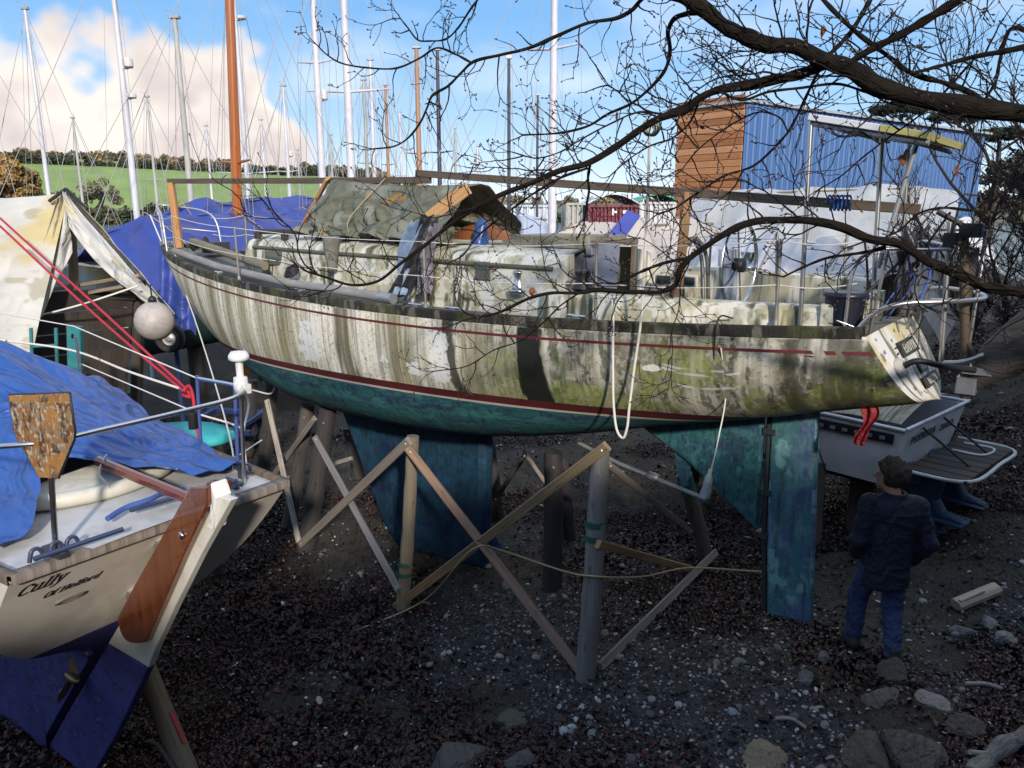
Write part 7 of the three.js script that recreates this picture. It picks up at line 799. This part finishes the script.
{
  const RM = (c) => mat(c, 0.95, { map: rep(T_mottle, 4), bumpMap: rep(B_crease, 5), bumpScale: 0.02 });
  const rk = (px, py, w, h, c, sd, label, name = 'rock', cat = 'rock') => { const p = onG(px, py), k = p.clone().sub(camera.position).length() / 768; const m = fin(new THREE.Mesh(rockGeo(sd, w * k * 0.62, h * k * 0.75, w * k * 0.5), RM(c))); m.position.copy(p).add(P3(0, h * k * 0.02, 0)); m.rotation.y = sd * 1.7; m.name = numbered(name); m.userData = { label, category: cat, group: cat === 'rock' ? 'rocks on the foreshore' : undefined }; scene.add(m); };
  rk(868, 758, 46, 30, [0.10, 0.082, 0.060], 1, 'large brown rock left of the pair at the bottom right'); rk(916, 760, 48, 32, [0.105, 0.088, 0.07], 2, 'large grey rock right of the pair at the bottom right'); rk(893, 678, 28, 28, [0.085, 0.075, 0.065], 3, 'pointed grey stone behind the walking feet'); rk(884, 702, 30, 22, [0.13, 0.115, 0.10], 4, 'pale grey stone below the pointed one'); rk(764, 762, 40, 22, [0.24, 0.19, 0.12], 25, 'flat tan stone at the bottom edge'); rk(968, 730, 34, 20, [0.085, 0.072, 0.058], 6, 'low brown stone near the right corner'); rk(932, 702, 26, 10, [0.26, 0.23, 0.21], 7, 'small flat pale stone right of the feet'); rk(462, 762, 48, 26, [0.10, 0.088, 0.075], 8, 'mottled stone at the bottom edge left of centre'); rk(515, 720, 34, 12, [0.10, 0.09, 0.06], 9, 'low olive stone left of the thick leg'); rk(520, 766, 30, 16, [0.10, 0.09, 0.08], 10, 'half buried stone at the bottom centre'); rk(962, 634, 18, 12, [0.2, 0.18, 0.16], 11, 'small stone below the pale driftwood'); rk(806, 682, 16, 14, [0.2, 0.18, 0.17], 12, 'small grey stone below the rudder'); rk(1005, 640, 24, 12, [0.24, 0.22, 0.2], 13, 'pale stone at the right edge'); rk(992, 624, 18, 8, [0.25, 0.23, 0.21], 14, 'small pale stone beside the driftwood'); rk(824, 660, 12, 16, [0.16, 0.15, 0.16], 15, 'upright grey stone left of the feet'); rk(505, 577 + 10, 10, 8, [0.25, 0.24, 0.23], 16, 'small white stone near the middle leg'); rk(738, 662, 14, 7, [0.2, 0.19, 0.18], 17, 'flat stone between leg and rudder');
  { const a = onG(955, 610), b = onG(996, 594); const t = thing('driftwood', 'pale split block of driftwood on the right bank', 'driftwood', a.clone()); wpart('block', bar(a.clone().add(P3(0, 0.05, 0)), b.clone().add(P3(0, 0.06, 0)), 0.13, 0.10, P3(0, 1, 0.2), 0.28), wood([0.46, 0.38, 0.27]), t); wpart('splinter', bar(a.clone().add(P3(0.02, 0.10, 0.02)), a.clone().lerp(b, 0.6).add(P3(0, 0.115, 0.03)), 0.04, 0.03), wood([0.5, 0.42, 0.3]), t); }
  { const a = onG(978, 768), b = onG(1030, 742); const t = thing('driftwood', 'rough grey driftwood log in the bottom right corner', 'driftwood', a.clone()); wpart('log', tube(smooth([a.clone().add(P3(-0.1, 0.03, 0.1)), a.clone().lerp(b, 0.5).add(P3(0, 0.08, 0)), b.clone().add(P3(0.1, 0.1, 0))], 12), (u) => 0.06 + 0.012 * Math.sin(u * 17), 12), mat([0.20, 0.185, 0.17], 0.95, { map: rep(T_bark, 3, 1.5), bumpMap: rep(B_bark, 3, 1.5), bumpScale: 0.012 }), t); wpart('stub', tube([a.clone().lerp(b, 0.2).add(P3(0, 0.06, 0)), a.clone().lerp(b, 0.1).add(P3(-0.12, 0.12, 0.02))], [0.025, 0.018], 7), mat([0.26, 0.24, 0.21], 0.95), t); }
  { const a = onG(975, 687), b = onG(995, 692); one('driftwood', tube(smooth([a.clone().add(P3(-0.08, 0.03, 0)), a.clone().lerp(b, 0.5).add(P3(0, 0.05, 0)), b.clone().add(P3(0.05, 0.03, 0))], 8), 0.018, 7), wood([0.3, 0.27, 0.24]), 'thin bleached stick on the right bank', 'driftwood'); const c = onG(782, 722), d = onG(800, 730); one('driftwood', tube(smooth([c.clone().add(P3(-0.05, 0.03, 0)), c.clone().lerp(d, 0.5).add(P3(0, 0.06, 0)), d.clone().add(P3(0.04, 0.02, 0))], 8), 0.016, 7), wood([0.3, 0.26, 0.22]), 'short pale stick in the weed below the rudder', 'driftwood'); }
  // sawn grey log resting on the stern clutter
  { const a = at(1062, 318, 5.2), b = at(972, 382, 5.5); const t = thing('grey_log', 'thick grey sawn log slanting in from the right edge beside the stern', 'log', b.clone()); wpart('log', tube(smooth([a, a.clone().lerp(b, 0.55).add(P3(0, 0.02, 0)), b], 16), [0.20, 0.18, 0.15, 0.06], 18), mat([0.095, 0.085, 0.08], 0.95, { map: rep(T_bark, 1.4, 0.9), bumpMap: rep(B_bark, 1.4, 0.9), bumpScale: 0.008 }), t); wpart('split_end', tube([b.clone(), at(958, 392, 5.55)], [0.07, 0.02], 8), MAT.darkTimber, t); }
}
// ───────────────────────── the bare tree reaching in from the right
const M_barkMain = mat([0.018, 0.015, 0.013], 0.95, { specularIntensity: 0.15, map: rep(T_bark, 5, 2), bumpMap: rep(B_bark, 5, 2), bumpScale: 0.012 });  // darker than real bark: the shade on the limbs is put into its colour
{
  const t = thing('bare_tree', 'bare oak, bark darkened for shade, reaching its crooked branches in from the right', 'tree', V(6.4, gH(6.4, 3.4), 3.4)); srand(4242);
  const limb = (pts, w0, w1, D0, D1) => { const n = pts.length, P = pts.map(([x, y], i) => at(x, y, lerp(D0, D1, i / (n - 1)))); const c = smooth(P, n * 12); return { c, w0: w0 * D0 / 768 / 2 * 0.66, w1: w1 * D1 / 768 / 2 * 0.88 }; };
  const LIMBS = [
    [[[1120, 130], [1060, 120], [1024, 114], [958, 105], [914, 97], [876, 85], [853, 70], [821, 59], [794, 46], [768, 45], [745, 36], [724, 26], [705, 10], [688, 0], [660, -14], [630, -40]], 30, 13, 3.7, 4.4],
    [[[826, 62], [806, 72], [775, 80], [749, 85], [718, 90], [700, 98], [687, 108], [658, 119], [641, 129], [617, 146], [588, 163], [559, 171], [529, 184], [500, 195], [470, 211], [446, 228], [424, 246], [400, 264], [378, 281], [352, 285], [325, 277], [308, 272]], 17, 2.2, 4.1, 4.9],
    [[[716, 16], [700, 12], [686, 14], [674, 19], [668, 32], [670, 50], [666, 68], [655, 83], [632, 103], [608, 114], [588, 126], [559, 133], [523, 135]], 9, 2.0, 4.3, 5.0],
    [[[668, -24], [655, -12], [641, 0], [632, 10], [617, 18], [588, 23], [559, 35], [529, 48], [500, 55], [473, 62], [462, 72], [448, 86], [432, 96], [427, 108], [420, 123], [408, 138], [395, 146], [373, 149]], 7, 1.6, 4.4, 5.2],
    [[[470, 62], [455, 54], [437, 48], [420, 58], [397, 68], [370, 68], [341, 63], [326, 54], [317, 45]], 3.4, 1.4, 4.9, 5.2],
    [[[482, -6], [470, 10], [458, 28], [446, 39], [430, 41], [418, 40], [408, 28], [400, 18]], 3.2, 1.4, 4.9, 5.2],
    [[[847, 64], [870, 50], [900, 35], [929, 18], [958, 0], [985, -20]], 8, 11, 4.0, 3.7],
    [[[980, 100], [967, 91], [941, 82], [911, 73], [888, 56], [856, 32], [829, 6], [815, -10]], 9, 4, 3.8, 4.2],
    [[[913, 73], [940, 66], [973, 57], [1000, 52], [1024, 47], [1060, 36]], 4, 7, 3.9, 3.7],
    [[[829, 55], [842, 42], [853, 29], [862, 14], [870, 0], [876, -14]], 6, 5, 4.1, 4.2],
    [[[973, 60], [952, 84], [929, 108], [908, 124], [888, 138], [862, 158], [841, 176], [818, 190]], 3, 1.6, 3.9, 4.3],
    [[[824, 62], [815, 78], [806, 97], [797, 116], [788, 132], [772, 150], [753, 166], [724, 176], [705, 188], [690, 198], [675, 208], [658, 214]], 4.6, 2, 4.1, 4.6],
    [[[1110, 318], [1060, 302], [1024, 293], [988, 287], [952, 271], [929, 262], [900, 244], [870, 239], [841, 227], [812, 221], [783, 220], [753, 222], [730, 231], [705, 247], [690, 258], [680, 270], [676, 284], [660, 292], [640, 292], [617, 291], [596, 290], [579, 293], [552, 293], [530, 298], [500, 312], [478, 318]], 18, 3, 3.7, 4.6],
    [[[690, 258], [668, 262], [650, 268], [632, 276], [616, 284]], 5, 3, 4.3, 4.4],
    [[[886, 247], [866, 252], [846, 255], [827, 258], [806, 266], [783, 277]], 6, 2.4, 4.0, 4.2],
    [[[1040, 40], [1012, 28], [1000, 60], [996, 80], [985, 100]], 6, 3, 4.5, 4.6],
    [[[590, 165], [588, 178], [589, 190], [587, 203], [585, 218]], 4, 2.4, 4.6, 4.7],
    [[[588, 168], [560, 178], [536, 192], [516, 206], [500, 218], [478, 236], [462, 256], [450, 262]], 4, 1.6, 4.7, 4.9],
    [[[579, 293], [560, 306], [548, 318], [535, 330], [520, 341], [494, 350], [467, 366], [436, 371]], 2.6, 1.2, 4.5, 4.7],
    [[[880, 240], [900, 230], [918, 214], [940, 208], [968, 210], [1000, 212], [1030, 206]], 2.6, 3.2, 4.1, 4.0],
    [[[1024, 208], [1012, 232], [1000, 252], [985, 274]], 3, 2, 4.0, 4.1],
    [[[720, 92], [742, 100], [768, 92], [800, 88], [838, 84], [860, 90], [876, 96]], 3.2, 3, 4.2, 4.0],
    [[[700, 98], [690, 122], [672, 138], [650, 146], [628, 160], [610, 176]], 3, 1.4, 4.4, 4.7],
    [[[660, 118], [640, 112], [610, 124], [580, 140], [560, 152], [536, 158], [512, 152]], 3, 1.3, 4.5, 4.9],
    [[[788, 132], [780, 118], [760, 112], [736, 122], [712, 138], [696, 152], [680, 172]], 2.8, 1.3, 4.2, 4.5],
  ];
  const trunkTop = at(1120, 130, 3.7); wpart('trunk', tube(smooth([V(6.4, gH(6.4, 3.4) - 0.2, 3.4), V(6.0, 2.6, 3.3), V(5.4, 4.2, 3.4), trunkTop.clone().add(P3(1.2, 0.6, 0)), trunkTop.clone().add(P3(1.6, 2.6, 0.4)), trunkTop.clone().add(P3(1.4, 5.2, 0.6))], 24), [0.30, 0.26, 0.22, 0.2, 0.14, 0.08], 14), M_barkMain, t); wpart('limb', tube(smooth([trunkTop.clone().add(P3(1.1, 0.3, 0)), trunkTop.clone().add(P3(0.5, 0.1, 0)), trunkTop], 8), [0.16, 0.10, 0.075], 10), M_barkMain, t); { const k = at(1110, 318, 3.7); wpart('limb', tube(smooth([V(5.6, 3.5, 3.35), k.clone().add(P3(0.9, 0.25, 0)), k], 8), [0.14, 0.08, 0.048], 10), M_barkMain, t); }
  const twigG = [], budG = []; const bud = (p, d, s) => { const q = new THREE.Quaternion().setFromUnitVectors(P3(0, 1, 0), d.clone().normalize()); const g = new THREE.ConeGeometry(0.006 * s, 0.018 * s, 5); g.translate(0, 0.007 * s, 0); g.applyMatrix4(new THREE.Matrix4().compose(p, q, P3(1, 1, 1))); budG.push(g); };
  function twig(p, d, len, r, depth) {
    const n = Math.max(4, Math.round(len / 0.045)), pts = [p.clone()]; let q = p.clone(), dir = d.clone().normalize(); const bend = P3(rr(-1, 1), rr(-0.3, 1.0), rr(-1, 1)).multiplyScalar(0.16);
    for (let i = 0; i < n; i++) { dir.addScaledVector(bend, 0.5).add(P3(rr(-1, 1), rr(-0.9, 1), rr(-1, 1)).multiplyScalar(0.36)).normalize(); q = q.clone().addScaledVector(dir, len / n); pts.push(q); if (depth < 2 && i > 0 && rnd() < (depth ? 0.30 : 0.48)) { const sd = P3().crossVectors(dir, P3(rr(-1, 1), rr(-1, 1), rr(-1, 1))).normalize(); twig(q, dir.clone().multiplyScalar(0.8).addScaledVector(sd, rr(0.6, 1.1)), len * rr(0.25, 0.5), r * 0.62, depth + 1); } else if (rnd() < 0.16) bud(q, P3().crossVectors(dir, P3(rr(-1, 1), rr(-1, 1), rr(-1, 1))).addScaledVector(dir, 0.5), rr(0.6, 1)); }
    twigG.push(nonIdx(tube(pts, (u) => Math.max(0.0016, r * (1 - 0.62 * u)), 5, false))); bud(q, dir, rr(0.7, 1.1));
  }
  LIMBS.forEach(([pts, w0, w1, D0, D1], li) => {
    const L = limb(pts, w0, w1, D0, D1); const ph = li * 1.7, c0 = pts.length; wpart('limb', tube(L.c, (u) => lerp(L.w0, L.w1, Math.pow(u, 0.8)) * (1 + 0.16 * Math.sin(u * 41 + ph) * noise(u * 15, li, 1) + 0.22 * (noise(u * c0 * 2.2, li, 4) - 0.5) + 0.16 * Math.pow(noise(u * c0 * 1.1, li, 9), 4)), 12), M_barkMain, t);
    const c = L.c, thin = L.w0 < 0.02; let acc = 0, next = rr(0.04, 0.12); for (let i = 1; i < c.length - 1; i++) { acc += c[i].distanceTo(c[i - 1]); const p = c[i]; if (acc > next) { acc = 0; next = thin ? rr(0.04, 0.11) : rr(0.04, 0.12); const d = c[i + 1].clone().sub(c[i - 1]).normalize(); const side = P3().crossVectors(d, P3(rr(-0.5, 0.5), rr(-0.5, 0.5), 1)).normalize().multiplyScalar(rnd() < 0.5 ? 1 : -1); twig(p, d.clone().multiplyScalar(rr(0.3, 0.9)).addScaledVector(side, rr(0.5, 1.0)).add(P3(0, rr(-0.25, 0.35), rr(-0.3, 0.3))), (thin ? rr(0.10, 0.32) : rr(0.14, 0.48)), Math.min(0.008, rr(0.0030, 0.0058)), 0); } }
    if (!thin) for (let k = 0; k < 8; k++) { const i = 3 + Math.floor(rnd() * (c.length - 6)), d = c[i + 1].clone().sub(c[i - 1]).normalize(); twig(c[i], d.clone().multiplyScalar(0.7).add(P3(rr(-0.6, 0.3), rr(-0.9, 0.9), rr(-0.4, 0.4))), rr(0.35, 0.95), rr(0.004, 0.0075), 0); }
    const e = c[c.length - 1], d = e.clone().sub(c[c.length - 3]); for (let k = 0; k < 2; k++) twig(e, d.clone().normalize().add(P3(rr(-0.5, 0.5), rr(-0.4, 0.5), rr(-0.3, 0.3))), rr(0.12, 0.28), Math.max(0.0026, L.w1 * 0.8), 0);
  });
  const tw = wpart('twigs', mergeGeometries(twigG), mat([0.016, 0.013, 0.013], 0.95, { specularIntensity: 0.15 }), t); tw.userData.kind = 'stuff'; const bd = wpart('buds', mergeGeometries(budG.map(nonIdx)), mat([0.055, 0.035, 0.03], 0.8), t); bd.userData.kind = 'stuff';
  // a few dead leaves still hanging
  const LM = mat([0.16, 0.06, 0.02], 0.8); for (const [px, py, D] of [[903, 156, 4.2], [907, 150, 4.2], [958, 166, 4.1], [953, 172, 4.1], [961, 178, 4.1], [823, 26, 4.1], [617, 113, 4.6], [483, 303, 4.7], [510, 305, 4.7], [532, 288, 4.6]]) { const c = at(px, py, D), a = hash3(px, py, 1) * 6; wpart('dead_leaf', sheet(5, 4, (u, v) => { const w = 0.022 * Math.sin(Math.PI * (0.08 + 0.9 * u)), k = (v - 0.5) * 2; return [c.x + k * w * Math.cos(a), c.y - u * 0.06 + 0.01 * k * k, c.z + k * w * Math.sin(a) + 0.012 * Math.sin(u * 5 + a)]; }), LM, t); }
  const kn = at(651, 128, 4.55); one('rope_knot', tube(smooth(Array.from({ length: 20 }, (_, i) => P3(kn.x + 0.035 * Math.cos(i * 1.1) + (i - 10) * 0.002, kn.y + 0.04 * Math.sin(i * 1.1), kn.z + 0.02 * Math.sin(i * 0.7))), 60), 0.008, 5), mat([0.20, 0.21, 0.13], 0.9), 'knotted cord round the middle branch', 'rope');
}
// ───────────────────────── leafless thicket at the right edge, pines behind the shed
function bareThicket(label, base, h, w, n, sd, m) {
  const t = thing('leafless_shrub', label, 'shrub', base); srand(sd); const G = [], TR = [];
  const grow = (p, d, len, r, dep) => { const k = 5, pts = [p.clone()]; let q = p.clone(), dir = d.clone(); for (let i = 0; i < k; i++) { dir.add(P3(rr(-1, 1), rr(-0.7, 1), rr(-1, 1)).multiplyScalar(0.22)).normalize(); q = q.clone().addScaledVector(dir, len / k); pts.push(q); if (dep < 4) { const c = dep < 2 ? 1 : rnd() < 0.8 ? 1 : 2; for (let j = 0; j < c; j++) grow(q, dir.clone().add(P3(rr(-1, 1), rr(-0.5, 0.8), rr(-1, 1)).multiplyScalar(0.85)).normalize(), len * rr(0.42, 0.62), r * 0.55, dep + 1); } } (dep === 0 ? TR : G).push(nonIdx(tube(pts, (u) => Math.max(0.0035, r * (1 - 0.5 * u)), dep < 2 ? 6 : 4, false))); };
  for (let i = 0; i < n; i++) grow(base.clone().add(P3(rr(-w, w) * 0.4, -0.1, rr(-w, w) * 0.4)), P3(rr(-0.35, 0.35), 1, rr(-0.3, 0.3)).normalize(), h * rr(0.6, 0.85), 0.05, 0);
  wpart('stems', mergeGeometries(TR), m, t).userData.kind = 'stuff'; wpart('twigs', mergeGeometries(G), m, t).userData.kind = 'stuff';
}
{ const m = mat([0.040, 0.032, 0.030], 0.95, { specularIntensity: 0.2 }); bareThicket('dense leafless thicket against the sky at the right edge', V(7.9, gH(7.9, 11.8), 11.8), 4.4, 1.6, 3, 5, m); bareThicket('second leafless thicket further right of the stern', V(9.6, gH(9.6, 13.2), 13.2), 5.0, 1.8, 3, 9, m); bareThicket('low leafless thicket behind the motor boat', V(8.3, gH(8.3, 13.5), 13.5), 2.8, 1.6, 3, 14, m); }
function pine(px, py, D, w, label, sd) { const c = at(px, py, D), base = P3(c.x, -1, c.z), t = thing('pine_tree', label, 'tree', base, 'pines behind the shed'); srand(sd); wpart('trunk', tube(smooth([base, P3(c.x + 0.3, c.y * 0.5, c.z), P3(c.x, c.y - w * 0.05, c.z)], 8), [0.45, 0.35, 0.2], 8), MAT.darkTimber, t); const limbs = []; for (let k = 0; k < 6; k++) { const a = k * 1.05; limbs.push(tube([P3(c.x, c.y - w * 0.22, c.z), P3(c.x + Math.cos(a) * w * 0.35, c.y, c.z + Math.sin(a) * w * 0.3)], [0.14, 0.05], 5)); } wpart('limbs', limbs, MAT.darkTimber, t); const ms = [], cs = []; for (let i = 0; i < 90; i++) { const a = rr(0, 6.28), r = Math.sqrt(rnd()) * w * 0.52; ms.push(M4(P3(Math.cos(a) * r, c.y + 1 + (1 - (r / w / 0.52) ** 2) * w * 0.16 * rr(0.1, 1) + rr(-0.3, 0.3), Math.sin(a) * r * 0.8), P3(w * rr(0.07, 0.13), w * rr(0.03, 0.06), w * 0.09), rr(0, 6))); const k = rr(0.6, 1.4); cs.push(lin([0.022 * k, 0.038 * k, 0.020 * k])); } stuffInst('crown', leafClump(110, 0.26, sd + 3), leafMat, ms, cs, undefined, undefined, t); }
pine(902, 111, 92, 6.4, 'flat topped dark pine peeping over the shed roof', 3); pine(960, 118, 88, 6.0, 'flat topped pine right of the first above the shed', 6); pine(1000, 138, 84, 6.5, 'third dark pine low behind the shed end', 8);
{ const cols = [[0.03, 0.036, 0.022], [0.05, 0.045, 0.03], [0.07, 0.055, 0.04]]; roundTree('yard_tree', 'dark round tree right of the shed end', 1010, 222, 75, 8, 6, cols, 44, 21); }
// evergreen trees on the bank behind the viewpoint, whose shade lies over the foreshore
{ const cols = [[0.03, 0.05, 0.02], [0.04, 0.055, 0.025], [0.02, 0.035, 0.015]]; const spots = SHADE_TREES; spots.forEach(([x, y, w, h, n], i) => { const base = V(x, gH(x, y) - 0.1, y), t = thing('evergreen_oak', ['nearest', 'second', 'third', 'fourth', 'fifth', 'sixth', 'seventh', 'eighth'][i] + ' evergreen oak on the bank behind the viewpoint', 'tree', base, 'evergreens on the bank'); srand(600 + i); wpart('trunk', tube(smooth([base, V(x + 0.2, base.y + h * 0.4, y), V(x, base.y + h * 0.8, y)], 8), [0.3, 0.22, 0.08], 8), MAT.darkTimber, t); const ms = [], cs = []; for (let k = 0; k < n; k++) { const a = rr(0, 6.28), yy = rr(0.12, 1), r = Math.sqrt(rnd()) * w * 0.5 * Math.pow(Math.sin(Math.PI * (0.12 + 0.82 * yy)), 0.6); ms.push(M4(P3(Math.cos(a) * r, yy * h, Math.sin(a) * r), rr(0.5, 1.0), rr(0, 6))); const c = cols[k % 3], q = rr(0.7, 1.3); cs.push(lin(c.map(v => v * q))); } stuffInst('crown', leafClump(150, 0.16, 700), leafMat, ms, cs, undefined, undefined, t); }); }
{ const cols = [[0.03, 0.05, 0.02], [0.04, 0.055, 0.025], [0.02, 0.035, 0.015]]; SHADE_HEDGE.forEach(([x, y, w, h], i) => { const base = V(x, gH(x, y) - 0.1, y), t = thing('holly_shrub', ['leftmost', 'second', 'third', 'fourth', 'fifth', 'rightmost'][i] + ' dense holly shrub on the bank behind the viewpoint', 'shrub', base, 'shrubs on the bank'); srand(900 + i); wpart('stem', tube([base, V(x, base.y + h * 0.6, y)], [0.12, 0.04], 7), MAT.darkTimber, t); const ms = [], cs = []; for (let k = 0; k < 240; k++) { const a = rr(0, 6.28), yy = rr(0, 1), r = Math.sqrt(rnd()) * w * 0.5 * (1 - 0.35 * yy); ms.push(M4(P3(Math.cos(a) * r, yy * h, Math.sin(a) * r * 0.7), rr(0.4, 0.8), rr(0, 6))); const c = cols[k % 3], q = rr(0.7, 1.3); cs.push(lin(c.map(v => v * q))); } stuffInst('foliage', leafClump(150, 0.2, 701), leafMat, ms, cs, undefined, undefined, t); }); }
// ───────────────────────── weed, pebbles and shells strewn over the foreshore
{
  srand(99); const flake = sheet(3, 2, (u, v) => { const w = Math.sin(Math.PI * (0.1 + 0.8 * u)), k = v * 2 - 1; return [u - 0.5, 0.22 * Math.sin(u * 3.1) + 0.16 * k * k * w, k * 0.32 * w]; }, 0); const peb = new THREE.IcosahedronGeometry(0.5, 1); { const p = peb.attributes.position; for (let i = 0; i < p.count; i++) { const k = 0.85 + 0.3 * hash3(Math.round(p.getX(i) * 50), Math.round(p.getY(i) * 50), Math.round(p.getZ(i) * 50)); p.setXYZ(i, p.getX(i) * k, p.getY(i) * 0.62 * k, p.getZ(i) * 0.8 * k); } peb.computeVertexNormals(); }
  const pick = () => { const Yf = 4.3 + 13 * Math.pow(rnd(), 1.6); const X = rr(-0.62, 0.80) * (Yf + 1.5); return [X, Yf]; };
  const q = new THREE.Quaternion(), e = new THREE.Euler(); const ms = [], cs = [];
  for (let i = 0; i < 190000; i++) { const [X, Yf] = pick(); const m = mud(X, Yf), bare = sstep(0.47, 0.54, m), sh = shingle(X, Yf); if (rnd() < 0.9 * bare || rnd() < 0.6 * sh) continue; const mat2 = fbm(X * 1.6 + 9, Yf * 1.6, 8, 3), s = rr(0.02, 0.055) + 0.05 * sstep(0.5, 0.65, mat2) * rnd(); e.set(rr(-0.9, 0.9), rr(0, 6.28), rr(-0.9, 0.9)); q.setFromEuler(e); ms.push(new THREE.Matrix4().compose(V(X, gH(X, Yf) + rr(0, 0.022), Yf), q.clone(), P3(s, s * rr(0.5, 1.4), s * rr(0.6, 1.3)))); const k = rr(0.3, 1.9), hue = rnd() + 0.35 * (mat2 - 0.5); cs.push(lin(hue < 0.16 ? [0.055 * k, 0.012 * k, 0.010 * k] : hue < 0.34 ? [0.026 * k, 0.014 * k, 0.011 * k] : hue > 0.97 ? [0.05 * k, 0.036 * k, 0.02 * k] : [0.024 * k, 0.0115 * k, 0.0085 * k])); }
  stuffInst('seaweed', flake, mat([1, 1, 1], 0.36, { specularIntensity: 0.65 }), ms, cs, 'dark red brown wrack and leaves strewn over the foreshore', 'seaweed');
  const pm = [], pc = []; for (let i = 0; i < 150000; i++) { const [X, Yf] = pick(); const sh = shingle(X, Yf), rb = sstep(3.2, 6, X); if (rnd() > 0.02 + 0.72 * sh + 0.22 * rb) continue; const s = 0.008 + 0.03 * Math.pow(rnd(), 2) + (rnd() < 0.02 + 0.05 * rb ? rr(0.02, 0.07) : 0); e.set(rr(-0.4, 0.4), rr(0, 6.28), rr(-0.4, 0.4)); q.setFromEuler(e); pm.push(new THREE.Matrix4().compose(V(X, gH(X, Yf) + s * 0.12, Yf), q.clone(), P3(s, s, s * rr(0.7, 1.3)))); const k = Math.pow(rnd(), 3) * 0.34 + 0.016, w = rr(-0.1, 0.1); pc.push(lin([k * (1.06 + w), k, k * (0.94 - w)])); }
  stuffInst('pebbles', peb, mat([1, 1, 1], 0.55, { specularIntensity: 0.4 }), pm, pc, 'grey pebbles and shingle in patches on the foreshore', 'pebbles');
  const sm = [], sc = []; for (let i = 0; i < 5200; i++) { const [X, Yf] = pick(); if (fbm(X * 1.3 + 40, Yf * 1.3, 2, 3) < rr(0.42, 0.62)) continue; const s = (0.008 + 0.03 * Math.pow(rnd(), 2.5)) * (rnd() < 0.05 ? 1.8 : 1); e.set(rr(-0.6, 0.6), rr(0, 6.28), rr(-0.6, 0.6)); q.setFromEuler(e); sm.push(new THREE.Matrix4().compose(V(X, gH(X, Yf) + 0.02 + s * 0.2, Yf), q.clone(), P3(s * rr(0.8, 1.8), s * 0.6, s))); const k = rr(0.15, 0.6); sc.push(lin([k, k * 0.97, k * 0.92])); }
  stuffInst('shell_fragments', peb, mat([1, 1, 1], 0.5), sm, sc, 'white shell and stone chips scattered on the dark foreshore', 'shells');
}
renderer.render(scene, camera);
